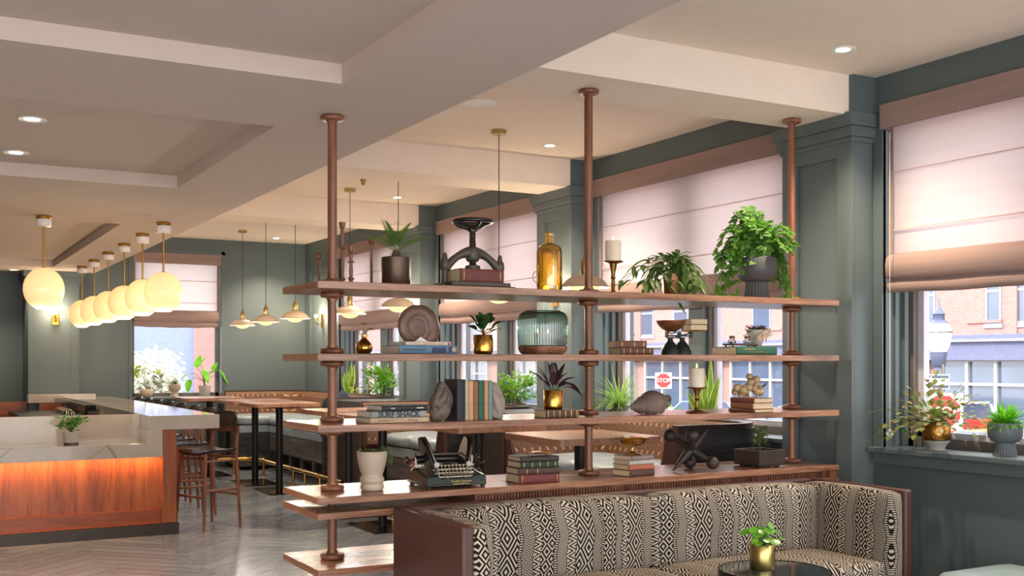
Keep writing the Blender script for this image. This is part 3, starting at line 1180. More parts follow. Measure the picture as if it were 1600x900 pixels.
def side_table():
    root = thing('side_table', 'small round side table with dark glass top before the sofa', 'table', (3.462, 3.75, 0))
    t = MB().lathe([(0.0, 0.556), (0.245, 0.556), (0.25, 0.560), (0.25, 0.598), (0.247, 0.603), (0.243, 0.603), (0.241, 0.597), (0.0, 0.597)], n=64)
    t.build('tray_rim', 'black', root)
    g = MB().lathe([(0.0, 0.5975), (0.2405, 0.5975), (0.2405, 0.6005), (0.0, 0.6005)], n=64)
    g.build('glass_top', paint('dark_mirror_glass', '#3b4a4c', 0.05, 0.4, 0.8), root)
    s = MB().cyl((0, 0, 0.02), (0, 0, 0.557), 0.02)
    s.build('stem', 'black', root)
    b = MB().lathe([(0, 0), (0.16, 0), (0.165, 0.005), (0.16, 0.014), (0.02, 0.022), (0, 0.022)], n=40)
    b.build('base', 'black', root)


side_table()


def bench():
    root = thing('ottoman', 'pale blue leather ottoman in front of the window wall', 'ottoman', (4.87, 3.62, 0))
    m = cushion(MB(), (-0.13, -0.62, 0.26), (0.42, 0.30, 0.452), 0.05, 0.012)
    m.build('seat_cushion', paint('pale_blue_leather', '#9fb4b8', 0.35, var=0.05), root, ang=80)
    MB().b2((-0.10, -0.6, 0.17), (0.39, 0.27, 0.26)).build('seat_frame', 'dark_wood', root, False, 0.004)
    for x in (-0.07, 0.36):
        for y in (-0.56, 0.23):
            MB().cyl((x, y, 0), (x, y, 0.18), 0.014, 0.02).build('leg', 'black', root)


bench()


# ------------------------------------------------------------------ high tables
def rounded_rect(hx, hy, r, n=5):
    pts = []
    for cx, cy, a0 in ((hx - r, hy - r, 0), (-hx + r, hy - r, 90), (-hx + r, -hy + r, 180), (hx - r, -hy + r, 270)):
        for k in range(n + 1):
            a = R(a0 + 90 * k / n)
            pts.append((cx + r * math.cos(a), cy + r * math.sin(a)))
    return pts


def make_table(label):
    root = thing('pedestal_table', label, 'table', group='high tables along the banquettes')
    t = MB().prism([(x, y, 1.018) for x, y in rounded_rect(0.39, 0.40, 0.05)], (0, 0, 0.044))
    t.build('tabletop', 'table', root, True, 0.003)
    MB().cyl((0, 0, 0.012), (0, 0, 1.0), 0.042, n=24).build('pedestal', 'black', root)
    MB().b2((-0.19, -0.19, 1.0), (0.19, 0.19, 1.018)).build('mounting_plate', 'black', root, False)
    MB().b2((-0.22, -0.36, 0), (0.22, 0.36, 0.011)).build('base_plate', 'black_gloss', root, False, 0.003)
    return root


TB = [(3.97, 6.16, 'walnut high table seen through the shelves above the stack of four dark books', R(-3)),
      (3.93, 7.56, 'walnut high table whose black post stands right behind the typewriter', 0.0),
      (3.91, 9.48, 'walnut high table right behind the surf book stack', 0.0),
      (3.96, 10.5, 'walnut high table crossing behind the bar-side shelf post', 0.0),
      (3.92, 12.72, 'walnut high table in the far booth, first past the partition cabinet', 0.0),
      (3.92, 13.75, 'walnut high table in the far booth, middle of its three', 0.0),
      (3.66, 15.05, 'walnut high table in the far booth, beside the back window', 0.0)]
tb0 = make_table(TB[0][2])
tb0.location = (TB[0][0], TB[0][1], 0)
tb0.rotation_euler = (0, 0, TB[0][3])
for x, y, lb, rz in TB[1:]:
    dup(tb0, (x, y, 0), rz, lb)


# ------------------------------------------------------------------ banquettes
def sweep_back(mb, path, prof):
    """prof: list of (offset to the inside, z); path: list of (x, y) walked with the inside on the left"""
    rows = []
    n = len(path)
    for i, p in enumerate(path):
        a = Vector(path[max(i - 1, 0)])
        b = Vector(path[min(i + 1, n - 1)])
        d0 = (Vector(p) - a)
        d1 = (b - Vector(p))
        if d0.length < 1e-6:
            d0 = d1
        if d1.length < 1e-6:
            d1 = d0
        n0 = Vector((-d0.y, d0.x)).normalized()
        n1 = Vector((-d1.y, d1.x)).normalized()
        nn = (n0 + n1)
        nn = nn / max(0.35, nn.dot(n0)) if nn.length > 1e-6 else n0
        rows.append([Vector((p[0] + nn.x * o, p[1] + nn.y * o, z)) for o, z in prof])
    mb.ring_tube(rows)
    return mb


def arc_path(x_end, y_a, y_b, xw, r=0.30, wrap=None):
    """from the near wing tip round the wall to the far wing tip"""
    pts = [(x_end, y_a), ((x_end + xw - r) / 2, y_a)]
    for k in range(0, 7):
        a = R(-90 + 90 * k / 6)
        pts.append((xw - r + r * math.cos(a), y_a + r + r * math.sin(a)))
    m = 5
    for k in range(1, m):
        pts.append((xw, y_a + r + (y_b - y_a - 2 * r) * k / m))
    for k in range(0, 7):
        a = R(0 + 90 * k / 6)
        pts.append((xw - r + r * math.cos(a), y_b - r + r * math.sin(a)))
    pts += [((x_end + xw - r) / 2, y_b), (x_end, y_b)]
    return pts


M['trim_br'] = paint('dark_brown_piping', '#2f221e', 0.4)


def booth(label, ya, yb, x_near, x_far, seg=3, ztop=1.105):
    root = thing('banquette', label, 'bench', (5.0, (ya + yb) / 2, 0))
    ox, oy = 5.0, (ya + yb) / 2

    def rel(ps):
        return [(x - ox, y - oy) for x, y in ps]
    path = arc_path(x_near, ya + 0.09, yb - 0.09, 5.33)
    path[-1] = (x_far, yb - 0.09)
    # inside is on the left when walking near wing -> wall -> far wing
    back = sweep_back(MB(), rel(path), [(0.02, 0.60), (0.17, 0.66), (0.145, 0.80), (0.10, 0.95), (0.085, 1.05), (0.06, ztop - 0.012), (0.02, ztop), (-0.01, ztop - 0.01)])
    back.build('backrest', 'damask', root, ang=60)
    cap = sweep_back(MB(), rel(path), [(-0.035, ztop - 0.02), (0.015, ztop - 0.004), (0.03, ztop + 0.006), (0.01, ztop + 0.016), (-0.035, ztop + 0.014)])
    cap.build('top_trim', 'trim_br', root, ang=60)
    shell = sweep_back(MB(), rel(path), [(-0.045, 0.02), (0.03, 0.02), (0.03, ztop - 0.02), (-0.045, ztop - 0.02)])
    shell.build('outer_shell', 'dark_wood', root, ang=40)
    # wing ends
    for xa, y in ((x_near, ya + 0.09), (x_far, yb - 0.09)):
        e = MB()
        s = 1 if y < oy else -1
        e.b2((xa - 0.022 - ox, y - s * 0.045 - oy, 0.02), (xa - ox, y + s * 0.02 - oy, ztop - 0.005))
        e.prism([(xa - 0.004 - ox, y + s * o - oy, z) for o, z in ((0.0, 0.62), (0.17, 0.66), (0.145, 0.80), (0.10, 0.95), (0.085, 1.05), (0.03, ztop))], (-0.012, 0, 0))
        e.build('wing_end', 'leather_br', root, False)
    # seats
    xs = 4.56
    inner = (ya + 0.20, yb - 0.20)
    w = (inner[1] - inner[0]) / seg
    for k in range(seg):
        a, b = inner[0] + k * w, inner[0] + (k + 1) * w
        c = cushion(MB(), (xs - ox, a + 0.002 - oy, 0.64), (5.24 - ox, b - 0.002 - oy, 0.775), 0.045, 0.025)
        c.build('seat_cushion', 'leather', root, ang=80)
        MB().b2((xs + 0.01 - ox, a + 0.002 - oy, 0.535), (xs + 0.05 - ox, b - 0.002 - oy, 0.638)).build('front_pad', 'leather', root, True, 0.008)
        pn = MB().b2((xs + 0.02 - ox, a + 0.006 - oy, 0.30), (xs + 0.05 - ox, b - 0.006 - oy, 0.53))
        pn.build('front_panel', 'dark_wood_y', root, False, 0.003)
    fr = MB()
    fr.b2((xs + 0.05 - ox, inner[0] - oy, 0.30), (5.25 - ox, inner[1] - oy, 0.64))
    fr.b2((xs + 0.02 - ox, inner[0] - oy, 0.27), (xs + 0.06 - ox, inner[1] - oy, 0.30))
    fr.b2((xs + 0.02 - ox, inner[0] - oy, 0.0), (xs + 0.06 - ox, inner[1] - oy, 0.03))
    y = inner[0]
    while y < inner[1]:
        fr.b2((xs + 0.02 - ox, y - oy, 0), (xs + 0.06 - ox, y + 0.035 - oy, 0.30))
        y += w / 2
    fr.b2((5.0 - ox, inner[0] - oy, 0), (5.04 - ox, inner[1] - oy, 0.3))
    fr.build('plinth_frame', 'dark_wood_y', root, False)
    return root


booth('banquette seen through the shelves, with the black end panel behind the bonsai', 5.76, 8.02, 4.52, 4.37)
booth('middle banquette, behind the typewriter and the bar-side post', 8.93, 11.22, 4.33, 4.36)


def corner_booth():
    """the far booth turns along the back wall"""
    ztop = 1.105
    ya, yb = 12.26, 16.27
    root = thing('banquette', 'far banquette turning along the back wall by the window', 'bench', (5.0, 14.3, 0))
    ox, oy = 5.0, 14.3
    r = 0.6
    pts = [(4.36, ya + 0.09), (4.7, ya + 0.09)]
    for k in range(7):
        a = R(-90 + 15 * k)
        pts.append((5.33 - 0.3 + 0.3 * math.cos(a), ya + 0.39 + 0.3 * math.sin(a)))
    for k in range(1, 6):
        pts.append((5.33, ya + 0.39 + (yb - r - ya - 0.39) * k / 6))
    for k in range(9):
        a = R(90 * k / 8)
        pts.append((5.33 - r + r * math.cos(a), yb - 0.09 - r + r * math.sin(a)))
    pts += [(4.5, yb - 0.09), (4.12, yb - 0.09)]
    # end wing beside the back window
    path = [(x - ox, y - oy) for x, y in pts]
    sweep_back(MB(), path, [(0.02, 0.60), (0.17, 0.66), (0.145, 0.80), (0.10, 0.95), (0.085, 1.05), (0.06, ztop - 0.012), (0.02, ztop), (-0.01, ztop - 0.01)]).build('backrest', 'damask', root, ang=60)
    sweep_back(MB(), path, [(-0.035, ztop - 0.02), (0.015, ztop - 0.004), (0.03, ztop + 0.006), (0.01, ztop + 0.016), (-0.035, ztop + 0.014)]).build('top_trim', 'trim_br', root, ang=60)
    sweep_back(MB(), path, [(-0.045, 0.02), (0.03, 0.02), (0.03, ztop - 0.02), (-0.045, ztop - 0.02)]).build('outer_shell', 'dark_wood', root, ang=40)
    MB().b2((4.33 - ox, ya + 0.045 - oy, 0.02), (4.36 - ox, ya + 0.11 - oy, ztop)).build('wing_end', 'dark_wood', root, False)
    MB().b2((4.09 - ox, yb - 0.30 - oy, 0.02), (4.12 - ox, yb - oy - 0.03, ztop)).build('wing_end', 'dark_wood', root, False)
    xs = 4.56
    n = 3
    a0, b0 = ya + 0.20, 15.35
    w = (b0 - a0) / n
    for k in range(n):
        a, b = a0 + k * w, a0 + (k + 1) * w
        cushion(MB(), (xs - ox, a + 0.002 - oy, 0.64), (5.24 - ox, b - 0.002 - oy, 0.775), 0.045, 0.025).build('seat_cushion', 'leather', root, ang=80)
        MB().b2((xs + 0.01 - ox, a + 0.002 - oy, 0.535), (xs + 0.05 - ox, b - 0.002 - oy, 0.638)).build('front_pad', 'leather', root, True, 0.008)
        MB().b2((xs + 0.02 - ox, a + 0.006 - oy, 0.30), (xs + 0.05 - ox, b - 0.006 - oy, 0.53)).build('front_panel', 'dark_wood_y', root, False, 0.003)
    cushion(MB(), (4.16 - ox, 15.36 - oy, 0.64), (5.24 - ox, 16.05 - oy, 0.775), 0.045, 0.02).build('seat_cushion', 'leather', root, ang=80)
    MB().b2((4.16 - ox, 15.37 - oy, 0.535), (xs + 0.02 - ox, 15.41 - oy, 0.638)).build('front_pad', 'leather', root, True, 0.008)
    MB().b2((4.16 - ox, 15.38 - oy, 0.25), (xs + 0.02 - ox, 15.42 - oy, 0.53)).build('front_panel', 'dark_wood', root, False, 0.003)
    fr = MB()
    fr.b2((xs + 0.05 - ox, a0 - oy, 0.30), (5.25 - ox, 16.0 - oy, 0.64))
    fr.b2((4.18 - ox, 15.42 - oy, 0.05), (5.2 - ox, 16.05 - oy, 0.64))
    fr.b2((xs + 0.02 - ox, a0 - oy, 0.27), (xs + 0.06 - ox, b0 - oy, 0.30))
    fr.b2((xs + 0.02 - ox, a0 - oy, 0.0), (xs + 0.06 - ox, b0 - oy, 0.03))
    y = a0
    while y < b0:
        fr.b2((xs + 0.02 - ox, y - oy, 0), (xs + 0.06 - ox, y + 0.035 - oy, 0.30))
        y += w / 2
    fr.b2((5.0 - ox, a0 - oy, 0), (5.04 - ox, 15.4 - oy, 0.3))
    fr.build('plinth_frame', 'dark_wood_y', root, False)


corner_booth()


# low dark service cabinets in the gaps between the banquettes
for (a, b, lb) in ((8.10, 8.84, 'charcoal oak partition cabinet between the two near banquettes'), (11.30, 12.2, 'charcoal oak partition cabinet between the two far banquettes')):
    root = thing('partition_cabinet', lb, 'cabinet', (4.9, (a + b) / 2, 0))
    h = (b - a) / 2
    MB().b2((-0.48, -h + 0.01, 0.0), (0.33, h - 0.01, 1.085)).build('carcass', 'dark_wood', root, False, 0.004)
    MB().b2((-0.5, -h, 1.085), (0.33, h, 1.105)).build('cabinet_top', 'dark_wood', root, False, 0.003)


# brass foot rails
def foot_rail(label, pts, posts):
    root = thing('foot_rail', label, 'rail', (pts[0][0], pts[0][1], 0))
    o = Vector((pts[0][0], pts[0][1], 0))
    t = MB().tube([Vector(p) - o for p in pts], 0.026, 14)
    t.build('rail_tube', 'brass', root)
    for x, y in posts:
        p = MB()
        p.cyl((x - o.x, y - o.y, 0), (x - o.x, y - o.y, 0.20), 0.017, n=12)
        p.lathe([(0, 0), (0.04, 0), (0.04, 0.008), (0.018, 0.014), (0, 0.014)], (x - o.x, y - o.y, 0), 18)
        p.torus((x - o.x, y - o.y, 0.20), 0.027, 0.008, 16, 6, 'Y')
        p.build('rail_post', 'brass', root)


foot_rail('polished brass foot rail along the far banquette', [(3.75, 15.0, 0.20), (4.1, 15.0, 0.20), (4.2, 14.96, 0.20), (4.28, 14.75, 0.20), (4.28, 11.55, 0.20)],
          [(3.98, 15.0), (4.28, 14.6), (4.28, 13.3), (4.28, 12.85), (4.28, 12.3), (4.28, 11.7)])
foot_rail('polished brass foot rail along the middle banquette', [(4.28, 11.1, 0.20), (4.28, 9.05, 0.20)], [(4.28, 10.9), (4.28, 10.1), (4.28, 9.2)])


# ------------------------------------------------------------------ bar
def bar():
    y0 = 10.02
    root = thing('bar_counter', 'L-shaped bar with pale marble top and lit cherry wood front', 'bar', (1.0, y0, 0))
    ox, oy = 1.0, y0

    def T(x, y, z):
        return (x - ox, y - oy, z)
    XL = -2.6
    m = MB()
    # long top along the stools
    m.b2(T(1.90, y0, 0.94), T(2.526, 15.95, 1.066))
    # mitred drop: upright between the top and the lower ledge
    m.b2(T(1.888, y0, 0.70), T(2.02, y0 + 0.42, 0.941))
    m.build('marble_top', 'marble', root, False, 0.003)
    lg = MB()
    lg.b2(T(XL, y0, 0.70), T(1.888, y0 + 0.42, 0.822))
    lg.build('marble_ledge', 'marble', root, False, 0.003)
    up = MB().b2(T(XL, y0 + 0.40, 0.70), T(1.90, y0 + 0.47, 1.066))
    up.build('marble_upstand', 'marble', root, False, 0.003)
    # wood front
    pn = MB()
    pn.b2(T(XL, y0 + 0.10, 0.1), T(2.03, y0 + 0.40, 0.70))
    pn.build('front_panel', 'bar_wood', root, False)
    fr = MB()
    fr.b2(T(2.022, y0 + 0.02, 0.1), T(2.145, y0 + 0.2, 0.94))
    fr.build('corner_stile', 'bar_wood', root, False, 0.002)
    rl = MB().b2(T(XL, y0 + 0.055, 0.101), T(2.022, y0 + 0.2, 0.225))
    rl.b2(T(XL, y0 + 0.012, 0.1), T(2.15, y0 + 0.19, 0.108))
    rl.build('bottom_rail', 'bar_wood_x', root, False, 0.002)
    sd = MB().b2(T(1.98, y0 + 0.2, 0.1), T(2.14, 15.9, 0.94))
    sd.build('side_panel', 'bar_wood', root, False)
    tk = MB().b2(T(XL, y0, 0.0), T(2.165, y0 + 0.15, 0.1)).b2(T(1.95, y0 + 0.151, 0), T(2.165, 15.9, 0.099))
    tk.build('toe_kick', paint('dark_bronze_kick', '#3a302b', 0.4, 0.3), root, False, 0.002)
    # staff side: lower worktop
    wk = MB().b2(T(1.2, y0 + 0.47, 0.86), T(1.9, 15.7, 0.90)).b2(T(XL, y0 + 0.47, 0.86), T(1.9, y0 + 1.05, 0.90))
    wk.build('service_worktop', 'black', root, False)
    ln = bpy.data.lights.new('bar_led_strip', 'AREA')
    ln.shape = 'RECTANGLE'
    ln.size, ln.size_y = 4.4, 0.02
    ln.energy = 10
    ln.color = (1, 0.52, 0.22)
    lo = bpy.data.objects.new('led_strip', ln)
    lo.location = T(-0.2, y0 + 0.03, 0.694)
    lo.rotation_euler = (R(10), 0, 0)
    lo.parent = root
    COL.objects.link(lo)
    ln2 = bpy.data.lights.new('bar_led_strip_side', 'AREA')
    ln2.shape = 'RECTANGLE'
    ln2.size, ln2.size_y = 0.02, 5.5
    ln2.energy = 5
    ln2.color = (1, 0.5, 0.2)
    lo2 = bpy.data.objects.new('led_strip', ln2)
    lo2.location = T(2.18, 13.0, 0.935)
    lo2.parent = root
    COL.objects.link(lo2)
    return root


bar()


def back_counter():
    root = thing('service_counter', 'marble topped cherry wood counter against the back pilaster', 'counter', (1.7, 15.9, 0))
    MB().b2((-0.24, 0.08, 0.99), (0.62, 0.3, 1.105)).build('marble_top', 'marble', root, False, 0.003)
    MB().b2((-0.10, 0.1, 0.0), (0.2, 0.28, 0.99)).build('cabinet_body', 'bar_wood_x', root, False)
    MB().b2((-2.2, 0.35, 0.0), (-0.23, 0.6, 1.0)).build('side_run', 'bar_wood_x', root, False)


back_counter()


def bar_rail_tap():
    root = thing('beer_tap', 'low dark glass rack with taps behind the bar ledge', 'tap', (1.45, 11.6, 0.901))
    MB().b2((-0.1, -0.3, 0), (0.12, 0.5, 0.03)).build('drip_tray', 'steel', root, False, 0.004)
    t = MB()
    for y in (-0.2, 0.0, 0.2, 0.38):
        t.tube([(0, y, 0.02), (0, y, 0.15), (-0.04, y, 0.18), (-0.09, y, 0.17), (-0.1, y, 0.13)], 0.011, 8)
    t.build('spout', 'steel', root)
    k = MB()
    for y in (-0.2, 0.0, 0.2, 0.38):
        k.cyl((0, y, 0.16), (0.03, y, 0.215), 0.009, 0.013, 8)
    k.build('tap_handle', 'black', root)


bar_rail_tap()
gl = thing('glass_rack', 'dark overhead glass shelf at the inner edge of the bar', 'rack', (1.70, 14.0, 0.901))
MB().b2((0.05, -1.2, 0.10), (0.16, 1.6, 0.165)).build('rack_shelf', 'black_gloss', gl, False, 0.003)
MB().cyl((0.1, -0.9, 0), (0.1, -0.9, 0.11), 0.012).cyl((0.1, 1.2, 0), (0.1, 1.2, 0.11), 0.012).build('rack_post', 'black', gl)


# ------------------------------------------------------------------ bar stools
def make_stool(label):
    root = thing('bar_stool', label, 'stool', group='stools along the marble bar')
    # sitter faces -x; front legs at x = -0.2
    legs = {}
    for sx in (-1, 1):
        for sy in (-1, 1):
            foot = Vector((sx * 0.205, sy * 0.215, 0))
            if sx < 0:
                top = Vector((-0.165, sy * 0.185, 0.70))
                pts, rr = [foot, top], [0.0135, 0.0185]
            else:
                pts = [foot, Vector((0.175, sy * 0.19, 0.70)), Vector((0.205, sy * 0.185, 0.94))]
                rr = [0.0135, 0.0195, 0.014]
            legs[(sx, sy)] = (foot, pts[1])
            MB().tube(pts, rr, 10).build('leg', 'stool_wood', root)

    def at(k, z):
        f, t = legs[k]
        return f.lerp(t, z / 0.70)
    for z, a, b in ((0.30, (-1, -1), (-1, 1)), (0.36, (-1, -1), (1, -1)), (0.36, (-1, 1), (1, 1)), (0.30, (1, -1), (1, 1)),
                    (0.63, (-1, -1), (1, -1)), (0.63, (-1, 1), (1, 1)), (0.65, (-1, -1), (-1, 1)), (0.65, (1, -1), (1, 1))):
        p, q = at(a, z), at(b, z)
        MB().tube([p, q], 0.0125, 8).build('stretcher', 'stool_wood', root)
    c = MB()
    nx, ny = 8, 10
    grid = []
    for top in (1, 0):
        g = []
        for i in range(nx + 1):
            row = []
            for j in range(ny + 1):
                u, v = i / nx * 2 - 1, j / ny * 2 - 1
                x = 0.0 + u * 0.195 * math.sqrt(1 - 0.12 * v * v)
                y = v * 0.215 * math.sqrt(1 - 0.10 * u * u)
                z = 0.705 + 0.022 * v * v - 0.012 * (1 - u * u) + (0.022 if top else -0.006) * (1 - 0.3 * max(u * u, v * v) ** 3) - (0.02 * max(0, -u) ** 3)
                row.append(c.bm.verts.new((x, y, z)))
            g.append(row)
        grid.append(g)
    A, B = grid
    for i in range(nx):
        for j in range(ny):
            c.bm.faces.new((A[i][j], A[i + 1][j], A[i + 1][j + 1], A[i][j + 1]))
            c.bm.faces.new((B[i][j], B[i][j + 1], B[i + 1][j + 1], B[i + 1][j]))
    edge = lambda G: [G[i][0] for i in range(nx)] + [G[nx][j] for j in range(ny)] + [G[i][ny] for i in range(nx, 0, -1)] + [G[0][j] for j in range(ny, 0, -1)]
    ea, eb = edge(A), edge(B)
    for k in range(len(ea)):
        c.bm.faces.new((ea[k], eb[k], eb[(k + 1) % len(ea)], ea[(k + 1) % len(ea)]))
    c.build('seat', 'leather_st', root, ang=70)
    b = MB()
    n, mz = 14, 6
    rows_o, rows_i = [], []
    for off, rows in ((0.012, rows_o), (-0.012, rows_i)):
        for k in range(mz + 1):
            t = k / mz
            z = 0.885 + 0.195 * t
            row = []
            for i in range(n + 1):
                s_ = i / n * 2 - 1
                y = s_ * (0.225 - 0.012 * t)
                x = 0.235 - 0.085 * s_ * s_ + 0.015 * t + off * (1 - 0.5 * abs(s_) ** 6)
                zz = z - (0.04 * abs(s_) ** 4 if k == mz else 0) - (0.02 * abs(s_) ** 4 * t)
                row.append(b.bm.verts.new((x, y, zz)))
            rows.append(row)
    for G, fl_ in ((rows_o, 0), (rows_i, 1)):
        for k in range(mz):
            for i in range(n):
                q = (G[k][i], G[k][i + 1], G[k + 1][i + 1], G[k + 1][i])
                b.bm.faces.new(q if not fl_ else q[::-1])

    def rim(G):
        return G[0] + [G[k][n] for k in range(1, mz + 1)] + G[mz][-2::-1] + [G[k][0] for k in range(mz - 1, 0, -1)]
    ra, rb = rim(rows_o), rim(rows_i)
    for k in range(len(ra)):
        b.bm.faces.new((ra[k], rb[k], rb[(k + 1) % len(ra)], ra[(k + 1) % len(ra)]))
    b.build('backrest', 'leather_st', root, ang=70)
    return root


ordn = ['first bar stool, standing clear at the corner of the marble bar', 'second bar stool from the marble bar corner', 'third bar stool from the marble bar corner',
        'fourth bar stool from the marble bar corner', 'fifth bar stool from the marble bar corner', 'sixth bar stool from the marble bar corner',
        'seventh bar stool from the marble bar corner', 'last bar stool of the row, by the back window']
st0 = make_stool(ordn[0])
st0.location = (2.495, 10.32, 0)
st0.rotation_euler = (0, 0, R(23))
for k, y in enumerate((11.25, 11.92, 12.56, 13.2, 13.83, 14.46, 15.1)):
    dup(st0, (2.53, y, 0), R((3, -2, 1, 2, -3, 0, 2)[k]), ordn[k + 1])


# ------------------------------------------------------------------ lamps
def make_globe(label):
    """origin on the ceiling"""
    root = thing('globe_pendant', label, 'pendant lamp', group='opal globe pendants over the bar')
    b = MB().lathe([(0, 0), (0.062, 0), (0.064, -0.004), (0.064, -0.022), (0.06, -0.026), (0, -0.026)], n=32)
    b.build('ceiling_plate', 'brass', root)
    p = MB().lathe([(0, -0.026), (0.05, -0.026), (0.060, -0.032), (0.063, -0.045), (0.063, -0.078), (0.057, -0.092), (0.012, -0.096), (0, -0.096)], n=32)
    p.build('porcelain_cup', 'porcelain', root)
    MB().cyl((0, 0, -0.09), (0, 0, -0.452), 0.0085, n=12).build('rod', 'brass', root)
    prof = []
    for k in range(0, 23):
        a = PI * k / 24
        prof.append((0.166 * math.sin(a), -0.628 + 0.184 * math.cos(a)))
    prof[0] = (0.012, prof[0][1])
    prof = [q for q in prof if q[1] > -0.798]
    prof += [(0.066, -0.797), (0.062, -0.801), (0.058, -0.797), (0.0, -0.780)]
    g = MB().lathe(prof, n=40)
    g.build('glass_globe', 'globe', root, ang=60)
    c = MB().lathe([(0.012, -0.44), (0.03, -0.446), (0.03, -0.452), (0.012, -0.456)], n=20)
    c.build('globe_cap', 'brass', root)
    return root


gy = (10.06, 11.04, 12.06, 13.09, 14.15, 15.18)
gn = ('first', 'second', 'third', 'fourth', 'fifth', 'sixth and last')
g0 = None
for y, nme in zip(gy, gn):
    lb = '%s opal globe counted from the bar corner along the stools' % nme
    if g0 is None:
        g0 = make_globe(lb)
        g0.location = (2.035, y, ZS)
    else:
        dup(g0, (2.035, y, ZS), 0, lb)
    point_light('globe_light', (2.035, y, 1.93), 4.5, (1, 0.74, 0.46), 0.06)
dup(g0, (1.046, 10.09, ZS), 0, 'single opal globe pendant hanging apart above the lower marble ledge')
point_light('globe_light', (1.046, 10.09, 1.93), 4.5, (1, 0.74, 0.46), 0.06)


def make_dish(label):
    root = thing('dish_pendant', label, 'pendant lamp', group='dish pendants above the high tables')
    MB().lathe([(0, 0), (0.06, 0), (0.06, -0.028), (0.055, -0.032), (0, -0.032)], n=28).build('canopy', 'brass_pale', root)
    MB().cyl((0, 0, -0.03), (0, 0, -1.12), 0.0035, n=6).build('cord', 'black', root)
    n = MB().lathe([(0.004, -1.09), (0.010, -1.10), (0.012, -1.125), (0.026, -1.14), (0.031, -1.16), (0.031, -1.225), (0.027, -1.235), (0.0, -1.235)], n=24)
    n.build('brass_neck', 'brass_pale', root)
    d = MB()
    pr = []
    for k in range(11):
        t = k / 10
        a = R(72) * t
        pr.append((0.158 * math.sin(a) / math.sin(R(72)), -1.228 - 0.080 * (1 - math.cos(a)) / (1 - math.cos(R(72)))))
    pr.append((0.172, -1.316))
    pr = pr[1:]
    inner = [(r - 0.002, z - 0.004) for r, z in pr[::-1]]
    d.lathe(pr + inner, n=44, cap=False)
    d.build('dish_shade', 'shade', root, ang=60)
    g = MB()
    pr = [(0.0, -1.29)] + [(0.100 * math.cos(a), -1.302 - 0.062 * math.sin(a)) for a in [PI / 2 * k / 8 for k in range(9)]]
    pr[-1] = (0.002, pr[-1][1])
    g.lathe(pr, n=32)
    g.build('glass_diffuser', 'diffuser', root, ang=60)
    return root


DP = [(3.98, 12.30, 'cream dish pendant next to the lit corner sconce, beside the bar-side post'), (4.0, 13.55, 'cream dish pendant, middle of the three hanging before the back wall'),
      (4.10, 15.0, 'cream dish pendant beside the back window, its ceiling canopy in view'), (4.1, 10.835, 'cream dish pendant close beside the bar-side shelf post'),
      (4.0, 9.32, 'cream dish pendant above the spiral fossil'), (4.09, 7.53, 'dish pendant whose cord drops behind the cast iron press'), (4.03, 6.2, 'cream dish pendant glowing behind the middle shelf post')]
d0 = None
for x, y, lb in DP:
    if d0 is None:
        d0 = make_dish(lb)
        d0.location = (x, y, ZC)
    else:
        dup(d0, (x, y, ZC), 0, lb)
    point_light('pendant_light', (x, y, 1.98), 9, (1, 0.94, 0.86), 0.05)


def sconce(label, loc, rz, power):
    """wall at local +y"""
    root = thing('wall_sconce', label, 'wall lamp', loc, rz)
    MB().b2((-0.045, -0.012, -0.10), (0.045, 0.0, 0.10)).build('back_plate', 'brass', root, False, 0.003)
    MB().tube([(0, -0.01, -0.05), (0, -0.07, -0.06), (0, -0.10, -0.04), (0, -0.105, 0.0)], 0.008, 8).build('arm', 'brass', root)
    MB().lathe([(0, 0), (0.02, 0), (0.022, 0.035), (0.018, 0.04), (0, 0.04)], (0, -0.105, 0.0), 18).build('lamp_cup', 'brass', root)
    MB().sph((0, -0.105, 0.065), 0.026).build('bulb', 'bulb', root)
    w = Matrix.Rotation(rz, 3, 'Z') @ Vector((0, -0.16, 0.075))
    point_light('sconce_light', Vector(loc) + w, power, (1, 0.80, 0.56), 0.03)


sconce('lit brass wall sconce in the far corner beside the bar-side post', (XW - 0.001, 15.5, 2.16), -PI / 2, 9)
sconce('brass wall sconce glowing behind the amber bottle', (5.272, 8.60, 2.16), -PI / 2, 9)
sconce('brass wall sconce on the pilaster behind the spiral fossil', (5.272, 11.9, 2.16), -PI / 2, 9)
sconce('brass wall sconce on the back pilaster behind the single globe', (1.83, 16.24, 2.16), 0, 8)


def downlight(label, x, y, z, watts):
    root = thing('recessed_downlight', label, 'ceiling light', (x, y, z), group='recessed ceiling downlights')
    MB().lathe([(0.045, 0.0), (0.075, 0.0), (0.078, -0.004), (0.072, -0.008), (0.046, -0.004)], n=36).lathe([(0, 0.0), (0.05, 0.0), (0.05, -0.002), (0, -0.002)], n=30).build('trim_ring', 'white', root)
    MB().lathe([(0, -0.002), (0.043, -0.002), (0.040, -0.006), (0, -0.006)], n=28).build('lens', 'led', root)
    spot_light('downlight_beam', (0, 0, -0.03), watts, parent=root)


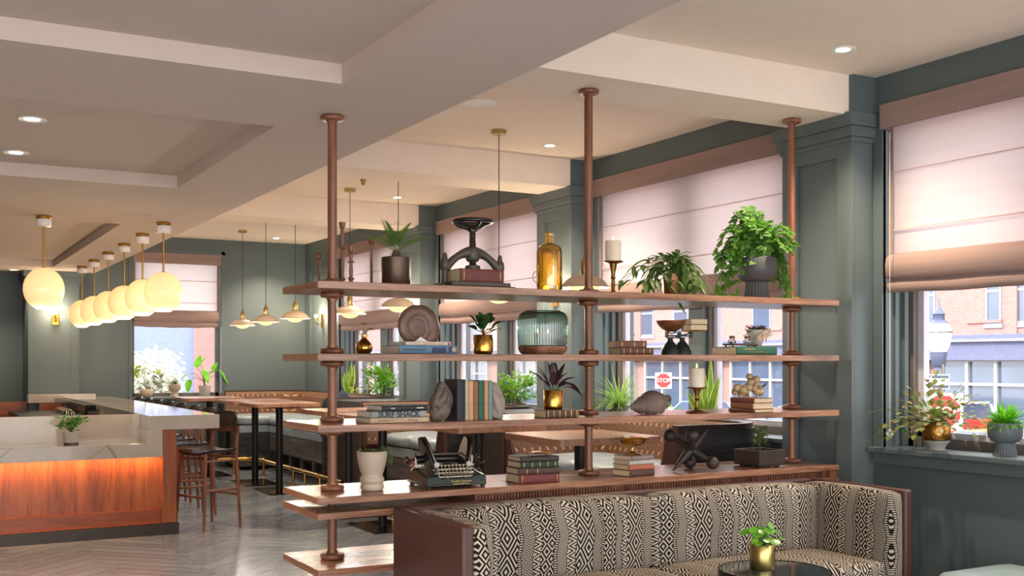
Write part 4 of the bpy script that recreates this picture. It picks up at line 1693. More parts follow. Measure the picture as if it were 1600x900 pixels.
downlight('recessed downlight in the cream ceiling above the stop sign window', 4.776, 4.594, ZC, 95)
downlight('recessed downlight in the cream ceiling near the middle post', 4.743, 7.836, ZC, 95)
downlight('recessed downlight above the pilaster behind the sago palm', 4.766, 11.128, ZC, 95)
downlight('recessed downlight over the far banquette', 4.791, 15.687, ZC, 95)
downlight('recessed downlight in the second coffer, the one closer to the sofa', 0.617, 6.53, ZS + 0.09, 80)
downlight('recessed downlight in the second coffer, the one closer to the bar', 0.625, 7.62, ZS + 0.09, 80)
downlight('recessed downlight behind the single globe over the back bar', 1.30, 16.2, ZS, 30)
downlight('added unseen downlight in the cream ceiling above the viewer', 4.78, 1.2, ZC, 95)  # downlights from here on are out of view, added to brighten floor and ceilings
downlight('added unseen downlight in the first coffer above the sofa side', 0.62, 3.3, ZS + 0.09, 85)
downlight('added unseen downlight in the first coffer far from the windows', -1.4, 3.3, ZS + 0.09, 85)
downlight('added unseen downlight in the second coffer far from the windows', -1.4, 7.0, ZS + 0.09, 85)
downlight('added unseen downlight in the third coffer behind the bar', 0.3, 13.0, ZS + 0.09, 80)
sp = thing('ceiling_speaker', 'round white flush speaker in the cream ceiling', 'speaker', (3.53, 6.77, ZC))
MB().lathe([(0, 0), (0.115, 0), (0.118, -0.004), (0.112, -0.009), (0, -0.010)], n=44).build('grille', 'white', sp)
sk = MB().lathe([(0, 0), (0.03, 0), (0.03, -0.02), (0.02, -0.03), (0.022, -0.05), (0.012, -0.06), (0, -0.06)], n=20)
tag(sk.build('sprinkler_head', 'brass_pale', None, loc=(4.0, 10.2, ZC)), 'small sprinkler head on the ceiling above the turned candlesticks', 'sprinkler')


# ------------------------------------------------------------------ things on the shelves
Z1, Z2, Z3, Z4 = [z + 0.0008 for z in SZ[:4]]


def cover_mat(c, rough=0.6):
    key = 'cover_' + c
    if key not in M:
        M[key] = paint('book_cloth_' + c.strip('#'), c, rough, var=0.12, vscale=30, bump=0.08, bscale=400)
    return key


def book(label, loc, Ln, W, T, col, rz=0.0, pages='pages', rot=None, group=None, bands=None, spine_mat=None):
    """lying book: spine along x facing -y, origin under its middle"""
    root = thing('book', label, 'book', loc, rz, group, rot)
    cm = cover_mat(col) if col.startswith('#') else col
    t = 0.0028
    h = Ln / 2
    b = MB()
    b.b2((-h, -W / 2, 0), (h, W / 2, t)).b2((-h, -W / 2, T - t), (h, W / 2, T))
    # rounded spine
    n = 7
    sp = []
    for k in range(n + 1):
        a = PI * k / n
        sp.append((-W / 2 - 0.006 * math.sin(a), T / 2 - T / 2 * math.cos(a)))
    sp += [(-W / 2 + 0.003, T - 0.001), (-W / 2 + 0.003, 0.001)]
    b.prism([(-h, y, z) for y, z in sp], (Ln, 0, 0))
    b.build('cover', cm, root, True, 0, 50)
    p = MB().b2((-h + 0.004, -W / 2 + 0.003, t), (h - 0.004, W / 2 - 0.005, T - t))
    p.build('pages', pages, root, False)
    if bands:
        g = MB()
        for u in bands:
            pr = []
            for k in range(n + 1):
                a = PI * k / n
                pr.append((-W / 2 - 0.0072 * math.sin(a), T / 2 - T / 2 * 0.96 * math.cos(a)))
            pr += [(-W / 2, T * 0.9), (-W / 2, T * 0.1)]
            g.prism([(u * Ln - 0.002, y, z) for y, z in pr], (0.004, 0, 0))
        g.build('spine_bands', 'gold_ink', root, True)
    return root


FACE = (PI / 2, 0, 0)     # lettering that reads from -y


# -- top shelf
def candlestick(label, loc, h, style):
    root = thing('candlestick', label, 'candlestick', loc, group='turned candlesticks on the top shelf')
    if style == 0:      # plain with round bulb
        pr = [(0, 0), (0.03, 0), (0.032, 0.006), (0.012, 0.014), (0.0075, 0.03), (0.0075, h - 0.035), (0.017, h - 0.026), (0.018, h - 0.014), (0.012, h - 0.004), (0.016, h), (0, h)]
    else:
        k = h
        pr = [(0, 0), (0.034, 0), (0.034, 0.006), (0.012, 0.012), (0.010, 0.030), (0.017, 0.034), (0.017, 0.039), (0.008, 0.045), (0.011, k * 0.35), (0.008, k * 0.58), (0.018, k * 0.60), (0.018, k * 0.615), (0.008, k * 0.64),
              (0.0105, k * 0.80), (0.009, k - 0.045), (0.006, k - 0.038), (0.014, k - 0.028), (0.016, k - 0.012), (0.018, k), (0.011, k), (0.010, k - 0.01), (0, k - 0.01)]
    MB().lathe(pr, n=20).build('turned_stem', 'walnut_z', root, ang=40)
    return root


candlestick('short dark candlestick half hidden beside the bar-side shelf post', (1.872, 5.39, Z1), 0.172, 0)
candlestick('tallest turned candlestick, close beside the bar-side shelf post', (1.975, 5.33, Z1), 0.33, 1)
candlestick('shorter turned candlestick with a ringed stem, next to the tallest one', (2.0, 5.27, Z1), 0.20, 1)
candlestick('plain ball-topped candlestick beside the sago palm', (2.172, 5.42, Z1), 0.265, 0)


def sago():
    root = thing('potted_sago_palm', 'small sago palm in a smoky brown cylinder pot on the top shelf', 'plant', (2.262, 5.30, Z1))
    MB().lathe([(0, 0), (0.074, 0), (0.078, 0.006), (0.078, 0.158), (0.075, 0.160), (0.072, 0.158), (0.072, 0.145), (0, 0.145)], n=40).build('pot', 'pot_brown', root, ang=50)
    MB().lathe([(0, 0.144), (0.071, 0.144), (0.06, 0.152), (0, 0.156)], n=24).build('soil', 'soil', root)
    c = MB()
    c.lathe([(0, 0.15), (0.022, 0.15), (0.026, 0.165), (0.018, 0.19), (0.008, 0.20), (0, 0.20)], n=14)
    for k in range(26):
        a = k * 2.4
        c.leaf((0.02 * math.cos(a), 0.02 * math.sin(a), 0.165 + 0.01 * (k % 3)), (math.cos(a), math.sin(a), rnd(-0.2, 0.7)), rnd(0.025, 0.05), 0.006, 0.6, 3)
    c.build('caudex', 'bark', root)
    f = MB()
    for az, el, Ln in ((185, 30, 0.22), (205, 62, 0.20), (150, 75, 0.18), (20, 42, 0.24), (350, 36, 0.21), (60, 70, 0.20), (95, 60, 0.19), (280, 55, 0.17), (330, 68, 0.18), (230, 40, 0.16), (120, 45, 0.16)):
        d = Vector((math.cos(R(az)) * math.cos(R(el)), math.sin(R(az)) * math.cos(R(el)), math.sin(R(el))))
        p = Vector((0, 0, 0.185))
        pts = []
        n = 18
        for i in range(n + 1):
            pts.append(p.copy())
            d = (d + Vector((0, 0, -0.022))).normalized()
            p = p + d * Ln / n
        f.tube(pts, [0.0028 - 0.002 * i / n for i in range(n + 1)], 5)
        for i in range(4, n):
            t = i / n
            dd = (pts[i + 1] - pts[i]).normalized()
            s = dd.cross(Vector((0, 0, 1))).normalized()
            up = s.cross(dd)
            ll = 0.050 * math.sin(PI * min(1, (t * 0.9 + 0.15))) + 0.012
            for q in (-1, 1):
                f.leaf(pts[i], dd * 0.7 + s * q * 0.8 + up * 0.45, ll, 0.0058, 0.15, 3, 0.3)
    f.build('fronds', 'L:palm', root)


sago()


def book_press():
    cx = 2.70
    root = thing('book_press', 'cast iron book press with a handwheel on the top shelf', 'press', (cx, 5.27, Z1), R(0))
    b = MB()
    b.box((0.0, 0, 0.008), (0.40, 0.25, 0.016)).box((0.0, 0, 0.026), (0.355, 0.22, 0.022))
    b.build('base_plate', 'iron', root, True, 0.004)
    a = MB()
    pts, rr = [], []
    for k in range(15):
        t = k / 14 * 2 - 1
        pts.append((t * 0.165, 0, 0.205 - 0.095 * abs(t) ** 2.2))
        rr.append(0.020 + 0.010 * (1 - abs(t)) + 0.004 * math.cos(t * 6))
    a.tube(pts, rr, 12)
    a.lathe([(0.0, 0.155), (0.030, 0.155), (0.040, 0.17), (0.040, 0.215), (0.034, 0.23), (0.0, 0.23)], n=20)
    a.build('yoke', 'iron', root, ang=60)
    for s in (-1, 1):
        p = MB()
        p.lathe([(0, 0.016), (0.03, 0.016), (0.03, 0.026), (0.019, 0.034), (0.017, 0.10), (0.024, 0.106), (0.026, 0.135), (0.022, 0.155), (0.014, 0.165), (0.012, 0.185), (0.008, 0.196), (0, 0.198)], (s * 0.168, 0, 0), 18)
        p.build('side_post', 'iron', root, ang=50)
    s = MB()
    prof = [(0.0, 0.112)]
    z = 0.112
    while z < 0.335:
        prof += [(0.0175, z), (0.0205, z + 0.004)]
        z += 0.008
    prof += [(0.0, z)]
    s.lathe(prof, n=18)
    s.build('screw', 'steel', root)
    MB().lathe([(0, 0.108), (0.042, 0.108), (0.042, 0.13), (0.03, 0.135), (0, 0.135)], n=20).build('pressure_foot', 'iron', root, ang=50)
    w = MB()
    w.torus((0, 0, 0.372), 0.104, 0.0115, 44, 10)
    for k in range(3):
        an = R(25 + 120 * k)
        c_, s_ = math.cos(an), math.sin(an)
        w.tube([(0, 0, 0.335), (c_ * 0.03, s_ * 0.03, 0.338), (c_ * 0.075, s_ * 0.075, 0.350), (c_ * 0.103, s_ * 0.103, 0.370)], [0.014, 0.013, 0.011, 0.012], 10)
    w.lathe([(0, 0.318), (0.026, 0.318), (0.028, 0.335), (0.024, 0.352), (0.012, 0.358), (0, 0.358)], n=18)
    w.build('handwheel', 'iron_black', root, ang=60)
    return cx


pcx = book_press()
book('thick red ledger clamped in the cast iron press', (pcx + 0.005, 5.27, Z1 + 0.0375), 0.262, 0.20, 0.0695, '#6d3a34', pages='pages', bands=(-0.42, 0.42))


def bottle():
    root = thing('glass_bottle', 'tall amber glass bottle on the top shelf', 'bottle', (3.176, 5.25, Z1))
    out = [(0, 0.004), (0.066, 0.0), (0.0725, 0.006), (0.0735, 0.02), (0.0735, 0.225), (0.070, 0.245), (0.058, 0.262), (0.036, 0.272), (0.023, 0.280), (0.0215, 0.318), (0.0265, 0.320), (0.0275, 0.330), (0.0265, 0.336), (0.018, 0.336)]
    inn = [(0.018, 0.28), (0.034, 0.268), (0.055, 0.258), (0.067, 0.241), (0.070, 0.222), (0.070, 0.022), (0.066, 0.010), (0, 0.012)]
    MB().lathe(out + inn, n=48, cap=False).build('glass_body', 'amber', root, ang=50)
    r = MB().torus((-0.078, 0.0, 0.085), 0.032, 0.0022, 30, 6, 'Y')
    r.build('ring_handle', 'brass_dull', root)


bottle()


def pillar_candle(label, loc, hs, hc, rc, lit_glow=True, m='brass_dull'):
    """turned holder of height hs with a pillar candle on it"""
    root = thing('candle_holder', label.replace('ivory pillar candle on', 'turned'), 'candle holder', loc)
    root['label'] = label.split('|')[0]
    k = hs
    pr = [(0, 0), (rc * 1.35, 0), (rc * 1.38, 0.006), (rc * 1.1, 0.013), (0.012, 0.022), (0.015, 0.03), (0.010, 0.038), (0.013, k * 0.36), (0.010, k * 0.47), (0.017, k * 0.52), (0.011, k * 0.57), (0.013, k * 0.68), (0.020, k * 0.84),
          (0.024, k - 0.014), (rc * 1.05, k - 0.009), (rc * 1.28, k - 0.004), (rc * 1.28, k), (0, k)]
    MB().lathe(pr, n=28).build('turned_stem', m, root, ang=45)
    c = thing('pillar_candle', label.split('|')[1], 'candle', (loc[0], loc[1], loc[2] + hs))
    MB().lathe([(0, 0), (rc, 0), (rc, hc - 0.004), (rc - 0.004, hc), (rc * 0.6, hc - 0.004), (0, hc - 0.006)], n=36).build('wax', 'candle', c, ang=60)
    MB().cyl((0, 0, hc - 0.007), (0, 0, hc + 0.004), 0.0015, n=6).build('wick', 'black', c)
    MB().lathe([(0, hc + 0.001), (0.004, hc + 0.005), (0.005, hc + 0.011), (0.003, hc + 0.02), (0.0, hc + 0.029)], n=12).build('flame', 'flame', c)


pillar_candle('turned brass candle holder on the top shelf beside the middle post|short ivory pillar candle on the top shelf beside the middle post', (3.664, 5.33, Z1), 0.205, 0.122, 0.047)


def hoya():
    root = thing('trailing_hoya_plant', 'trailing long-leaved plant in a copper pot spilling over the top shelf', 'plant', (3.99, 5.22, Z1))
    MB().lathe([(0, 0), (0.055, 0), (0.058, 0.004), (0.066, 0.135), (0.063, 0.137), (0.060, 0.125), (0, 0.125)], (0.03, 0, 0), 28, 20, 0.02).build('pot', 'copper', root, ang=50)
    MB().lathe([(0, 0.12), (0.058, 0.12), (0.04, 0.13), (0, 0.132)], (0.03, 0, 0), 20).build('soil', 'soil', root)
    st, lf = MB(), MB()
    random.seed(21)
    arms = []
    for k in range(26):
        az = R(rnd(150, 400)) if k % 3 else R(rnd(0, 360))
        arms.append((az, rnd(0.09, 0.26), rnd(0.03, 0.13)))
    arms += [(R(183), 0.43, 0.10), (R(176), 0.40, 0.06), (R(190), 0.36, 0.10), (R(200), 0.30, 0.02), (R(-8), 0.26, 0.08), (R(-20), 0.24, 0.05)]
    for az, reach, rise in arms:
        pts = []
        n = 9
        for i in range(n + 1):
            t = i / n
            x = 0.03 + math.cos(az) * reach * t
            y = math.sin(az) * min(reach, 0.17) * t
            z = 0.128 + rise * math.sin(PI * min(1, t * 1.05)) * 1.0 - 0.10 * t * t * (0.4 + reach)
            z = max(z, 0.012)
            pts.append(Vector((x, y, z)))
        st.tube(pts, 0.0018, 5)
        for i in range(2, n + 1, 1 if reach < 0.2 else 2):
            d = (pts[i] - pts[i - 1]).normalized()
            s = d.cross(Vector((0, 0, 1))).normalized()
            for q in (-1, 1):
                if random.random() < 0.62:
                    dr = d * rnd(0.4, 1) + s * q * rnd(0.4, 1.0) + Vector((0, 0, rnd(-0.1, 0.5)))
                    tip_z = pts[i].z
                    Lg = rnd(0.07, 0.125)
                    lf.leaf(pts[i], dr, Lg, rnd(0.024, 0.036), 0.9 if tip_z > 0.06 else 0.0, 5, 0.25)
    lf.rest()
    # the strand that hangs over the front edge
    pts = [Vector((-0.10, -0.10, 0.10)), Vector((-0.12, -0.20, 0.06)), Vector((-0.13, -0.248, 0.0)), Vector((-0.13, -0.255, -0.05))]
    st.tube(pts, 0.0018, 5)
    lf.leaf(pts[-1], (0.5, 0, -0.55), 0.085, 0.032, 0.2, 5, 0.2)
    lf.leaf(pts[-1], (0.16, 0, -0.05), 0.05, 0.03, 1.6, 5, 0.2)
    st.build('stem', 'stem', root)
    lf.build('foliage', 'L:hoya', root)


hoya()
bx_ = thing('wooden_bowl', 'small dark wooden bowl behind the trailing plant leaves', 'bowl', (4.23, 5.45, Z1))
MB().lathe([(0, 0), (0.05, 0), (0.068, 0.03), (0.07, 0.062), (0.066, 0.062), (0.06, 0.03), (0, 0.012)], n=30).build('bowl_shell', 'iron', bx_, ang=60)


def fluted_pot(root, rb, hb, rbowl, hbowl, mat):
    """bowl on a fluted flaring foot"""
    f = MB().lathe([(0, 0), (rb * 1.05, 0), (rb * 1.02, 0.004), (rb * 0.86, hb * 0.75), (rb * 0.84, hb), (0, hb)], n=120, flute=24, fl_amp=0.035)
    f.build('fluted_foot', mat, root, ang=60)
    b = MB().lathe([(0, hb - 0.002), (rb * 0.82, hb - 0.002), (rbowl * 0.80, hb + hbowl * 0.10), (rbowl * 0.97, hb + hbowl * 0.32), (rbowl, hb + hbowl * 0.55), (rbowl * 0.965, hb + hbowl * 0.95), (rbowl * 0.93, hb + hbowl),
                    (rbowl * 0.89, hb + hbowl * 0.97), (rbowl * 0.87, hb + hbowl * 0.86), (0, hb + hbowl * 0.86)], n=56)
    bo = b.build('bowl', mat, root, ang=60)
    MB().lathe([(0, hb + hbowl * 0.86), (rbowl * 0.86, hb + hbowl * 0.865), (0, hb + hbowl * 0.9)], n=24).build('soil', 'soil', bo)


def lobed(mb, p, d, up, Ln, W):
    """one crinkled lobed leaflet"""
    d = Vector(d).normalized()
    s = d.cross(up)
    if s.length < 0.05:
        s = Vector((1, 0, 0))
    s.normalize()
    n = s.cross(d)
    out = []
    for t, w in ((0, 0.12), (0.12, 0.55), (0.22, 0.42), (0.34, 0.95), (0.45, 0.65), (0.58, 0.85), (0.68, 0.5), (0.82, 0.55), (0.90, 0.28), (1.0, 0.03)):
        out.append((t, w * W / 2))
    rows = []
    for t, w in out:
        c = Vector(p) + d * (Ln * t) + n * (-0.25 * Ln * t * t)
        j = lambda: n * rnd(-0.004, 0.007)
        rows.append((mb.bm.verts.new(c - s * w + j()), mb.bm.verts.new(c), mb.bm.verts.new(c + s * w + j())))
    for a, b in zip(rows, rows[1:]):
        mb.bm.faces.new((a[0], a[1], b[1], b[0]))
        mb.bm.faces.new((a[1], a[2], b[2], b[1]))


def crinkle_fern():
    root = thing('potted_fern', 'bright crinkled fern in a charcoal fluted pot at the wall end of the top shelf', 'plant', (4.632, 5.17, Z1))
    fluted_pot(root, 0.078, 0.105, 0.128, 0.15, 'pot_grey')
    random.seed(5)
    st, lf = MB(), MB()
    fr = []
    for k in range(40):
        fr.append((R(k * 137.5), rnd(0.12, 0.27), rnd(0.06, 0.22), rnd(0.02, 0.22)))
    fr += [(R(a), r_, u_, dn) for a, r_, u_, dn in ((176, 0.27, 0.14, 0.50), (183, 0.25, 0.12, 0.44), (170, 0.29, 0.10, 0.46), (190, 0.23, 0.08, 0.48), (180, 0.30, 0.17, 0.36), (160, 0.26, 0.16, 0.30),
                                                    (0, 0.27, 0.12, 0.40), (8, 0.28, 0.10, 0.30), (-6, 0.28, 0.09, 0.42), (14, 0.25, 0.2, 0.22), (-15, 0.30, 0.16, 0.26), (2, 0.24, 0.16, 0.36),
                                                    (232, 0.13, 0.05, 0.40), (80, 0.12, 0.25, 0.06), (85, 0.12, 0.34, 0.05), (50, 0.16, 0.33, 0.06), (115, 0.15, 0.31, 0.06), (110, 0.10, 0.26, 0.04), (140, 0.22, 0.24, 0.1), (40, 0.24, 0.24, 0.12), (25, 0.27, 0.23, 0.12), (155, 0.27, 0.22, 0.14), (165, 0.24, 0.2, 0.2), (10, 0.22, 0.24, 0.1))]
    for az, reach, rise, fall in fr:
        if math.sin(az) < -0.25 and math.degrees(az) % 360 not in (250,):
            fall *= 0.3
            reach *= 0.8
            rise = max(rise, 0.12)
        n = 10
        pts = []
        for i in range(n + 1):
            t = i / n
            pts.append(Vector((math.cos(az) * reach * (t ** 0.8), math.sin(az) * min(reach, 0.20) * (t ** 0.8), 0.250 + rise * math.sin(PI * min(1.0, t * 0.62 + 0.02)) - (fall) * t ** 2.2)))
        pts = [Vector((p.x, p.y, max(p.z, 0.006))) for p in pts]
        st.tube(pts, 0.0016, 5)
        for i in range(3, n + 1):
            d = (pts[i] - pts[i - 1]).normalized()
            s = d.cross(Vector((0, 0, 1)))
            s = s.normalized() if s.length > 0.05 else Vector((1, 0, 0))
            up = s.cross(d)
            for q in (-1, 1):
                lobed(lf, pts[i], d * 0.5 + s * q * rnd(0.6, 1) + up * rnd(0, 0.5), up + Vector((rnd(-.4, .4), rnd(-.4, .4), 0)), rnd(0.042, 0.07), rnd(0.034, 0.052))
        lobed(lf, pts[-1], pts[-1] - pts[-2], Vector((0, -1, 0.3)), 0.05, 0.04)
    st.build('stem', 'stem', root)
    lf.rest().build('fronds', 'L:fern', root)


crinkle_fern()


# -- second shelf
def mister():
    root = thing('plant_mister', 'small ribbed brass plant mister on the second shelf', 'mister', (2.083, 5.30, Z2))
    MB().lathe([(0, 0), (0.028, 0), (0.040, 0.014), (0.0435, 0.032), (0.038, 0.052), (0.024, 0.068), (0.014, 0.078), (0.013, 0.088), (0.017, 0.09), (0.017, 0.098), (0, 0.1)], n=60, flute=12, fl_amp=0.03).build('ribbed_body', 'brass', root, ang=60)
    p = MB().cyl((0, 0, 0.095), (0, 0, 0.155), 0.003, n=8).cyl((-0.014, 0, 0.157), (0.014, 0, 0.157), 0.003, n=8).tube([(0.004, 0, 0.105), (0.016, 0, 0.122), (0.034, 0, 0.132), (0.046, 0, 0.134)], 0.003, 8)
    p.build('pump', 'brass_dull', root)
    MB().torus((-0.016, 0, 0.112), 0.011, 0.002, 20, 6, 'Y').build('finger_ring', 'brass_dull', root)


mister()
bb = book('wide blue picture book lying under the spiral fossil', (2.362, 5.235, Z2), 0.325, 0.24, 0.044, '#5f7f9c', pages='pages_w')
bb2 = MB().b2((0.02, -0.1275, 0.006), (0.10, -0.1265, 0.034)).b2((0.115, -0.1275, 0.008), (0.135, -0.1265, 0.036))
bb2.build('spine_picture', paint('navy_print', '#2f3f5e', 0.6, var=0.4, vscale=60), bb, False)
MB().cyl((0.145, -0.1262, 0.022), (0.145, -0.1276, 0.022), 0.012, n=20).build('spine_rosette', paint('pink_print', '#c79a8c', 0.6), bb, False)
bw_ = book('thin white book between the blue book and the spiral fossil', (2.377, 5.245, Z2 + 0.044), 0.258, 0.20, 0.020, '#dccfbd', pages='pages_w')

MB().cyl((0.115, -0.1055, 0.010), (0.115, -0.1072, 0.010), 0.007, n=16).build('spine_dot', 'red', bw_, False)


def ammonite():
    root = thing('ammonite_fossil', 'large brown spiral fossil standing on edge on two books', 'fossil', (2.373, 5.28, Z2 + 0.0645))
    m = MB()
    turns = 3.0
    pts, rr = [], []
    n = 110
    Rmax = 0.103
    b = math.log(3.375) / (turns * 2 * PI)
    for i in range(n + 1):
        th = turns * 2 * PI * i / n
        r = Rmax / 3.375 * math.exp(b * th)
        a = -th + R(-95)
        pts.append(Vector((r * math.cos(a), 0, 0.078 + r * math.sin(a))))
        rr.append(r * 0.40 + 0.003 + 0.0010 * math.sin(i * 1.9))
    m.tube(pts, rr, 14)
    for v in m.bm.verts:
        v.co.y *= 0.6
        if v.co.z < 0.001:
            v.co.z = 0.001
    m.sph((0, 0, 0.078), 0.07, (1, 0.22, 1), 20)
    m.build('spiral_shell', 'ammonite', root, ang=70)
    w = MB().prism([(-0.035, -0.052, 0.0), (0.045, -0.052, 0.0), (0.002, -0.045, 0.026)], (0, 0.012, 0))
    w.build('display_wedge', 'white', root, False)


ammonite()


def peperomia():
    root = thing('potted_peperomia', 'round-leaved peperomia in a shiny brass pot on the second shelf', 'plant', (2.754, 5.25, Z2))
    MB().lathe([(0, 0), (0.045, 0), (0.053, 0.008), (0.054, 0.02), (0.0555, 0.104), (0.0535, 0.106), (0.052, 0.10), (0.05, 0.09), (0, 0.09)], n=44).build('pot', 'brass', root, ang=50)
    MB().lathe([(0, 0.09), (0.05, 0.09), (0, 0.096)], n=20).build('soil', 'soil', root)
    random.seed(12)
    st, lf = MB(), MB()
    st.cyl((0, 0, 0.09), (0.002, 0, 0.13), 0.006, 0.004, 8)
    for az, el, Ln, sz in ((190, 20, 0.045, 0.055), (160, 50, 0.05, 0.06), (200, 65, 0.06, 0.055), (100, 75, 0.07, 0.05), (20, 60, 0.06, 0.055), (350, 30, 0.055, 0.06), (10, 15, 0.05, 0.065), (250, 45, 0.04, 0.06), (290, 25, 0.045, 0.06),
                           (320, 55, 0.05, 0.058), (225, 30, 0.05, 0.05), (60, 55, 0.055, 0.05), (130, 70, 0.06, 0.05), (275, 70, 0.05, 0.05), (30, 40, 0.06, 0.055)):
        d = Vector((math.cos(R(az)) * math.cos(R(el)), math.sin(R(az)) * math.cos(R(el)), math.sin(R(el))))
        p0 = Vector((0, 0, rnd(0.10, 0.13)))
        p1 = p0 + d * Ln
        st.tube([p0, p0.lerp(p1, 0.5) + Vector((0, 0, 0.004)), p1], 0.0022, 5)
        lf.leaf(p1, d + Vector((0, 0, 0.35)), sz * 1.2, sz * 0.92, 0.5, 6, 0.2, 'obov', rnd(-0.5, 0.5))
    st.build('stem', 'stem', root)
    lf.build('foliage', 'L:pep', root)


peperomia()


def hurricane():
    root = thing('candle_lantern', 'ribbed sea-green glass hurricane lantern on a wooden base', 'lantern', (3.143, 5.27, Z2))
    MB().lathe([(0, 0), (0.115, 0), (0.128, 0.010), (0.138, 0.028), (0.140, 0.046), (0.134, 0.046), (0.130, 0.040), (0, 0.036)], n=56).build('wooden_base', 'walnut', root, ang=50)
    out = [(0.137, 0.046), (0.141, 0.10), (0.143, 0.16), (0.140, 0.205), (0.130, 0.228), (0.112, 0.240), (0.100, 0.243)]
    MB().lathe(out, n=240, flute=60, fl_amp=0.010, cap=False).build('ribbed_glass', 'teal_glass', root, ang=80)
    MB().torus((0, 0, 0.048), 0.1375, 0.0035, 60, 8).torus((0, 0, 0.243), 0.100, 0.0025, 60, 8).build('glass_rim', paint('dark_glass_rim', '#3c4a4a', 0.2), root)
    for x, y, h in ((-0.02, 0.02, 0.085), (0.022, -0.02, 0.082)):
        c = thing('pillar_candle', 'slim ivory candle inside the ribbed glass lantern', 'candle', (3.143 + x, 5.27 + y, Z2 + 0.037), group='candles inside the lantern')
        MB().lathe([(0, 0), (0.019, 0), (0.019, h), (0, h - 0.002)], n=20).build('wax', 'candle', c, ang=60)
        MB().lathe([(0, h), (0.004, h + 0.006), (0.003, h + 0.015), (0, h + 0.025)], n=10).build('flame', 'flame', c)


hurricane()
book('upper worn brown leather book of the pair beside the balance scale', (3.685, 5.22, Z2 + 0.041), 0.19, 0.14, 0.040, '#6e4a3c', R(-14), bands=(-0.3, 0.1, 0.4))
book('lower worn brown leather book of the pair beside the balance scale', (3.715, 5.22, Z2), 0.21, 0.155, 0.041, '#5f4034', R(-10), bands=(-0.4, -0.2, 0, 0.2, 0.4))


def scale():
    root = thing('balance_scale', 'antique kitchen balance scale with a copper pan on the second shelf', 'scale', (4.09, 5.25, Z2), R(-6))
    for x in (-0.062, 0.022):
        MB().lathe([(0, 0), (0.060, 0), (0.058, 0.02), (0.046, 0.050), (0.028, 0.072), (0.018, 0.085), (0.016, 0.098), (0.021, 0.101), (0.021, 0.106), (0, 0.108)], (x, 0, 0), 24).build('bell_pedestal', 'iron_green', root, ang=50)
    b = MB()
    b.b2((-0.085, -0.012, 0.111), (0.085, -0.006, 0.121)).b2((-0.085, 0.006, 0.111), (0.085, 0.012, 0.121))
    for x in (-0.085, 0.0, 0.082):
        b.b2((x - 0.005, -0.014, 0.104), (x + 0.005, 0.014, 0.142))
    b.tube([(-0.02, 0, 0.106), (0.0, 0, 0.134), (0.03, 0, 0.118), (0.08, 0, 0.137)], 0.005, 6)
    b.tube([(-0.085, 0, 0.138), (-0.05, 0, 0.128), (-0.02, 0, 0.140)], 0.004, 6)
    b.b2((-0.062, -0.004, 0.103), (0.022, 0.004, 0.109))
    b.build('beam', 'iron_green', root, False, 0.001)
    MB().b2((0.03, -0.06, 0.141), (0.14, 0.06, 0.147)).build('weighing_plate', 'brass_dull', root, True, 0.002)
    MB().torus((-0.055, 0, 0.143), 0.028, 0.0035, 24, 8).build('pan_cradle', 'iron', root)
    MB().lathe([(0, 0.142), (0.030, 0.143), (0.062, 0.162), (0.085, 0.190), (0.090, 0.207), (0.087, 0.207), (0.081, 0.190), (0.058, 0.166), (0.028, 0.148), (0, 0.147)], (-0.055, 0, 0), 40, cap=False).build('pan', 'copper', root, ang=60)
    return root


scale()
book('upper of two old books lying on the scale plate', (4.192, 5.225, Z2 + 0.1482 + 0.0355), 0.118, 0.115, 0.034, '#7d6650', R(172), pages='pages')
book('lower of two old books lying on the scale plate', (4.190, 5.225, Z2 + 0.1482), 0.116, 0.115, 0.035, '#8a5a35', R(171), pages='pages')

gb = book('green cloth book lying under the inkwell tray', (4.530, 5.17, Z2), 0.335, 0.22, 0.050, '#1f5c48', R(3), pages='pages')


def ink_tray():
    root = thing('inkwell_tray', 'low wooden desk tray on the green cloth book', 'tray', (4.465, 5.14, Z2 + 0.0505), R(3))
    MB().b2((-0.095, -0.045, 0.008), (0.12, 0.045, 0.020)).build('tray_board', 'pot_brown', root, False, 0.003)
    MB().sph((-0.08, -0.03, 0.005), 0.006).sph((0.105, -0.03, 0.005), 0.006).sph((-0.08, 0.03, 0.005), 0.006).sph((0.105, 0.03, 0.005), 0.006).build('foot', 'iron', root)
    MB().tube([(-0.115, -0.04, 0.004), (-0.09, -0.02, 0.022), (-0.04, 0.02, 0.024)], [0.002, 0.003, 0.0035], 8).build('pen', 'steel', root)
    for x, lb in ((-0.055, 'glass inkwell on the desk tray, the one by the pen'), (0.065, 'glass inkwell on the desk tray, the one by the twig pot')):
        w = thing('inkwell', lb, 'inkwell', (4.465 + x, 5.14, Z2 + 0.071), R(3))
        MB().lathe([(0, 0), (0.024, 0), (0.026, 0.004), (0.024, 0.018), (0.014, 0.025), (0.013, 0.030), (0, 0.030)], n=8).build('glass_body', 'clear', w, False)
        MB().lathe([(0, 0.002), (0.02, 0.002), (0.019, 0.010), (0, 0.010)], n=8).build('ink', 'iron', w, False)
        MB().lathe([(0, 0.03), (0.018, 0.03), (0.018, 0.043), (0.015, 0.046), (0, 0.046)], n=20).build('cap', 'pot_brown', w, ang=40)


ink_tray()


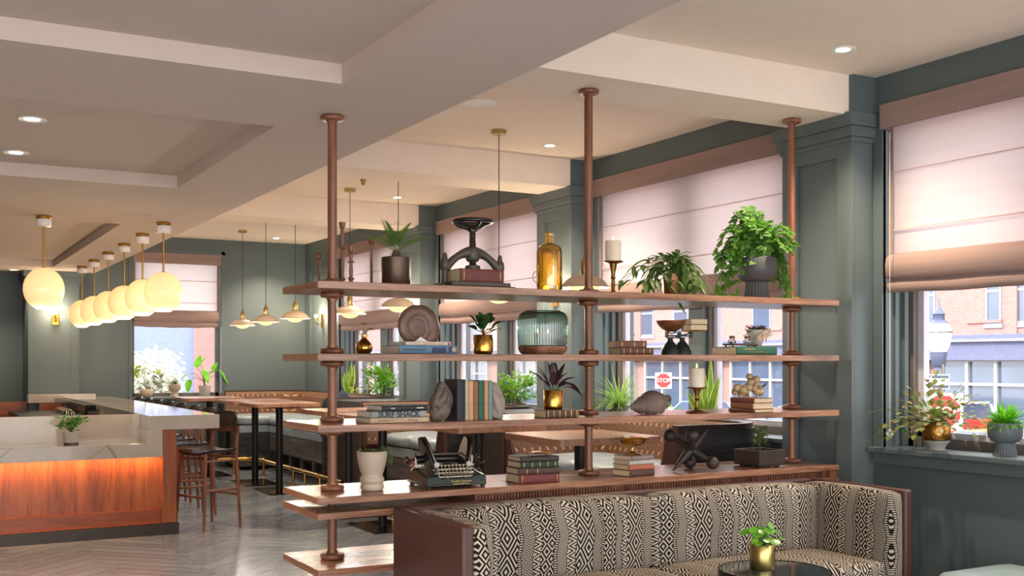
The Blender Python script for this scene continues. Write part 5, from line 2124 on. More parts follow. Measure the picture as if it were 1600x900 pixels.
def nest_pot():
    root = thing('twig_pot', 'clay pot of dried twigs with a striped feather on the green book', 'pot', (4.675, 5.22, Z2 + 0.0505))
    MB().lathe([(0, 0), (0.030, 0), (0.033, 0.004), (0.062, 0.108), (0.059, 0.11), (0.055, 0.10), (0, 0.095)], n=36).build('pot_body', 'pot_cer', root, ang=50)
    random.seed(3)
    t = MB()
    for k in range(70):
        a = rnd(0, 2 * PI)
        r0 = rnd(0, 0.045)
        p = Vector((r0 * math.cos(a), r0 * math.sin(a), 0.10 + rnd(0, 0.015)))
        b = a + rnd(-1, 1)
        q = p + Vector((math.cos(b), math.sin(b), 0)) * rnd(0.02, 0.05) + Vector((0, 0, rnd(0.0, 0.028)))
        t.tube([p, p.lerp(q, 0.6) + Vector((0, 0, 0.008)), q], [0.0022, 0.002, 0.0012], 4)
    for pts in ([(-0.04, -0.02, 0.10), (-0.08, -0.02, 0.095), (-0.10, -0.02, 0.075), (-0.125, -0.02, 0.07)], [(-0.07, -0.02, 0.095), (-0.11, -0.02, 0.115)], [(-0.08, -0.02, 0.095), (-0.10, -0.02, 0.10)],
                [(0.05, -0.01, 0.10), (0.075, -0.01, 0.09), (0.078, -0.01, 0.06), (0.068, -0.01, 0.035)]):
        t.tube(pts, 0.0028, 5)
    t.build('twigs', 'twig', root)
    f = MB()
    sp_ = [Vector((-0.055, -0.066, 0.052)), Vector((-0.01, -0.07, 0.075)), Vector((0.04, -0.066, 0.095)), Vector((0.068, -0.05, 0.10))]
    f.tube(sp_, [0.0025, 0.002, 0.0015, 0.001], 5)
    for i in range(15):
        s = i / 14 * 2.999
        k = int(s)
        p = sp_[k].lerp(sp_[k + 1], s - k)
        d = (sp_[k + 1] - sp_[k]).normalized()
        for q in (-1, 1):
            f.leaf(p, d * 0.55 + Vector((0, -0.1, q)), 0.034 * (0.6 + 0.4 * math.sin(PI * i / 14)), 0.011, 0, 3, 0.1, 'lance', PI / 2)
    f.build('feather', 'feather', root)


nest_pot()

# -- third shelf
b1 = book('cream spined book at the bottom of the surf stack', (2.165, 5.135, Z3), 0.312, 0.23, 0.026, '#bfa484', R(-2), pages='pages_w')
b2_ = book('grey book with SURF SHACK in bold slate letters on its spine', (2.162, 5.135, Z3 + 0.0262), 0.292, 0.22, 0.032, '#8f938c', R(-1), pages='pages_w')
b3_ = book('black spined book on top of the surf stack', (2.195, 5.135, Z3 + 0.0584), 0.25, 0.21, 0.028, '#1e1f24', R(0.5), pages='pages_w')
text('SURF SHACK', 0.0375, (0, -0.1165, 0.016), FACE, 'ink', b2_, sx=1.02, spacing=1.02, bold=0.0017)


def faint_print(parent, y, z, runs, h, mat):
    """a printed line too small to read: a row of tiny ink dashes on the spine"""
    m = MB()
    random.seed(len(runs) * 7 + int(abs(y) * 1000))
    for x0, x1 in runs:
        x = x0
        while x < x1:
            w = rnd(0.4, 0.8) * h
            m.b2((x, y - 0.0004, z - h * rnd(0.35, 0.5)), (x + w * 0.6, y + 0.0004, z + h * rnd(0.35, 0.5)))
            x += w
    o = m.build('spine_print', mat, parent, False)
    return o


faint_print(bw_, -0.1062, 0.0100, ((-0.105, -0.05), (-0.035, 0.09)), 0.006, 'copper')
faint_print(bb, -0.1262, 0.022, ((-0.14, -0.02),), 0.009, 'ink')
faint_print(gb, -0.1165, 0.036, ((-0.11, -0.02),), 0.008, 'gold_ink')
sq = MB().tube([(-0.075 + 0.0048 * i, -0.1168, 0.019 + 0.006 * math.sin(i * 1.9) * (1 if i % 5 else 1.5)) for i in range(36)], 0.0007, 4)
sq.build('spine_script', 'gold_ink', gb)
faint_print(b1, -0.1213, 0.0135, ((-0.115, -0.06), (0.045, 0.095)), 0.0075, 'ink')
sq = MB().tube([(-0.052 + 0.0032 * i, -0.1212, 0.0135 + 0.0052 * math.sin(i * 1.7) * (1 if i % 4 else 1.6)) for i in range(26)], 0.0007, 4)
sq.build('spine_script', 'ink', b1)
faint_print(b3_, -0.1112, 0.0145, ((-0.078, -0.055), (0.062, 0.10)), 0.007, 'pages_w')


def bookend(label, loc, flip, mat):
    root = thing('stone_bookend', label, 'bookend', loc)
    m = MB()
    bmesh.ops.create_icosphere(m.bm, subdivisions=5, radius=1.0)
    for v in m.bm.verts:
        p = v.co.copy()
        n = mnoise.noise(p * 1.6 + Vector((flip * 3, 1, 4))) * 0.28 + mnoise.noise(p * 4.0) * 0.10
        p *= 1 + n
        z = (p.z + 1) / 2
        w = 1.0 - 0.35 * z                       # narrower to the top
        x = p.x * 0.075 * w + 0.0
        v.co = Vector((flip * (x + 0.025 * (z - 0.5)), p.y * 0.062 * (1 - 0.2 * z), z * 0.198))
    for v in m.bm.verts:
        if flip > 0 and v.co.x > 0.052:
            v.co.x = 0.052
        if flip < 0 and v.co.x < -0.034:
            v.co.x = -0.034
        v.co.z = min(max(v.co.z, 0.0), 0.202)
    m.build('stone_block', mat, root, ang=50)


bookend('dark rough stone bookend against the tall black book', (2.444, 5.13, Z3), 1, 'stone')
bookend('pale rough stone bookend against the blue grey book', (2.755, 5.13, Z3), -1, 'stone_pale')
UP = [('#23222c', 0.046, 0.214, 'tall black upright book beside the dark stone bookend', 'pages'),
      ('#b5a795', 0.020, 0.212, 'cream upright book next to the tall black one', 'pages'),
      ('#c19a6a', 0.028, 0.206, 'tan upright book between the cream and the brown one', 'pages'),
      ('#8a5a40', 0.027, 0.205, 'brown upright book between the tan and the green one', 'pages'),
      ('#24594a', 0.032, 0.208, 'green upright book in the upright row', 'pages'),
      ('#b98a5c', 0.026, 0.206, 'light brown upright book between the green and blue grey ones', 'pages'),
      ('#6f8a90', 0.022, 0.206, 'blue grey upright book against the pale stone bookend', 'pages')]
ux = 2.498
for c, t, h, lb, pg in UP:
    bk = book(lb, (ux + t, 5.13, Z3 + h / 2), h, 0.15, t, c, rot=(0, -PI / 2, 0), group='upright books between stone bookends')
    if c == '#23222c':
        pgs = MB()
    ux += t + 0.0012


def purple_plant():
    bk = book('leather book with gilt spine compartments under the brass plant pot', (3.125, 5.10, Z3), 0.20, 0.145, 0.044, '#4c3426', R(-2), bands=(-0.45, -0.27, -0.09, 0.09, 0.27, 0.45))
    root = thing('potted_calathea', 'dark purple leaved plant in a brass pot standing on a leather book', 'plant', (3.115, 5.11, Z3 + 0.0445))
    MB().lathe([(0, 0), (0.045, 0), (0.052, 0.006), (0.054, 0.018), (0.054, 0.102), (0.052, 0.104), (0.050, 0.098), (0, 0.09)], n=44).build('pot', 'brass', root, ang=50)
    MB().lathe([(0, 0.089), (0.05, 0.09), (0, 0.097)], n=20).build('soil', 'soil', root)
    random.seed(31)
    st, lf = MB(), MB()
    for az, el, s, w, dr in ((176, 48, 0.155, 0.034, 0.5), (168, 62, 0.13, 0.03, 0.3), (120, 78, 0.13, 0.034, 0.2), (60, 72, 0.15, 0.032, 0.2), (30, 58, 0.16, 0.034, 0.3), (0, 36, 0.15, 0.032, 1.5), (-10, 28, 0.17, 0.03, 1.7), (12, 40, 0.13, 0.03, 1.2),
                             (205, 45, 0.11, 0.03, 0.8), (250, 60, 0.10, 0.032, 0.7), (290, 55, 0.11, 0.034, 0.9), (320, 48, 0.12, 0.032, 1.0), (90, 84, 0.14, 0.03, 0.1), (340, 70, 0.13, 0.03, 0.4), (145, 60, 0.12, 0.03, 0.6)):
        d = Vector((math.cos(R(az)) * math.cos(R(el)), math.sin(R(az)) * math.cos(R(el)) * 0.7, math.sin(R(el))))
        p0 = Vector((0, 0, 0.09))
        p1 = p0 + d * 0.045
        st.tube([p0, p1], 0.002, 5)
        lf.leaf(p1, d, s, w * 1.5, dr, 9, 0.25, 'lance', rnd(-0.4, 0.4))
    st.build('stem', 'stem', root)
    lf.rest().clamp(lambda x, y, z: (min(x, 0.30), y, min(z, 0.255))).build('foliage', 'L:purple', root)


purple_plant()


def conch():
    root = thing('conch_shell', 'large weathered conch shell lying on the third shelf', 'shell', (3.80, 5.15, Z3 + 0.0), R(4))
    m = MB()
    prof = []
    # spire at -x, canal at +x
    for x, r_ in ((-.155, .004), (-.142, .010), (-.134, .018), (-.127, .014), (-.118, .022), (-.106, .034), (-.098, .027), (-.088, .038), (-.072, .053), (-.062, .043), (-.050, .054), (-.030, .072), (-.008, .081), (.014, .084), (.036, .080), (.058, .069),
                  (.080, .055), (.098, .040), (.118, .028), (.135, .021), (.147, .016)):
        prof.append((r_, x))
    m.lathe(prof, (0, 0, 0), 40, axis='X')
    for v in m.bm.verts:
        x = v.co.x
        t = (x + 0.155) / 0.30
        v.co.z += 0.062 - 0.016 * (1 - t) + (0.030 * max(0, t - 0.7) / 0.3)
        if t > 0.45 and v.co.y < 0:
            v.co.y *= 1.12
        v.co.z = max(v.co.z, 0.004)
    m.build('whorls', 'shell', root, ang=70)
    lip = MB().tube([(0.02, -0.070, 0.028), (0.06, -0.080, 0.04), (0.10, -0.062, 0.062), (0.135, -0.03, 0.088)], [0.005, 0.007, 0.006, 0.004], 10)
    lip.build('aperture_lip', 'shell', root, ang=70)
    MB().cyl((-0.02, 0, 0.0), (-0.02, 0, 0.02), 0.006, 0.01, 8).build('foot', 'iron', root)
    MB().cyl((0.05, 0.02, 0.0), (0.05, 0.02, 0.012), 0.006, 0.01, 8).build('foot', 'iron', root)


conch()
pillar_candle('turned bronze candle holder on the third shelf, in front of the window|lit ivory pillar candle burning on the third shelf', (4.13, 5.13, Z3), 0.155, 0.112, 0.0475)
book('top book of the three under the stone grapes', (4.512, 5.08, Z3 + 0.058), 0.205, 0.15, 0.029, '#7a4636', R(-88))
book('middle book of the three under the stone grapes', (4.512, 5.08, Z3 + 0.021), 0.205, 0.15, 0.0365, '#8f5a3c', R(-91))
book('bottom book of the three under the stone grapes', (4.515, 5.085, Z3), 0.215, 0.16, 0.0205, '#6a4535', R(-86))


def grapes():
    root = thing('stone_grapes', 'bunch of tan stone grapes resting on three books', 'ornament', (4.50, 5.08, Z3 + 0.0875))
    m = MB()
    gr = [(-0.112, 0.060), (-0.100, 0.036), (-0.088, 0.066), (-0.078, 0.046), (-0.062, 0.025), (-0.052, 0.058), (-0.034, 0.038), (-0.028, 0.062), (-0.016, 0.092), (-0.008, 0.030), (0.0, 0.068), (0.010, 0.125), (0.022, 0.055),
          (0.018, 0.092), (0.032, 0.036), (0.036, 0.085), (0.048, 0.050), (0.066, 0.072), (0.060, 0.036), (0.082, 0.030), (0.072, 0.052), (0.030, 0.108)]
    random.seed(9)
    for x, z in gr:
        r = rnd(0.0205, 0.0255)
        m.sph((x, rnd(-0.03, 0.03), z), r, (1, 1, 1), 16)
    for x in (-0.07, -0.01, 0.05):
        m.cyl((x, 0, 0), (x, 0, 0.03), 0.009, 0.005, 8)
    m.build('grape_cluster', 'grape', root)
    MB().tube([(0.075, 0, 0.065), (0.10, 0, 0.064), (0.115, 0, 0.072), (0.128, 0, 0.082)], [0.005, 0.006, 0.007, 0.005], 7).build('stalk', 'bark', root)


grapes()

# -- counter
def footed_vase():
    root = thing('potted_trailing_plant', 'cream stoneware vase with a small trailing plant on the counter', 'plant', (2.075, 5.17, Z4))
    MB().lathe([(0, 0), (0.052, 0), (0.056, 0.006), (0.060, 0.018), (0.057, 0.030), (0.053, 0.036), (0.060, 0.044), (0.0625, 0.056), (0.058, 0.068), (0.052, 0.074), (0.054, 0.082), (0.064, 0.11), (0.073, 0.15), (0.077, 0.18), (0.076, 0.198), (0.073, 0.200), (0.070, 0.195), (0, 0.19)], n=44).build('vase', 'pot_cream', root, ang=60)
    MB().lathe([(0, 0.189), (0.069, 0.19), (0, 0.197)], n=20).build('soil', 'soil', root)
    random.seed(14)
    st, lf = MB(), MB()
    for k in range(46):
        a = rnd(0, 2 * PI)
        r = rnd(0, 0.06)
        p = Vector((r * math.cos(a), r * math.sin(a), 0.192))
        for j in range(4):
            lf.leaf(p, (rnd(-1, 1), rnd(-1, 1), rnd(0.2, 1)), rnd(0.014, 0.026), 0.011, 0.6, 3, 0.2)
    for y in (-0.03, 0.0, -0.05, 0.02):
        pts = [Vector((0.05, y, 0.195)), Vector((0.072, y, 0.215)), Vector((0.085, y, 0.19)), Vector((0.087, y, 0.15)), Vector((0.085, y, rnd(0.10, 0.14)))]
        st.tube(pts, 0.0014, 5)
        for i in range(1, 5):
            for q in range(5):
                pp = pts[i - 1].lerp(pts[i], q / 5)
                lf.leaf(pp, (rnd(-1, 1), rnd(-1, 1), rnd(-0.5, 0.8)), rnd(0.014, 0.022), 0.011, 0.5, 3, 0.2)
    st.build('stem', 'stem', root)
    lf.build('foliage', 'L:bonsai', root)


footed_vase()


def typewriter():
    root = thing('typewriter', 'antique black typewriter with two upright type wings on the counter', 'typewriter', (2.505, 5.19, Z4), R(-4))
    b = MB()
    # flared cast base: front lower
    b.prism([(-0.165, -0.15, 0.012), (0.165, -0.15, 0.012), (0.172, 0.14, 0.012), (-0.172, 0.14, 0.012)], (0, 0, 0.012))
    b.prism([(-0.165, -0.150, 0.012), (-0.165, -0.135, 0.062), (-0.165, -0.02, 0.075), (-0.165, 0.06, 0.10), (-0.165, 0.14, 0.10), (-0.165, 0.14, 0.012)], (0.02, 0, 0))
    b.prism([(0.145, -0.150, 0.012), (0.145, -0.135, 0.062), (0.145, -0.02, 0.075), (0.145, 0.06, 0.10), (0.145, 0.14, 0.10), (0.145, 0.14, 0.012)], (0.02, 0, 0))
    b.prism([(-0.165, -0.150, 0.012), (0.165, -0.150, 0.012), (0.165, -0.138, 0.060), (0.10, -0.138, 0.062), (0.085, -0.138, 0.05), (-0.085, -0.138, 0.05), (-0.10, -0.138, 0.062), (-0.165, -0.138, 0.060)], (0, 0.016, 0))
    b.b2((-0.14, -0.11, 0.024), (0.14, 0.13, 0.045))
    b.build('cast_base', 'iron_green', root, True, 0.004)
    fe = MB()
    for x in (-0.15, 0.15):
        for y in (-0.13, 0.12):
            fe.cyl((x, y, 0), (x, y, 0.014), 0.012, n=12)
    fe.build('rubber_feet', 'black', root)
    # two type wings: tall rounded towers leaning outwards
    for s in (-1, 1):
        w = MB()
        pts, rr = [], []
        pr = []
        prof = [(-0.055, 0.045), (-0.055, 0.12), (-0.045, 0.20), (-0.028, 0.245), (0.0, 0.258), (0.028, 0.245), (0.045, 0.20), (0.055, 0.12), (0.055, 0.045)]
        x0 = s * 0.056
        for y, z in prof:
            pr.append((x0 + s * (z - 0.045) * 0.30, y * 1.25 - 0.01 + 0.16 * (z - 0.045), z))
        w.prism(pr, (s * 0.030, 0, 0))
        w.build('type_wing', 'iron_black', root, True, 0.006)
        c = MB()
        inn = [(x0 + s * 0.012 + s * (z - 0.045) * 0.30, y * 1.1 - 0.026 + 0.16 * (z - 0.045), z) for y, z in ((-0.062, 0.12), (-0.052, 0.20), (-0.034, 0.250), (-0.02, 0.258))]
        c.tube(inn, [0.006, 0.0065, 0.006, 0.005], 8)
        c.cyl((x0 + s * 0.034, -0.088, 0.118), (x0 + s * 0.034, -0.068, 0.118), 0.014, n=14)
        c.build('wing_bracket', 'steel', root)
    dm = MB()
    dm.sph((0, -0.03, 0.085), 0.06, (1.0, 0.7, 0.62), 20)
    dm.b2((-0.06, -0.03, 0.045), (0.06, 0.05, 0.10))
    dm.build('type_basket', 'iron_black', root, ang=50)
    # keys on stepped rows
    k = MB()
    kt = MB()
    for row in range(3):
        y = -0.128 + row * 0.027
        z = 0.078 + row * 0.016
        for i in range(10):
            x = -0.092 + i * 0.0203 + (0.007 * row)
            k.cyl((x, y, z - 0.02), (x, y, z), 0.0022, n=6)
            kt.lathe([(0, 0), (0.0082, 0), (0.0086, 0.002), (0.0078, 0.0045), (0, 0.004)], (x, y, z), 12)
        k.b2((-0.105, y + 0.004, z - 0.024), (0.115, y + 0.012, z - 0.018))
    k.cyl((-0.05, -0.142, 0.05), (-0.05, -0.142, 0.072), 0.002, n=6).cyl((0.05, -0.142, 0.05), (0.05, -0.142, 0.072), 0.002, n=6)
    k.build('key_levers', 'steel', root)
    kt.build('keys', paint('yellowed_key_caps', '#cdb98c', 0.4), root, ang=50)
    MB().tube([(-0.08, -0.146, 0.070), (0.08, -0.146, 0.070)], 0.005, 8).build('space_bar', 'steel', root)
    # carriage
    cg = MB()
    cg.cyl((-0.16, 0.06, 0.135), (0.16, 0.06, 0.135), 0.021, n=20)
    cg.build('platen', 'iron_black', root, ang=50)
    fr = MB()
    fr.b2((-0.17, 0.03, 0.095), (0.17, 0.10, 0.105)).b2((-0.165, 0.035, 0.10), (-0.155, 0.085, 0.15)).b2((0.155, 0.035, 0.10), (0.165, 0.085, 0.15))
    fr.tube([(-0.13, 0.02, 0.165), (0.13, 0.02, 0.165)], 0.004, 8)
    fr.tube([(0.165, 0.03, 0.11), (0.20, 0.0, 0.112), (0.215, -0.01, 0.118)], 0.004, 8).tube([(-0.17, 0.03, 0.095), (-0.205, -0.02, 0.085)], 0.006, 8).tube([(-0.16, 0.02, 0.14), (-0.175, 0.0, 0.175)], 0.004, 8)
    fr.tube([(0.13, -0.06, 0.085), (0.165, -0.05, 0.088), (0.185, -0.03, 0.075), (0.17, -0.09, 0.055)], 0.003, 6)
    fr.build('carriage_frame', 'steel', root, True, 0.001)
    for s in (-1, 1):
        kn = MB().cyl((s * 0.16, 0.06, 0.135), (s * 0.195, 0.06, 0.135), 0.006, n=10).lathe([(0, 0.0), (0.019, 0.0), (0.021, 0.004), (0.021, 0.012), (0.017, 0.016), (0, 0.016)], (s * 0.195 - (0 if s > 0 else 0.016), 0.06, 0.135), 20, axis='X')
        kn.build('platen_knob', 'iron_black', root, ang=50)
    text('The Oliver Typewriter', 0.0125, (0.02, -0.1545, 0.036), (R(76), 0, 0), 'gold_ink', root, depth=0.0006)
    text('Standard Visible Writer', 0.0095, (0.02, -0.1565, 0.023), (R(78), 0, 0), 'gold_ink', root, depth=0.0006)


typewriter()
zz = Z4
for c, t, h, lb, rz, bands in (('#6e2f30', 0.046, 0.245, 'dark red book at the bottom of the counter stack under the leaf dish', R(-1), (-0.44, 0.44)),
                               ('#4a332c', 0.034, 0.252, 'brown book second from the bottom of the counter stack under the leaf dish', R(-5), (-0.3, -0.05)),
                               ('#22372c', 0.034, 0.228, 'dark green book with tooled spine in the counter stack under the leaf dish', R(-2), (-0.42, -0.2, 0.0, 0.22, 0.42)),
                               ('#3a322e', 0.026, 0.232, 'thin dark book at the top of the counter stack under the leaf dish', R(-4), None)):
    book(lb, (2.995 + rnd(-0.006, 0.006), 5.13, zz), h, 0.165, t, c, rz, bands=bands)
    zz += t + 0.0006
ld = thing('leaf_dish', 'small carved amber leaf dish on the counter stack of four dark books', 'dish', (3.01, 5.12, zz), R(-8))
m_ = MB()
for zt_, flip in ((0.0, False), (0.004, True)):
    pass
pts_ = []
for k in range(24):
    a = 2 * PI * k / 24
    rr_ = 0.055 * (1 + 0.16 * math.cos(a)) * (1 + 0.05 * math.cos(6 * a))
    pts_.append((rr_ * math.cos(a), rr_ * 0.45 * math.sin(a), 0.0 + 0.016 * abs(math.sin(a))))
m_.prism(pts_, (0, 0, 0.006))
m_.tube([(0.06, 0, 0.006), (0.085, 0, 0.014), (0.10, 0, 0.016)], [0.006, 0.005, 0.003], 7)
m_.build('carved_leaf', paint('amber_wood', '#a8672a', 0.35, var=0.25, vscale=40), ld, ang=50)

zz = Z4
for c, t, h, lb, rz in (('#4d3a33', 0.036, 0.195, 'dark brown book at the bottom of the counter stack under the glass compote', R(10)),
                        ('#b0664a', 0.030, 0.185, 'terracotta book second from the bottom of the counter stack under the glass compote', R(5)),
                        ('#b9b4ac', 0.024, 0.180, 'pale grey book third up in the counter stack under the glass compote', R(4)),
                        ('#8d7d74', 0.026, 0.178, 'taupe book at the top under the amber compote', R(12))):
    bk = book(lb, (3.665, 5.13, zz), h, 0.145, t, c, rz + R(0), pages='pages')
    zz += t + 0.0006


def compote():
    root = thing('glass_compote', 'footed amber glass compote bowl on the counter stack beside the iron jack', 'bowl', (3.655, 5.12, zz))
    MB().lathe([(0, 0), (0.052, 0), (0.054, 0.003), (0.03, 0.010), (0.014, 0.018), (0.011, 0.026), (0.015, 0.036), (0.012, 0.044), (0, 0.046)], n=36).build('foot', 'amber', root, ang=60)
    MB().lathe([(0.0, 0.046), (0.03, 0.048), (0.060, 0.058), (0.073, 0.074), (0.076, 0.092), (0.098, 0.096), (0.104, 0.092), (0.106, 0.096), (0.098, 0.101), (0.074, 0.098), (0.070, 0.076), (0.056, 0.062), (0.0, 0.052)], n=48, cap=False).build('bowl_glass', 'amber_pale', root, ang=70)


compote()


def giant_jack():
    root = thing('iron_jack', 'oversized cast iron toy jack on the counter', 'ornament', (4.118, 5.17, Z4))
    # axes in room space, right = +x, up = +z, towards the viewer = -y
    vr, vu, vt = Vector((0.873, -0.488, 0)), Vector((0, 0, 1)), Vector((-0.488, -0.873, 0))
    A = (vr * 0.118 - vu * 0.0756 + vt * 0.066).normalized()
    Bv = (vr * -0.114 - vu * 0.116 + vt * 0.071)
    Bv = (Bv - A * Bv.dot(A)).normalized()
    C = A.cross(Bv).normalized()
    if C.dot(vt) < 0:
        C = -C
    Ln = 0.155
    r_b = 0.039
    low = []
    for d in (A, -A, C, -C):
        low.append((d * Ln).z - r_b)
    for d in (Bv, -Bv):
        low.append((d * (Ln + 0.03)).z - 0.006)
    c = Vector((0, 0, -min(low)))
    m = MB()
    for d in (A, -A, C, -C):
        m.tube([c, c + d * 0.05, c + d * (Ln - 0.02)], [0.029, 0.022, 0.013], 14)
        m.sph(c + d * Ln, r_b, (1, 1, 1), 22)
    for d in (Bv, -Bv):
        m.tube([c, c + d * 0.06, c + d * (Ln + 0.03)], [0.03, 0.026, 0.005], 14)
    m.sph(c, 0.032)
    m.build('jack_body', 'jack', root, ang=60)


giant_jack()


def bonsai():
    root = thing('potted_bonsai', 'tiny tree in a square dark bronze planter on the counter beside the iron jack', 'plant', (4.675, 5.19, Z4), R(3))
    h = 0.105
    s = 0.112
    b = MB()
    for a, c in (((-s, -s, 0.012), (s, -s + 0.012, h)), ((-s, s - 0.012, 0.012), (s, s, h)), ((-s, -s + 0.012, 0.012), (-s + 0.012, s - 0.012, h)), ((s - 0.012, -s + 0.012, 0.012), (s, s - 0.012, h)), ((-s, -s, 0.01), (s, s, 0.022))):
        b.b2(a, c)
    for x in (-0.075, 0.075):
        for y in (-0.075, 0.075):
            b.b2((x - 0.012, y - 0.012, 0), (x + 0.012, y + 0.012, 0.012))
    b.build('planter', 'planter', root, False, 0.002)
    MB().b2((-s + 0.011, -s + 0.011, 0.02), (s - 0.011, s - 0.011, 0.093)).build('soil', 'soil', root, False)
    t = MB().tube([(0.0, 0, 0.09), (0.004, 0, 0.115), (-0.004, 0, 0.14), (0.006, 0, 0.165)], [0.008, 0.006, 0.005, 0.003], 8)
    br = [((0.0, 0, 0.125), (-0.04, -0.02, 0.145), (-0.075, -0.03, 0.140)), ((0.0, 0, 0.14), (0.03, 0.01, 0.16), (0.05, 0.02, 0.165)), ((0.0, 0, 0.15), (-0.02, 0.02, 0.19), (-0.015, 0.02, 0.205)), ((0.0, 0, 0.155), (0.02, -0.02, 0.19), (0.025, -0.02, 0.21))]
    for q in br:
        t.tube(q, [0.004, 0.003, 0.002], 6)
    t.build('trunk', 'bark', root)
    random.seed(8)
    lf = MB()
    for c, r, n in (((-0.07, -0.03, 0.145), 0.022, 50), ((0.045, 0.02, 0.17), 0.034, 110), ((-0.012, 0.01, 0.20), 0.036, 130), ((0.025, -0.015, 0.215), 0.034, 120), ((0.0, 0, 0.175), 0.03, 90), ((0.05, 0.0, 0.145), 0.022, 50)):
        for k in range(n):
            d = Vector((rnd(-1, 1), rnd(-1, 1), rnd(-1, 1)))
            d = d.normalized() * r * (random.random() ** 0.4)
            lf.leaf(Vector(c) + d, d + Vector((0, 0, 0.01)), rnd(0.010, 0.016), 0.010, 0.3, 3, 0.2, 'obov')
    lf.build('foliage', 'L:bonsai', root)


bonsai()


def pilea():
    root = thing('potted_pilea', 'round-leaved money plant in a brass pot on the small round table', 'plant', (3.440, 3.80, 0.6006))
    MB().lathe([(0, 0), (0.055, 0), (0.0575, 0.004), (0.0575, 0.112), (0.0555, 0.114), (0.053, 0.108), (0, 0.10)], n=48).build('pot', 'brass_pale', root, ang=50)
    MB().lathe([(0, 0.099), (0.053, 0.10), (0, 0.106)], n=20).build('soil', 'soil', root)
    random.seed(41)
    st, lf = MB(), MB()
    for k in range(26):
        az = k * 2.399
        el = R(rnd(15, 80))
        Ln = rnd(0.05, 0.10)
        d = Vector((math.cos(az) * math.cos(el), math.sin(az) * math.cos(el), math.sin(el)))
        p0 = Vector((0, 0, 0.10))
        p1 = p0 + d * Ln
        p1.z = max(p1.z, 0.105) + 0.012
        st.tube([p0, p0.lerp(p1, 0.6) + Vector((0, 0, 0.012)), p1], 0.0014, 5)
        s = rnd(0.034, 0.052)
        out = Vector((math.cos(az) * 0.6 - 0.2, math.sin(az) * 0.6 - 0.35, rnd(-0.75, -0.2)))
        lf.leaf(p1 - out.normalized() * s * 0.3, out, s, s * 1.02, 0.25, 7, 0.1, 'round')
    st.build('stem', 'stem', root)
    lf.build('foliage', 'L:pilea', root)


pilea()


# ------------------------------------------------------------------ plants on the window sills
ZW = 1.009


def simple_pot(root, r, h, mat, r0=None):
    r0 = r0 or r * 0.75
    po = MB().lathe([(0, 0), (r0, 0), (r0 + 0.003, 0.004), (r, h - 0.004), (r - 0.002, h), (r - 0.007, h - 0.004), (r - 0.01, h * 0.88), (0, h * 0.88)], n=32).build('pot', mat, root, ang=50)
    MB().lathe([(0, h * 0.88), (r - 0.009, h * 0.885), (0, h * 0.92)], n=20).build('soil', 'soil', po)


def arching(root, base, n, Lr, W, leaf, spread=1.0, droop=1.3, seed=1, el=(35, 80), name='foliage', shape='grass', fit=None):
    random.seed(seed)
    lf = MB()
    for k in range(n):
        az = k * 2.399 + rnd(-0.3, 0.3)
        e = R(rnd(*el))
        d = Vector((math.cos(az) * math.cos(e) * spread, math.sin(az) * math.cos(e) * spread, math.sin(e)))
        lf.leaf((base[0] + 0.015 * math.cos(az), base[1] + 0.015 * math.sin(az), base[2]), d, rnd(*Lr), W * rnd(0.8, 1.2), droop * rnd(0.6, 1.3), 8, 0.3, shape)
    if fit:
        lf.clamp(fit)
    return lf.build(name, leaf, root)


def bushy(root, base, rad, n, size, leaf, seed, squash=(1, 1, 0.8), stems=16, shape='lance'):
    random.seed(seed)
    st, lf = MB(), MB()
    b = Vector(base)
    tips = []
    for k in range(stems):
        d = Vector((rnd(-1, 1) * squash[0], rnd(-1, 1) * squash[1], rnd(0.2, 1.2) * squash[2])) * rad
        m = b + d * 0.5 + Vector((0, 0, rad * 0.15))
        st.tube([b, m, b + d], [0.003, 0.002, 0.0012], 5)
        tips.append((m, b + d))
    for k in range(n):
        m, t = random.choice(tips)
        p = m.lerp(t, rnd(0.2, 1.0)) + Vector((rnd(-1, 1), rnd(-1, 1), rnd(-1, 1))) * rad * 0.16
        d = (p - b) * 0.6 + Vector((rnd(-1, 1), rnd(-1, 1), rnd(-0.4, 0.8))) * rad
        lf.leaf(p, d, size * rnd(0.7, 1.3), size * 0.5, 0.5, 4, 0.2, shape, rnd(-0.6, 0.6))
    lf.clamp(lambda x, y, z: (min(x, 0.125), y, max(z, 0.004 if x > -0.10 else 0.13))) if base[2] < 0.13 and leaf != 'L:desk' else None
    st.build('stem', 'stem', root)
    lf.build('foliage', leaf, root)


# front window
r1 = thing('potted_holiday_cactus', 'arching variegated holiday cactus in a hammered brass pot on the stop sign window sill', 'plant', (5.52, 4.55, ZW))
MB().lathe([(0, 0), (0.052, 0), (0.050, 0.012), (0.058, 0.032), (0.080, 0.055), (0.081, 0.060), (0, 0.060)], n=36).build('ceramic_foot', 'pot_conc', r1, ang=60)
hb = paint('hammered_brass', '#a8783a', 0.28, 1.0, var=0.25, vscale=30, bump=0.6, bscale=50)
MB().lathe([(0, 0.058), (0.078, 0.058), (0.084, 0.066), (0.086, 0.165), (0.083, 0.168), (0.078, 0.16), (0, 0.155)], n=44).build('pot', hb, r1, ang=60)
MB().lathe([(0, 0.154), (0.078, 0.156), (0, 0.165)], n=20).build('soil', 'soil', r1)
random.seed(77)
cf = MB()
for k in range(105):
    az = k * 2.399
    el = R(rnd(15, 80))
    d = Vector((math.cos(az) * math.cos(el), math.sin(az) * math.cos(el), math.sin(el)))
    p = Vector((0.03 * math.cos(az), 0.03 * math.sin(az), 0.155))
    for j in range(rnd(3, 7).__int__()):
        p = cf.leaf(p, d, 0.046, 0.036, 0.12, 3, 0.25, 'obov', rnd(-0.3, 0.3))
        d = (d + Vector((0, 0, -0.26)) + Vector((rnd(-.12, .12), rnd(-.12, .12), 0))).normalized()
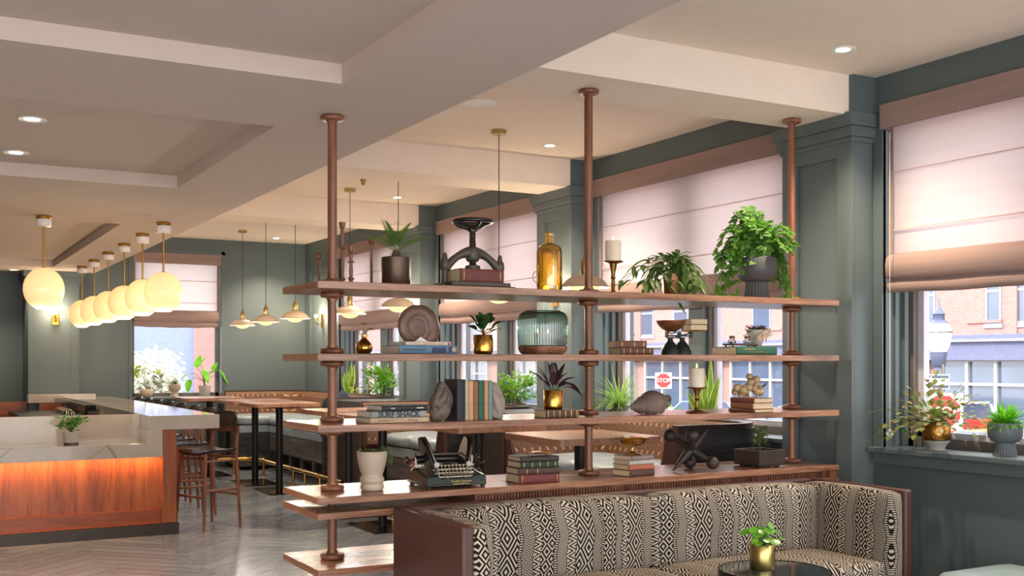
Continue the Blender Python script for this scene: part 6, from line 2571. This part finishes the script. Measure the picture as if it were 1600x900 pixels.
for k in range(3):
    p = Vector((-0.03, 0.03, 0.16))
    d = Vector((-0.55, 0.75, 0.75))
    for j in range(8):
        p = cf.leaf(p, d, 0.042, 0.03, 0.1, 3, 0.25, 'obov')
        d = (d + Vector((rnd(-.08, .08), rnd(-.08, .08), -0.17))).normalized()
cf.build('foliage', 'L:cactus', r1)

r2 = thing('potted_grass_plant', 'bright green grassy plant in a grey fluted pot on the stop sign window sill', 'plant', (5.53, 4.08, ZW))
fluted_pot(r2, 0.062, 0.075, 0.096, 0.115, paint('slate_ceramic', '#5d666b', 0.55))
arching(r2, (0, 0, 0.17), 260, (0.09, 0.155), 0.0145, 'L:grass', 1.0, 0.8, 4, (8, 85), shape='lance')

# window behind the trailing plants
r3 = thing('potted_spider_plant', 'pale striped spider plant on the sill behind the conch shell', 'plant', (5.50, 7.90, ZW))
simple_pot(r3, 0.085, 0.15, 'iron')
arching(r3, (0, 0, 0.14), 150, (0.24, 0.50), 0.017, 'L:spider', 1.0, 1.7, 6, (25, 82), fit=lambda x, y, z: (min(x, 0.13), min(y, 0.26), max(z, 0.004 if x > -0.11 else 0.13)))
r4 = thing('potted_snake_plant', 'tall yellow-edged snake plant on the sill beside the burning candle', 'plant', (5.50, 6.72, ZW))
simple_pot(r4, 0.075, 0.10, 'pot_cer')
random.seed(15)
sa, se = MB(), MB()
for az, el, Ln, w in ((0, 88, 0.50, 0.062), (120, 80, 0.34, 0.058), (200, 66, 0.30, 0.05), (170, 58, 0.26, 0.042), (-60, 78, 0.30, 0.056), (-90, 70, 0.36, 0.052), (-100, 60, 0.40, 0.03), (60, 82, 0.40, 0.055), (-20, 74, 0.28, 0.05), (230, 76, 0.22, 0.05)):
    d = Vector((math.cos(R(az)) * math.cos(R(el)), math.sin(R(az)) * math.cos(R(el)), math.sin(R(el))))
    p = Vector((0.03 * math.cos(R(az)), 0.03 * math.sin(R(az)), 0.085))
    ro = rnd(-0.9, 0.9) + 0.6
    sd_ = (0.87 + ro * 0.2, -0.49 + ro * 0.5, 0)
    sa.leaf(p, d, Ln, w, 0.0, 8, 0.25, 'sword', 0, sd_)
    se.leaf(p + Vector((0.0025, 0.004, 0)), d, Ln * 1.01, w * 1.3, 0.0, 8, 0.25, 'sword', 0, sd_)
sa.build('foliage', 'L:snake', r4)
se.build('leaf_edges', 'L:snake_e', r4)
r5 = thing('potted_seedling', 'little bright green seedling on the sill beside the conch tip', 'plant', (5.56, 7.35, ZW))
simple_pot(r5, 0.05, 0.08, 'pot_cer')
bushy(r5, (0, 0, 0.075), 0.10, 22, 0.055, 'L:grass', 9, stems=6, shape='round')

# window behind the press
for nm, lb, y, rad, n, sz, lf_, sd, pot in (
        ('potted_shrub', 'bushy green plant on the sill between the upright books and the brass pot', 9.80, 0.26, 420, 0.062, 'L:bush', 3, 'pot_brown'),
        ('potted_herb', 'small leafy herb on the sill above the upright books', 10.55, 0.17, 130, 0.05, 'L:yellow', 8, 'pot_cer'),
        ('potted_jade', 'pale jade plant on the sill behind the dark stone bookend', 10.95, 0.16, 90, 0.045, 'L:grass', 18, 'pot_cream')):
    r = thing(nm, lb, 'plant', (5.55, y, ZW))
    simple_pot(r, 0.08 if rad > 0.2 else 0.06, 0.11, pot)
    bushy(r, (0, 0, 0.10), rad, n, sz, lf_, sd, (0.7, 1.0, 0.95), 26)
r = thing('potted_cactus', 'upright green column cactus on the sill above the dark stone bookend', 'plant', (5.50, 11.35, ZW))
simple_pot(r, 0.06, 0.09, 'pot_conc')
c_ = MB()
for x, y, h, rr_ in ((0, 0, 0.30, 0.028), (0.0, -0.09, 0.28, 0.026), (-0.01, -0.17, 0.22, 0.024)):
    c_.lathe([(0, 0.06), (rr_ * 0.8, 0.07), (rr_, 0.15), (rr_ * 0.95, h), (rr_ * 0.5, h + 0.025), (0, h + 0.03)], (x, y * 0.3, 0), 24, 8, 0.12)
    if y:
        c_.tube([(x, 0, 0.14), (x, y * 0.7, 0.16), (x, y, h)], [0.018, 0.02, 0.016], 8)
c_.build('cactus_body', paint('cactus_green', '#6f9e4a', 0.6, var=0.15), r)
fl_ = MB()
for k in range(7):
    fl_.sph((rnd(-.04, .04), rnd(-.06, .06), rnd(0, .05)), 0.018, (1, 1, 0.7), 8)
r = thing('potted_cyclamen', 'pink flowering pot on the sill beside the pale stone bookend', 'plant', (5.58, 10.12, ZW))
simple_pot(r, 0.06, 0.09, 'pot_cream')
bushy(r, (0, 0, 0.08), 0.10, 50, 0.045, 'L:desk', 71, stems=9, shape='round')
fl_.build('blossoms', paint('pink_blossom', '#d2426a', 0.6), r, loc=(0, 0, 0.17))

# far corner window
r = thing('potted_rubber_plant', 'leafy plant with broad leaves on the far corner window sill', 'plant', (5.50, 13.35, ZW))
simple_pot(r, 0.10, 0.12, 'pot_brown')
bushy(r, (0, 0, 0.11), 0.34, 330, 0.085, 'L:bush', 44, (0.7, 1.05, 0.9), 30, 'obov')
bg = MB()
for p, d, s in (((0, 0.25, 0.32), (-0.2, 1, 0.5), 0.20), ((0, 0.05, 0.36), (-0.3, 0.1, 0.6), 0.16), ((-0.03, -0.08, 0.30), (-0.4, -0.4, 0.5), 0.14)):
    bg.leaf(p, d, s, s * 0.5, 0.6, 7, 0.2, 'heart', 0.6)
bg.build('broad_leaves', 'L:grass', r)
r = thing('potted_snake_plant', 'yellow-edged snake plant on the far sill touching the bar-side post', 'plant', (5.52, 14.62, ZW))
simple_pot(r, 0.07, 0.10, 'copper')
sa, se = MB(), MB()
for az, el, Ln, w in ((90, 78, 0.36, 0.06), (0, 84, 0.42, 0.06), (-90, 66, 0.40, 0.055), (-70, 74, 0.34, 0.05), (110, 60, 0.28, 0.05), (200, 78, 0.30, 0.055), (-95, 80, 0.45, 0.05), (60, 70, 0.24, 0.05)):
    d = Vector((math.cos(R(az)) * math.cos(R(el)), math.sin(R(az)) * math.cos(R(el)), math.sin(R(el))))
    p = Vector((0.03 * math.cos(R(az)), 0.03 * math.sin(R(az)), 0.085))
    sd_ = (0.87, -0.49, 0)
    sa.leaf(p, d, Ln, w, 0.0, 8, 0.25, 'sword', 0, sd_)
    se.leaf(p + Vector((0.003, 0.005, 0)), d, Ln * 1.01, w * 1.3, 0.0, 8, 0.25, 'sword', 0, sd_)
sa.build('foliage', 'L:snake', r)
se.build('leaf_edges', 'L:snake_e', r)
for nm, lb, y, rad, n, lf_, sd in (('potted_succulent', 'small round succulent next to the far snake plant', 14.25, 0.10, 60, 'L:yellow', 5), ('potted_succulent', 'reddish low succulent on the far sill', 13.95, 0.10, 60, 'L:succ', 6)):
    r = thing(nm, lb, 'plant', (5.50, y, ZW))
    simple_pot(r, 0.06, 0.07, 'pot_brown')
    bushy(r, (0, 0, 0.06), rad, n, 0.045, lf_, sd, stems=10, shape='obov')

# back window sill
zb = BZ[0] + 0.005
r = thing('potted_philodendron', 'lanky yellow-green plant in a round cream pot on the back sill', 'plant', (3.06, YB - 0.02, zb))
MB().lathe([(0, 0), (0.05, 0), (0.08, 0.03), (0.092, 0.07), (0.08, 0.11), (0.07, 0.118), (0.064, 0.11), (0, 0.10)], n=32).build('pot', 'pot_cream', r, ang=60)
MB().lathe([(0, 0.1), (0.063, 0.102), (0, 0.108)], n=18).build('soil', 'soil', r)
st, lf = MB(), MB()
for tip, s in (((-0.13, -0.02, 0.40), 0.12), ((-0.10, 0.0, 0.46), 0.10), ((-0.07, -0.03, 0.36), 0.09), ((0.17, 0, 0.34), 0.10), ((-0.15, 0, 0.33), 0.09)):
    t = Vector(tip)
    st.tube([Vector((0, 0, 0.1)), t * 0.5 + Vector((0, 0, 0.08)), t], 0.003, 5)
    for k in range(4):
        lf.leaf(t, (rnd(-1, 1), rnd(-1, 0.4), rnd(-0.5, 0.6)), s, s * 0.6, 0.5, 6, 0.2, 'heart')
st.build('stem', 'stem', r)
lf.build('foliage', 'L:yellow', r)
r = thing('potted_bromeliad', 'spiky dark rosette in a cream footed pot on the back sill', 'plant', (3.455, YB - 0.01, zb))
MB().lathe([(0, 0), (0.06, 0), (0.055, 0.02), (0.05, 0.07), (0.06, 0.085), (0.085, 0.105), (0.088, 0.18), (0.08, 0.184), (0.074, 0.17), (0, 0.165)], n=32).build('pot', 'pot_cream', r, ang=60)
MB().lathe([(0, 0.164), (0.073, 0.166), (0, 0.172)], n=18).build('soil', 'soil', r)
arching(r, (0, 0, 0.165), 46, (0.10, 0.17), 0.02, 'L:succ', 1.0, 0.9, 90, (15, 85))
r = thing('potted_elephant_ear', 'broad-leaved green plant in a grey pot on the back sill', 'plant', (3.89, YB - 0.02, zb))
simple_pot(r, 0.095, 0.165, 'pot_conc', 0.07)
st, lf = MB(), MB()
st.cyl((0, 0, 0.14), (-0.01, 0, 0.24), 0.018, 0.012, 8)
for tip, d, s in (((-0.12, -0.02, 0.42), (0.1, -0.3, 0.75), 0.22), ((-0.03, -0.04, 0.40), (0.2, -0.4, -0.7), 0.24), ((-0.06, 0, 0.48), (0.3, -0.2, 0.5), 0.16), ((-0.22, 0, 0.25), (-0.2, -0.3, -0.8), 0.20), ((-0.22, 0, 0.34), (-0.7, -0.3, -0.3), 0.16),
                  ((0.12, 0, 0.38), (0.1, -0.3, 0.4), 0.18), ((0.20, 0, 0.40), (0.4, -0.3, -0.5), 0.20), ((0.24, 0, 0.30), (0.5, -0.3, -0.5), 0.18), ((0.06, 0, 0.34), (0.5, -0.4, 0.3), 0.16)):
    t = Vector(tip)
    st.tube([Vector((-0.01, 0, 0.22)), t * 0.6 + Vector((0, 0, 0.13)), t], 0.004, 5)
    lf.leaf(t, d, s, s * 0.5, 0.4, 8, 0.25, 'heart')
st.build('stem', 'stem', r)
lf.clamp(lambda x, y, z: (x, min(y, 0.015), z)).build('foliage', 'L:grass', r)

# plant on the bar ledge
r = thing('potted_desk_plant', 'small leafy plant in a pale tapered pot on the marble bar ledge', 'plant', (1.275, 10.18, 0.823))
MB().lathe([(0, 0), (0.056, 0), (0.058, 0.004), (0.071, 0.105), (0.074, 0.107), (0.074, 0.114), (0.069, 0.116), (0.064, 0.105), (0, 0.10)], n=32).build('pot', 'pot_cer', r, ang=50)
MB().lathe([(0.057, 0.001), (0.060, 0.001), (0.0625, 0.022), (0.0595, 0.022)], n=32).build('dipped_base', 'iron', r)
MB().lathe([(0, 0.1), (0.063, 0.102), (0, 0.11)], n=18).build('soil', 'soil', r)
bushy(r, (0, 0, 0.105), 0.13, 90, 0.055, 'L:desk', 19, (0.75, 0.75, 1.1), 16, 'obov')

# blue cushions on the banquettes
pc = thing('throw_cushion', 'small navy cushion on the far banquette behind the crossing table', 'cushion', (4.80, 12.95, 0.845), R(80))
cushion(MB(), (-0.2, -0.06, 0), (0.2, 0.06, 0.30), 0.05, 0.04).build('cushion_cover', paint('navy_cloth', '#27324a', 0.9), pc, ang=80)
pc = thing('throw_cushion', 'small navy cushion on the middle banquette behind the black spined book', 'cushion', (4.82, 9.6, 0.845), R(80))
cushion(MB(), (-0.17, -0.06, 0), (0.17, 0.06, 0.27), 0.05, 0.04).build('cushion_cover', 'dark_wood', pc, ang=80)


# blind pull on the front window jamb
bp = thing('blind_pull', 'white quatrefoil cord pull hanging on the stop sign window jamb', 'blind pull', (5.385, 4.79, 1.10))
q = MB()
for a in range(4):
    q.lathe([(0, -0.004), (0.014, -0.004), (0.014, 0.004), (0, 0.004)], (0.015 * math.cos(R(90 * a)), 0, 0.015 * math.sin(R(90 * a))), 14, axis='Y')
q.build('quatrefoil', 'white', bp, False)
MB().cyl((0, 0, 0.02), (0, 0, 1.88), 0.0016, n=5).build('cord', 'white', bp)

# ------------------------------------------------------------------ the street outside
GZ = -1.5
FX = 33.0
street_m = paint('sunlit_asphalt', '#56575c', 0.9, var=0.1, vscale=1.5)
walk_m = paint('concrete_walk', '#7b7772', 0.9, var=0.08, vscale=2)
struct('street', MB().b2((11.0, -30, GZ - 0.3), (29.6, 130, GZ)), street_m, 'grey asphalt street outside the windows', 'street')
struct('sidewalk', MB().b2((5.9, -30, GZ - 0.3), (11.0, 110, GZ + 0.12)), walk_m, 'concrete sidewalk right outside the windows', 'sidewalk')
struct('sidewalk.001', MB().b2((29.6, -30, GZ - 0.3), (FX + 0.5, 130, GZ + 0.12)), walk_m, 'concrete sidewalk across the street', 'sidewalk')
struct('ground', MB().b2((-15, 17.5, GZ - 0.3), (5.9, 110, GZ)), walk_m, 'pale paved yard behind the back window', 'ground')

M['brick'] = brick('sunlit_red_brick', '#b08078', '#a0736b', '#b39892', 4.0)
M['stone_trim'] = paint('lilac_grey_stone', '#8c8ca0', 0.8, var=0.05)
M['store_trim'] = paint('white_store_trim', '#a9a6a6', 0.6)
M['store_blue'] = paint('lavender_fascia', '#696d88', 0.7)
M['dark_glass'] = paint('dark_reflective_pane', '#4d5a70', 0.04, 0.0, 1.0, var=0.15, vscale=1.2)
M['pane_pale'] = paint('pale_blind_pane', '#9aa3a8', 0.15)


def facade():
    root = thing('street_building', 'long red brick building with storefronts across the street', 'building', (FX, 40, GZ))
    y0, y1 = -60, 85
    zs = 3.85          # top of the storefront zone above the ground
    w = MB().b2((0.0, y0, zs), (4, y1, 15))
    w.b2((0.25, y0, 0), (4, y1, zs))
    w.build('brick_wall', 'brick', root, False)
    c = MB().b2((-0.25, y0, zs - 0.02), (0.1, y1, zs + 0.14)).b2((-0.15, y0, zs - 0.75), (0.28, y1, zs - 0.10))
    c.build('cornice', 'store_blue', root, False)
    MB().b2((-0.3, y0, zs - 0.10), (0.1, y1, zs - 0.02)).build('cornice_ledge', 'store_trim', root, False)
    # raised brick panels between the windows
    p = MB()
    k = 0
    y = y0 + 1.2
    pil = MB()
    while y < y1:
        pil.b2((-0.08, y - 0.55, zs + 0.14), (0.02, y - 0.15, 15))
        pil.b2((-0.06, y + 0.05, zs + 0.55), (0.02, y + 1.45, zs + 0.65))
        y += 5.4
    pil.build('brick_piers', 'brick', root, False)
    return root


fac = facade()


def upper_window(y, wd=1.2):
    f = MB()
    z0, h = 4.35, 2.3
    f.b2((-0.05, y - wd / 2 - 0.06, z0 - 0.14), (0.1, y + wd / 2 + 0.06, z0 + 0.005))
    f.b2((-0.03, y - wd / 2, z0), (0.06, y - wd / 2 + 0.09, z0 + h)).b2((-0.03, y + wd / 2 - 0.09, z0), (0.06, y + wd / 2, z0 + h))
    f.b2((-0.026, y - wd / 2 + 0.01, z0 + h - 0.08), (0.056, y + wd / 2 - 0.01, z0 + h - 0.003)).b2((-0.024, y - wd / 2 + 0.01, z0 + h / 2 - 0.05), (0.054, y + wd / 2 - 0.01, z0 + h / 2 + 0.05))
    f.b2((-0.022, y - wd / 2 + 0.01, z0 - 0.01), (0.052, y + wd / 2 - 0.01, z0 + 0.08))
    o = f.build('window', 'stone_trim', fac, False)
    MB().b2((-0.006, y - wd / 2 + 0.05, z0 + 0.04), (0.02, y + wd / 2 - 0.05, z0 + h - 0.04)).build('pane', 'dark_glass', o, False)


def storefront(y0, y1, n):
    f = MB()
    z0, z1, zt = 0.75, 3.05, 2.25
    f.b2((0.0, y0, 0.12), (0.3, y1, z0))
    w = (y1 - y0) / n
    for k in range(n + 1):
        y = y0 + k * w
        f.b2((0.02, y - 0.06, z0), (0.26, y + 0.06, z1 + 0.05))
    f.b2((0.026, y0 - 0.05, zt - 0.05), (0.254, y1 + 0.05, zt + 0.05)).b2((0.012, y0 - 0.06, z1), (0.27, y1 + 0.06, z1 + 0.14)).b2((-0.01, y0 - 0.07, z0 - 0.05), (0.31, y1 + 0.07, z0 + 0.06))
    o = f.build('storefront', 'store_trim', fac, False)
    MB().b2((0.14, y0 + 0.05, z0), (0.17, y1 - 0.05, z1)).build('pane', 'dark_glass', o, False)


for yy in (-12.45, -15.2, -16.15, -17.1):
    upper_window(yy, 0.64)
for yy in [-9.4, -6.2, -3.5, -0.2, 2.2, 5.0, 8.2, 12.0, 15.5, 19.0, 24.0, 30.0, 37.0]:
    upper_window(yy)
for a, b, n in ((-17.6, -12.9, 4), (-12.3, -7.4, 4), (-6.6, -1.4, 4), (-0.6, 5.2, 4), (6.2, 12.2, 4), (13.2, 21.0, 5), (22.5, 31.0, 5), (32.5, 42.0, 6)):
    storefront(a, b, n)

# building seen through the back window
bb_ = thing('street_building', 'tall pale blue building far behind the back window', 'building', (9.0, 62, GZ))
MB().b2((-9, 0, 0), (5.2, 6, 16)).build('wall', paint('pale_blue_siding', '#8793b5', 0.9), bb_, False)
MB().b2((5.2, -0.5, 0), (8, 6, 16)).build('brick_wing', 'brick', bb_, False)
bw2 = MB()
for x in (-6, -3, 0.5):
    for z in (2.0, 6.0, 10.0):
        bw2.b2((x, -0.06, z), (x + 1.4, 0.02, z + 2.2))
bw2.build('window', 'dark_glass', bb_, False)


def bare_tree(label, loc, h, seed, leafy=0, mat='bark_pale'):
    random.seed(seed)
    root = thing('bare_tree', label, 'tree', loc)
    t = MB()
    lf = MB()

    def grow(p, d, ln, r, lev):
        q = p + d * ln
        t.tube([p, p.lerp(q, 0.5) + Vector((rnd(-1, 1), rnd(-1, 1), 0)) * ln * 0.06, q], [r, r * 0.8, r * 0.6], 6 if lev > 2 else 5)
        if lev <= 2 and leafy:
            for k in range(leafy if lev == 0 else leafy // 3):
                lf.leaf(q + Vector((rnd(-1, 1), rnd(-1, 1), rnd(-1, 1))) * 0.5, (rnd(-1, 1), rnd(-1, 1), rnd(-0.6, 0.6)), 0.22, 0.13, 0.3, 3, 0.2)
        if lev == 0:
            return
        for k in range(3 if lev > 1 else 4):
            nd = (d + Vector((rnd(-1, 1), rnd(-1, 1), rnd(-0.35, 0.6))) * 0.85).normalized()
            grow(q, nd, ln * rnd(0.6, 0.85), r * 0.58, lev - 1)
    grow(Vector((0, 0, 0)), Vector((0, 0, 1)), h * (0.12 if leafy else 0.22), h * 0.014, 4)
    t.build('trunk', mat, root)
    if leafy:
        lf.build('foliage', leafmat('sunlit_spring_leaf', '#cfd0bb', '#e2e2d4', 0.4), root)


M['bark_pale'] = paint('sunlit_pale_bark', '#c2b6a6', 0.9, var=0.15)
bare_tree('sunlit tree with pale new leaves behind the back window, before the blue wall', (3.0, 27.0, GZ), 8.0, 11, 40)
bare_tree('thin bare tree behind the back window, before the brick wing', (6.4, 34.0, GZ), 8.5, 15, 22)
bare_tree('bare street tree whose twigs cross the stop sign window', (23.5, 13.2, GZ), 10.5, 23, 0)


def car(label, loc, rz, body, roof=None, suv=False, glass='dark_glass'):
    root = thing('car', label, 'car', loc, rz)
    Lh, Wd = (2.2, 0.9)
    hz = 1.30 if suv else 0.80
    top = 1.78 if suv else 1.42
    if suv:
        lower = [(-Lh, 0.42), (-Lh - 0.02, 0.80), (-Lh + 0.05, hz), (0.75, hz + 0.02), (Lh - 0.15, hz - 0.02), (Lh, 0.75), (Lh + 0.03, 0.42)]
        cab = [(-Lh + 0.06, hz), (-Lh + 0.16, top - 0.04), (-Lh + 0.35, top), (0.35, top), (0.95, hz)]
    else:
        lower = [(-Lh, 0.35), (-Lh - 0.03, 0.70), (-Lh + 0.15, hz + 0.03), (0.9, hz + 0.02), (Lh - 0.25, hz - 0.12), (Lh, 0.60), (Lh + 0.03, 0.33)]
        cab = [(-Lh + 0.55, hz), (-0.95, top - 0.02), (-0.55, top), (0.15, top), (1.05, hz)]
    b = MB().prism([(x, -Wd, z) for x, z in lower], (0, 2 * Wd, 0))
    b.build('car_body', body, root, True, 0.06)
    g = MB()
    gp = [(x * 0.985, -Wd + 0.10 + 0.12 * (z - hz), z) for x, z in cab]
    gq = [(x * 0.985, Wd - 0.10 - 0.12 * (z - hz), z) for x, z in cab]
    a_ = [g.bm.verts.new(p) for p in gp]
    c_2 = [g.bm.verts.new(p) for p in gq]
    g.bm.faces.new(a_)
    g.bm.faces.new(c_2[::-1])
    for i in range(len(a_)):
        j = (i + 1) % len(a_)
        g.bm.faces.new((a_[i], c_2[i], c_2[j], a_[j]))
    g.build('car_windows', glass, root, False)
    r_ = MB()
    xa, xb = cab[1][0], cab[3][0]
    r_.b2((xa + 0.02, -Wd + 0.20, top - 0.03), (xb + 0.02, Wd - 0.20, top + 0.02))
    for s in (-1, 1):
        for (x0, z0), (x1, z1) in ((cab[0], cab[1]), (cab[-1], cab[-2])):
            r_.tube([(x0, s * (Wd - 0.09), z0), (x1, s * (Wd - 0.19), z1)], 0.045, 6)
        xm = (xa + xb) / 2
        r_.tube([(xm, s * (Wd - 0.09), hz), (xm, s * (Wd - 0.18), top)], 0.035, 6)
    r_.build('car_roof', roof or body, root, True, 0.01)
    for x in (-1.35, 1.35):
        for s in (-1, 1):
            wl_ = MB().cyl((x, s * (Wd - 0.16), 0.34), (x, s * (Wd + 0.02), 0.34), 0.34, n=24)
            wo = wl_.build('wheel', 'black', root)
            MB().cyl((x, s * (Wd - 0.02), 0.34), (x, s * (Wd + 0.03), 0.34), 0.19, n=18).build('hubcap', 'steel', wo)
    tl = MB()
    hl = MB()
    for s in (-1, 1):
        tl.box((-Lh - 0.02, s * 0.72, 0.72), (0.06, 0.18, 0.2))
        hl.box((Lh - 0.02, s * 0.68, 0.64), (0.1, 0.28, 0.13))
    tl.build('tail_lights', 'red', root, False)
    hl.build('headlights', 'pages_w', root, False)
    mr = MB()
    for s in (-1, 1):
        mr.box((0.72, s * (Wd + 0.06), hz + 0.08), (0.14, 0.16, 0.12))
    mr.build('side_mirrors', body, root, True, 0.02)
    return root


c_red = paint('red_car_paint', '#c8382f', 0.25, var=0.02)
c_dk = paint('dark_blue_car_paint', '#3f4f66', 0.15, var=0.02)
c_sv = paint('silver_car_paint', '#9fb0bf', 0.2, 0.3, var=0.02)
c_yl = paint('tan_car_paint', '#d8ae6a', 0.3, var=0.02)
c_wh = paint('white_car_paint', '#d8d8d6', 0.3, var=0.02)
car('red four by four with white roof behind the stop sign', (28.5, 24.1, GZ), R(90), c_red, c_wh, True)
car('silver parked car behind the grassy potted plant', (27.3, 18.4, GZ), R(90), c_sv)
car('teal grey parked car across the street beyond the red four by four', (28.4, 29.5, GZ), R(90), paint('teal_grey_car_paint', '#6f8d98', 0.2, var=0.02))
car('tan car low behind the grey fluted pot, beside the red four by four', (24.5, 16.95, GZ), R(-90), c_yl, None, True).scale = (1, 1, 0.71)
car('white parked car seen between the candle and the conch shell', (28.4, 42.6, GZ), R(90), c_wh)
car('silver parked car behind the stone grapes', (28.4, 35.2, GZ), R(90), c_sv)
car('blue parked car across the street, behind the spider plant', (28.4, 48.5, GZ), R(90), c_dk)
car('pale parked car far down the street beyond the press', (28.4, 60.0, GZ), R(90), c_wh)


def sign_post(label, loc, rz, one_way=True):
    root = thing('street_sign', label, 'sign', loc, rz)
    MB().cyl((0, 0.03, 0), (0, 0.03, 3.0), 0.028, n=10).build('post', 'steel', root)
    z = 2.08
    o = MB().prism([(0.335 * math.cos(R(22.5 + 45 * k)), 0, z + 0.335 * math.sin(R(22.5 + 45 * k))) for k in range(8)], (0, 0.01, 0))
    bd = MB().b2((-0.37, 0.006, z - 0.36), (0.36, 0.014, z + 0.36))
    bd.build('backing_panel', 'white', root, False)
    so = o.build('stop_panel', 'red', root, False)
    text('STOP', 0.25, (0, -0.004, z), FACE, 'white', so, depth=0.002)
    if one_way:
        z2 = 2.66
        ow = MB().b2((-0.335, -0.004, z2 - 0.14), (0.115, 0.01, z2 + 0.14)).build('one_way_panel', 'white', root, False)
        MB().b2((-0.322, -0.007, z2 - 0.127), (0.102, -0.003, z2 + 0.127)).build('panel_field', paint('sign_slate', '#4a4c52', 0.5), ow, False)
        MB().prism([(-0.312, -0.011, z2), (-0.20, -0.011, z2 + 0.115), (-0.20, -0.011, z2 + 0.065), (0.09, -0.011, z2 + 0.065), (0.09, -0.011, z2 - 0.065), (-0.20, -0.011, z2 - 0.065), (-0.20, -0.011, z2 - 0.115)], (0, 0.005, 0)).build('arrow', 'white', ow, False)
        text('ONE WAY', 0.068, (-0.06, -0.014, z2), FACE, 'iron', ow, depth=0.001)
        pl = MB().b2((-0.02, -0.002, 1.50), (0.26, 0.008, 1.64)).build('small_plate', 'red', root, False)
        text('4-WAY', 0.075, (0.12, -0.005, 1.57), FACE, 'white', pl, depth=0.001)


def pix(u, D):
    return (D * (math.sin(YAW) + math.cos(YAW) * (u - 800) / 1700), D * (math.cos(YAW) - math.sin(YAW) * (u - 800) / 1700))


sx, sy = 17.5, 14.27
sign_post('stop sign with a one way arrow above it, outside the window by the pilaster', (sx, sy, GZ), -R(54))
sign_post('second stop sign up the street, seen above the spider plant', (29.75, 39.3, GZ + 0.12), -R(35), False)


def lamp_post():
    root = thing('street_lamp', 'old style globe street lamp outside the window with the street sign', 'street lamp', (19.93, 16.36, GZ))
    z = 3.28
    MB().lathe([(0, 0), (0.22, 0), (0.22, 0.3), (0.14, 0.5), (0.09, 0.7), (0.075, z - 0.6), (0.085, z - 0.55), (0.13, z - 0.52), (0.10, z - 0.45), (0.10, z - 0.36), (0.15, z - 0.32), (0.165, z - 0.1), (0.175, z - 0.02), (0, z)], n=28).build('post', paint('lamp_post_grey', '#5d6378', 0.4, 0.2), root, ang=50)
    MB().lathe([(0, z - 0.02), (0.165, z - 0.02), (0.23, z + 0.12), (0.275, z + 0.34), (0.27, z + 0.46), (0.21, z + 0.60), (0, z + 0.62)], n=32).build('globe', paint('lamp_white_glass', '#f4f4f4', 0.2), root, ang=60)
    MB().torus((0, 0, z + 0.42), 0.276, 0.017, 32, 8).build('globe_band', 'steel', root)
    MB().lathe([(0.22, z + 0.58), (0.18, z + 0.64), (0.125, z + 0.68), (0.12, z + 0.80), (0.14, z + 0.82), (0.07, z + 0.90), (0.04, z + 0.96), (0.016, z + 1.0), (0.016, z + 1.14), (0, z + 1.15)], n=28).build('cap_finial', paint('lamp_cap', '#5a6078', 0.4, 0.2), root, ang=50)

lamp_post()


# ------------------------------------------------------------------ a thing made of a single mesh needs no empty above it
bpy.context.view_layer.update()
for e in [o for o in bpy.data.objects if o.type == 'EMPTY' and o.parent is None]:
    ch = kids(e)
    if len(ch) == 1 and ch[0].type == 'MESH' and not kids(ch[0]):
        c = ch[0]
        mw = c.matrix_world.copy()
        c.parent = None
        c.matrix_world = mw
        nm = e.name
        for k_ in ('label', 'category', 'group', 'kind'):
            if k_ in e:
                c[k_] = e[k_]
        bpy.data.objects.remove(e)
        c.name = nm
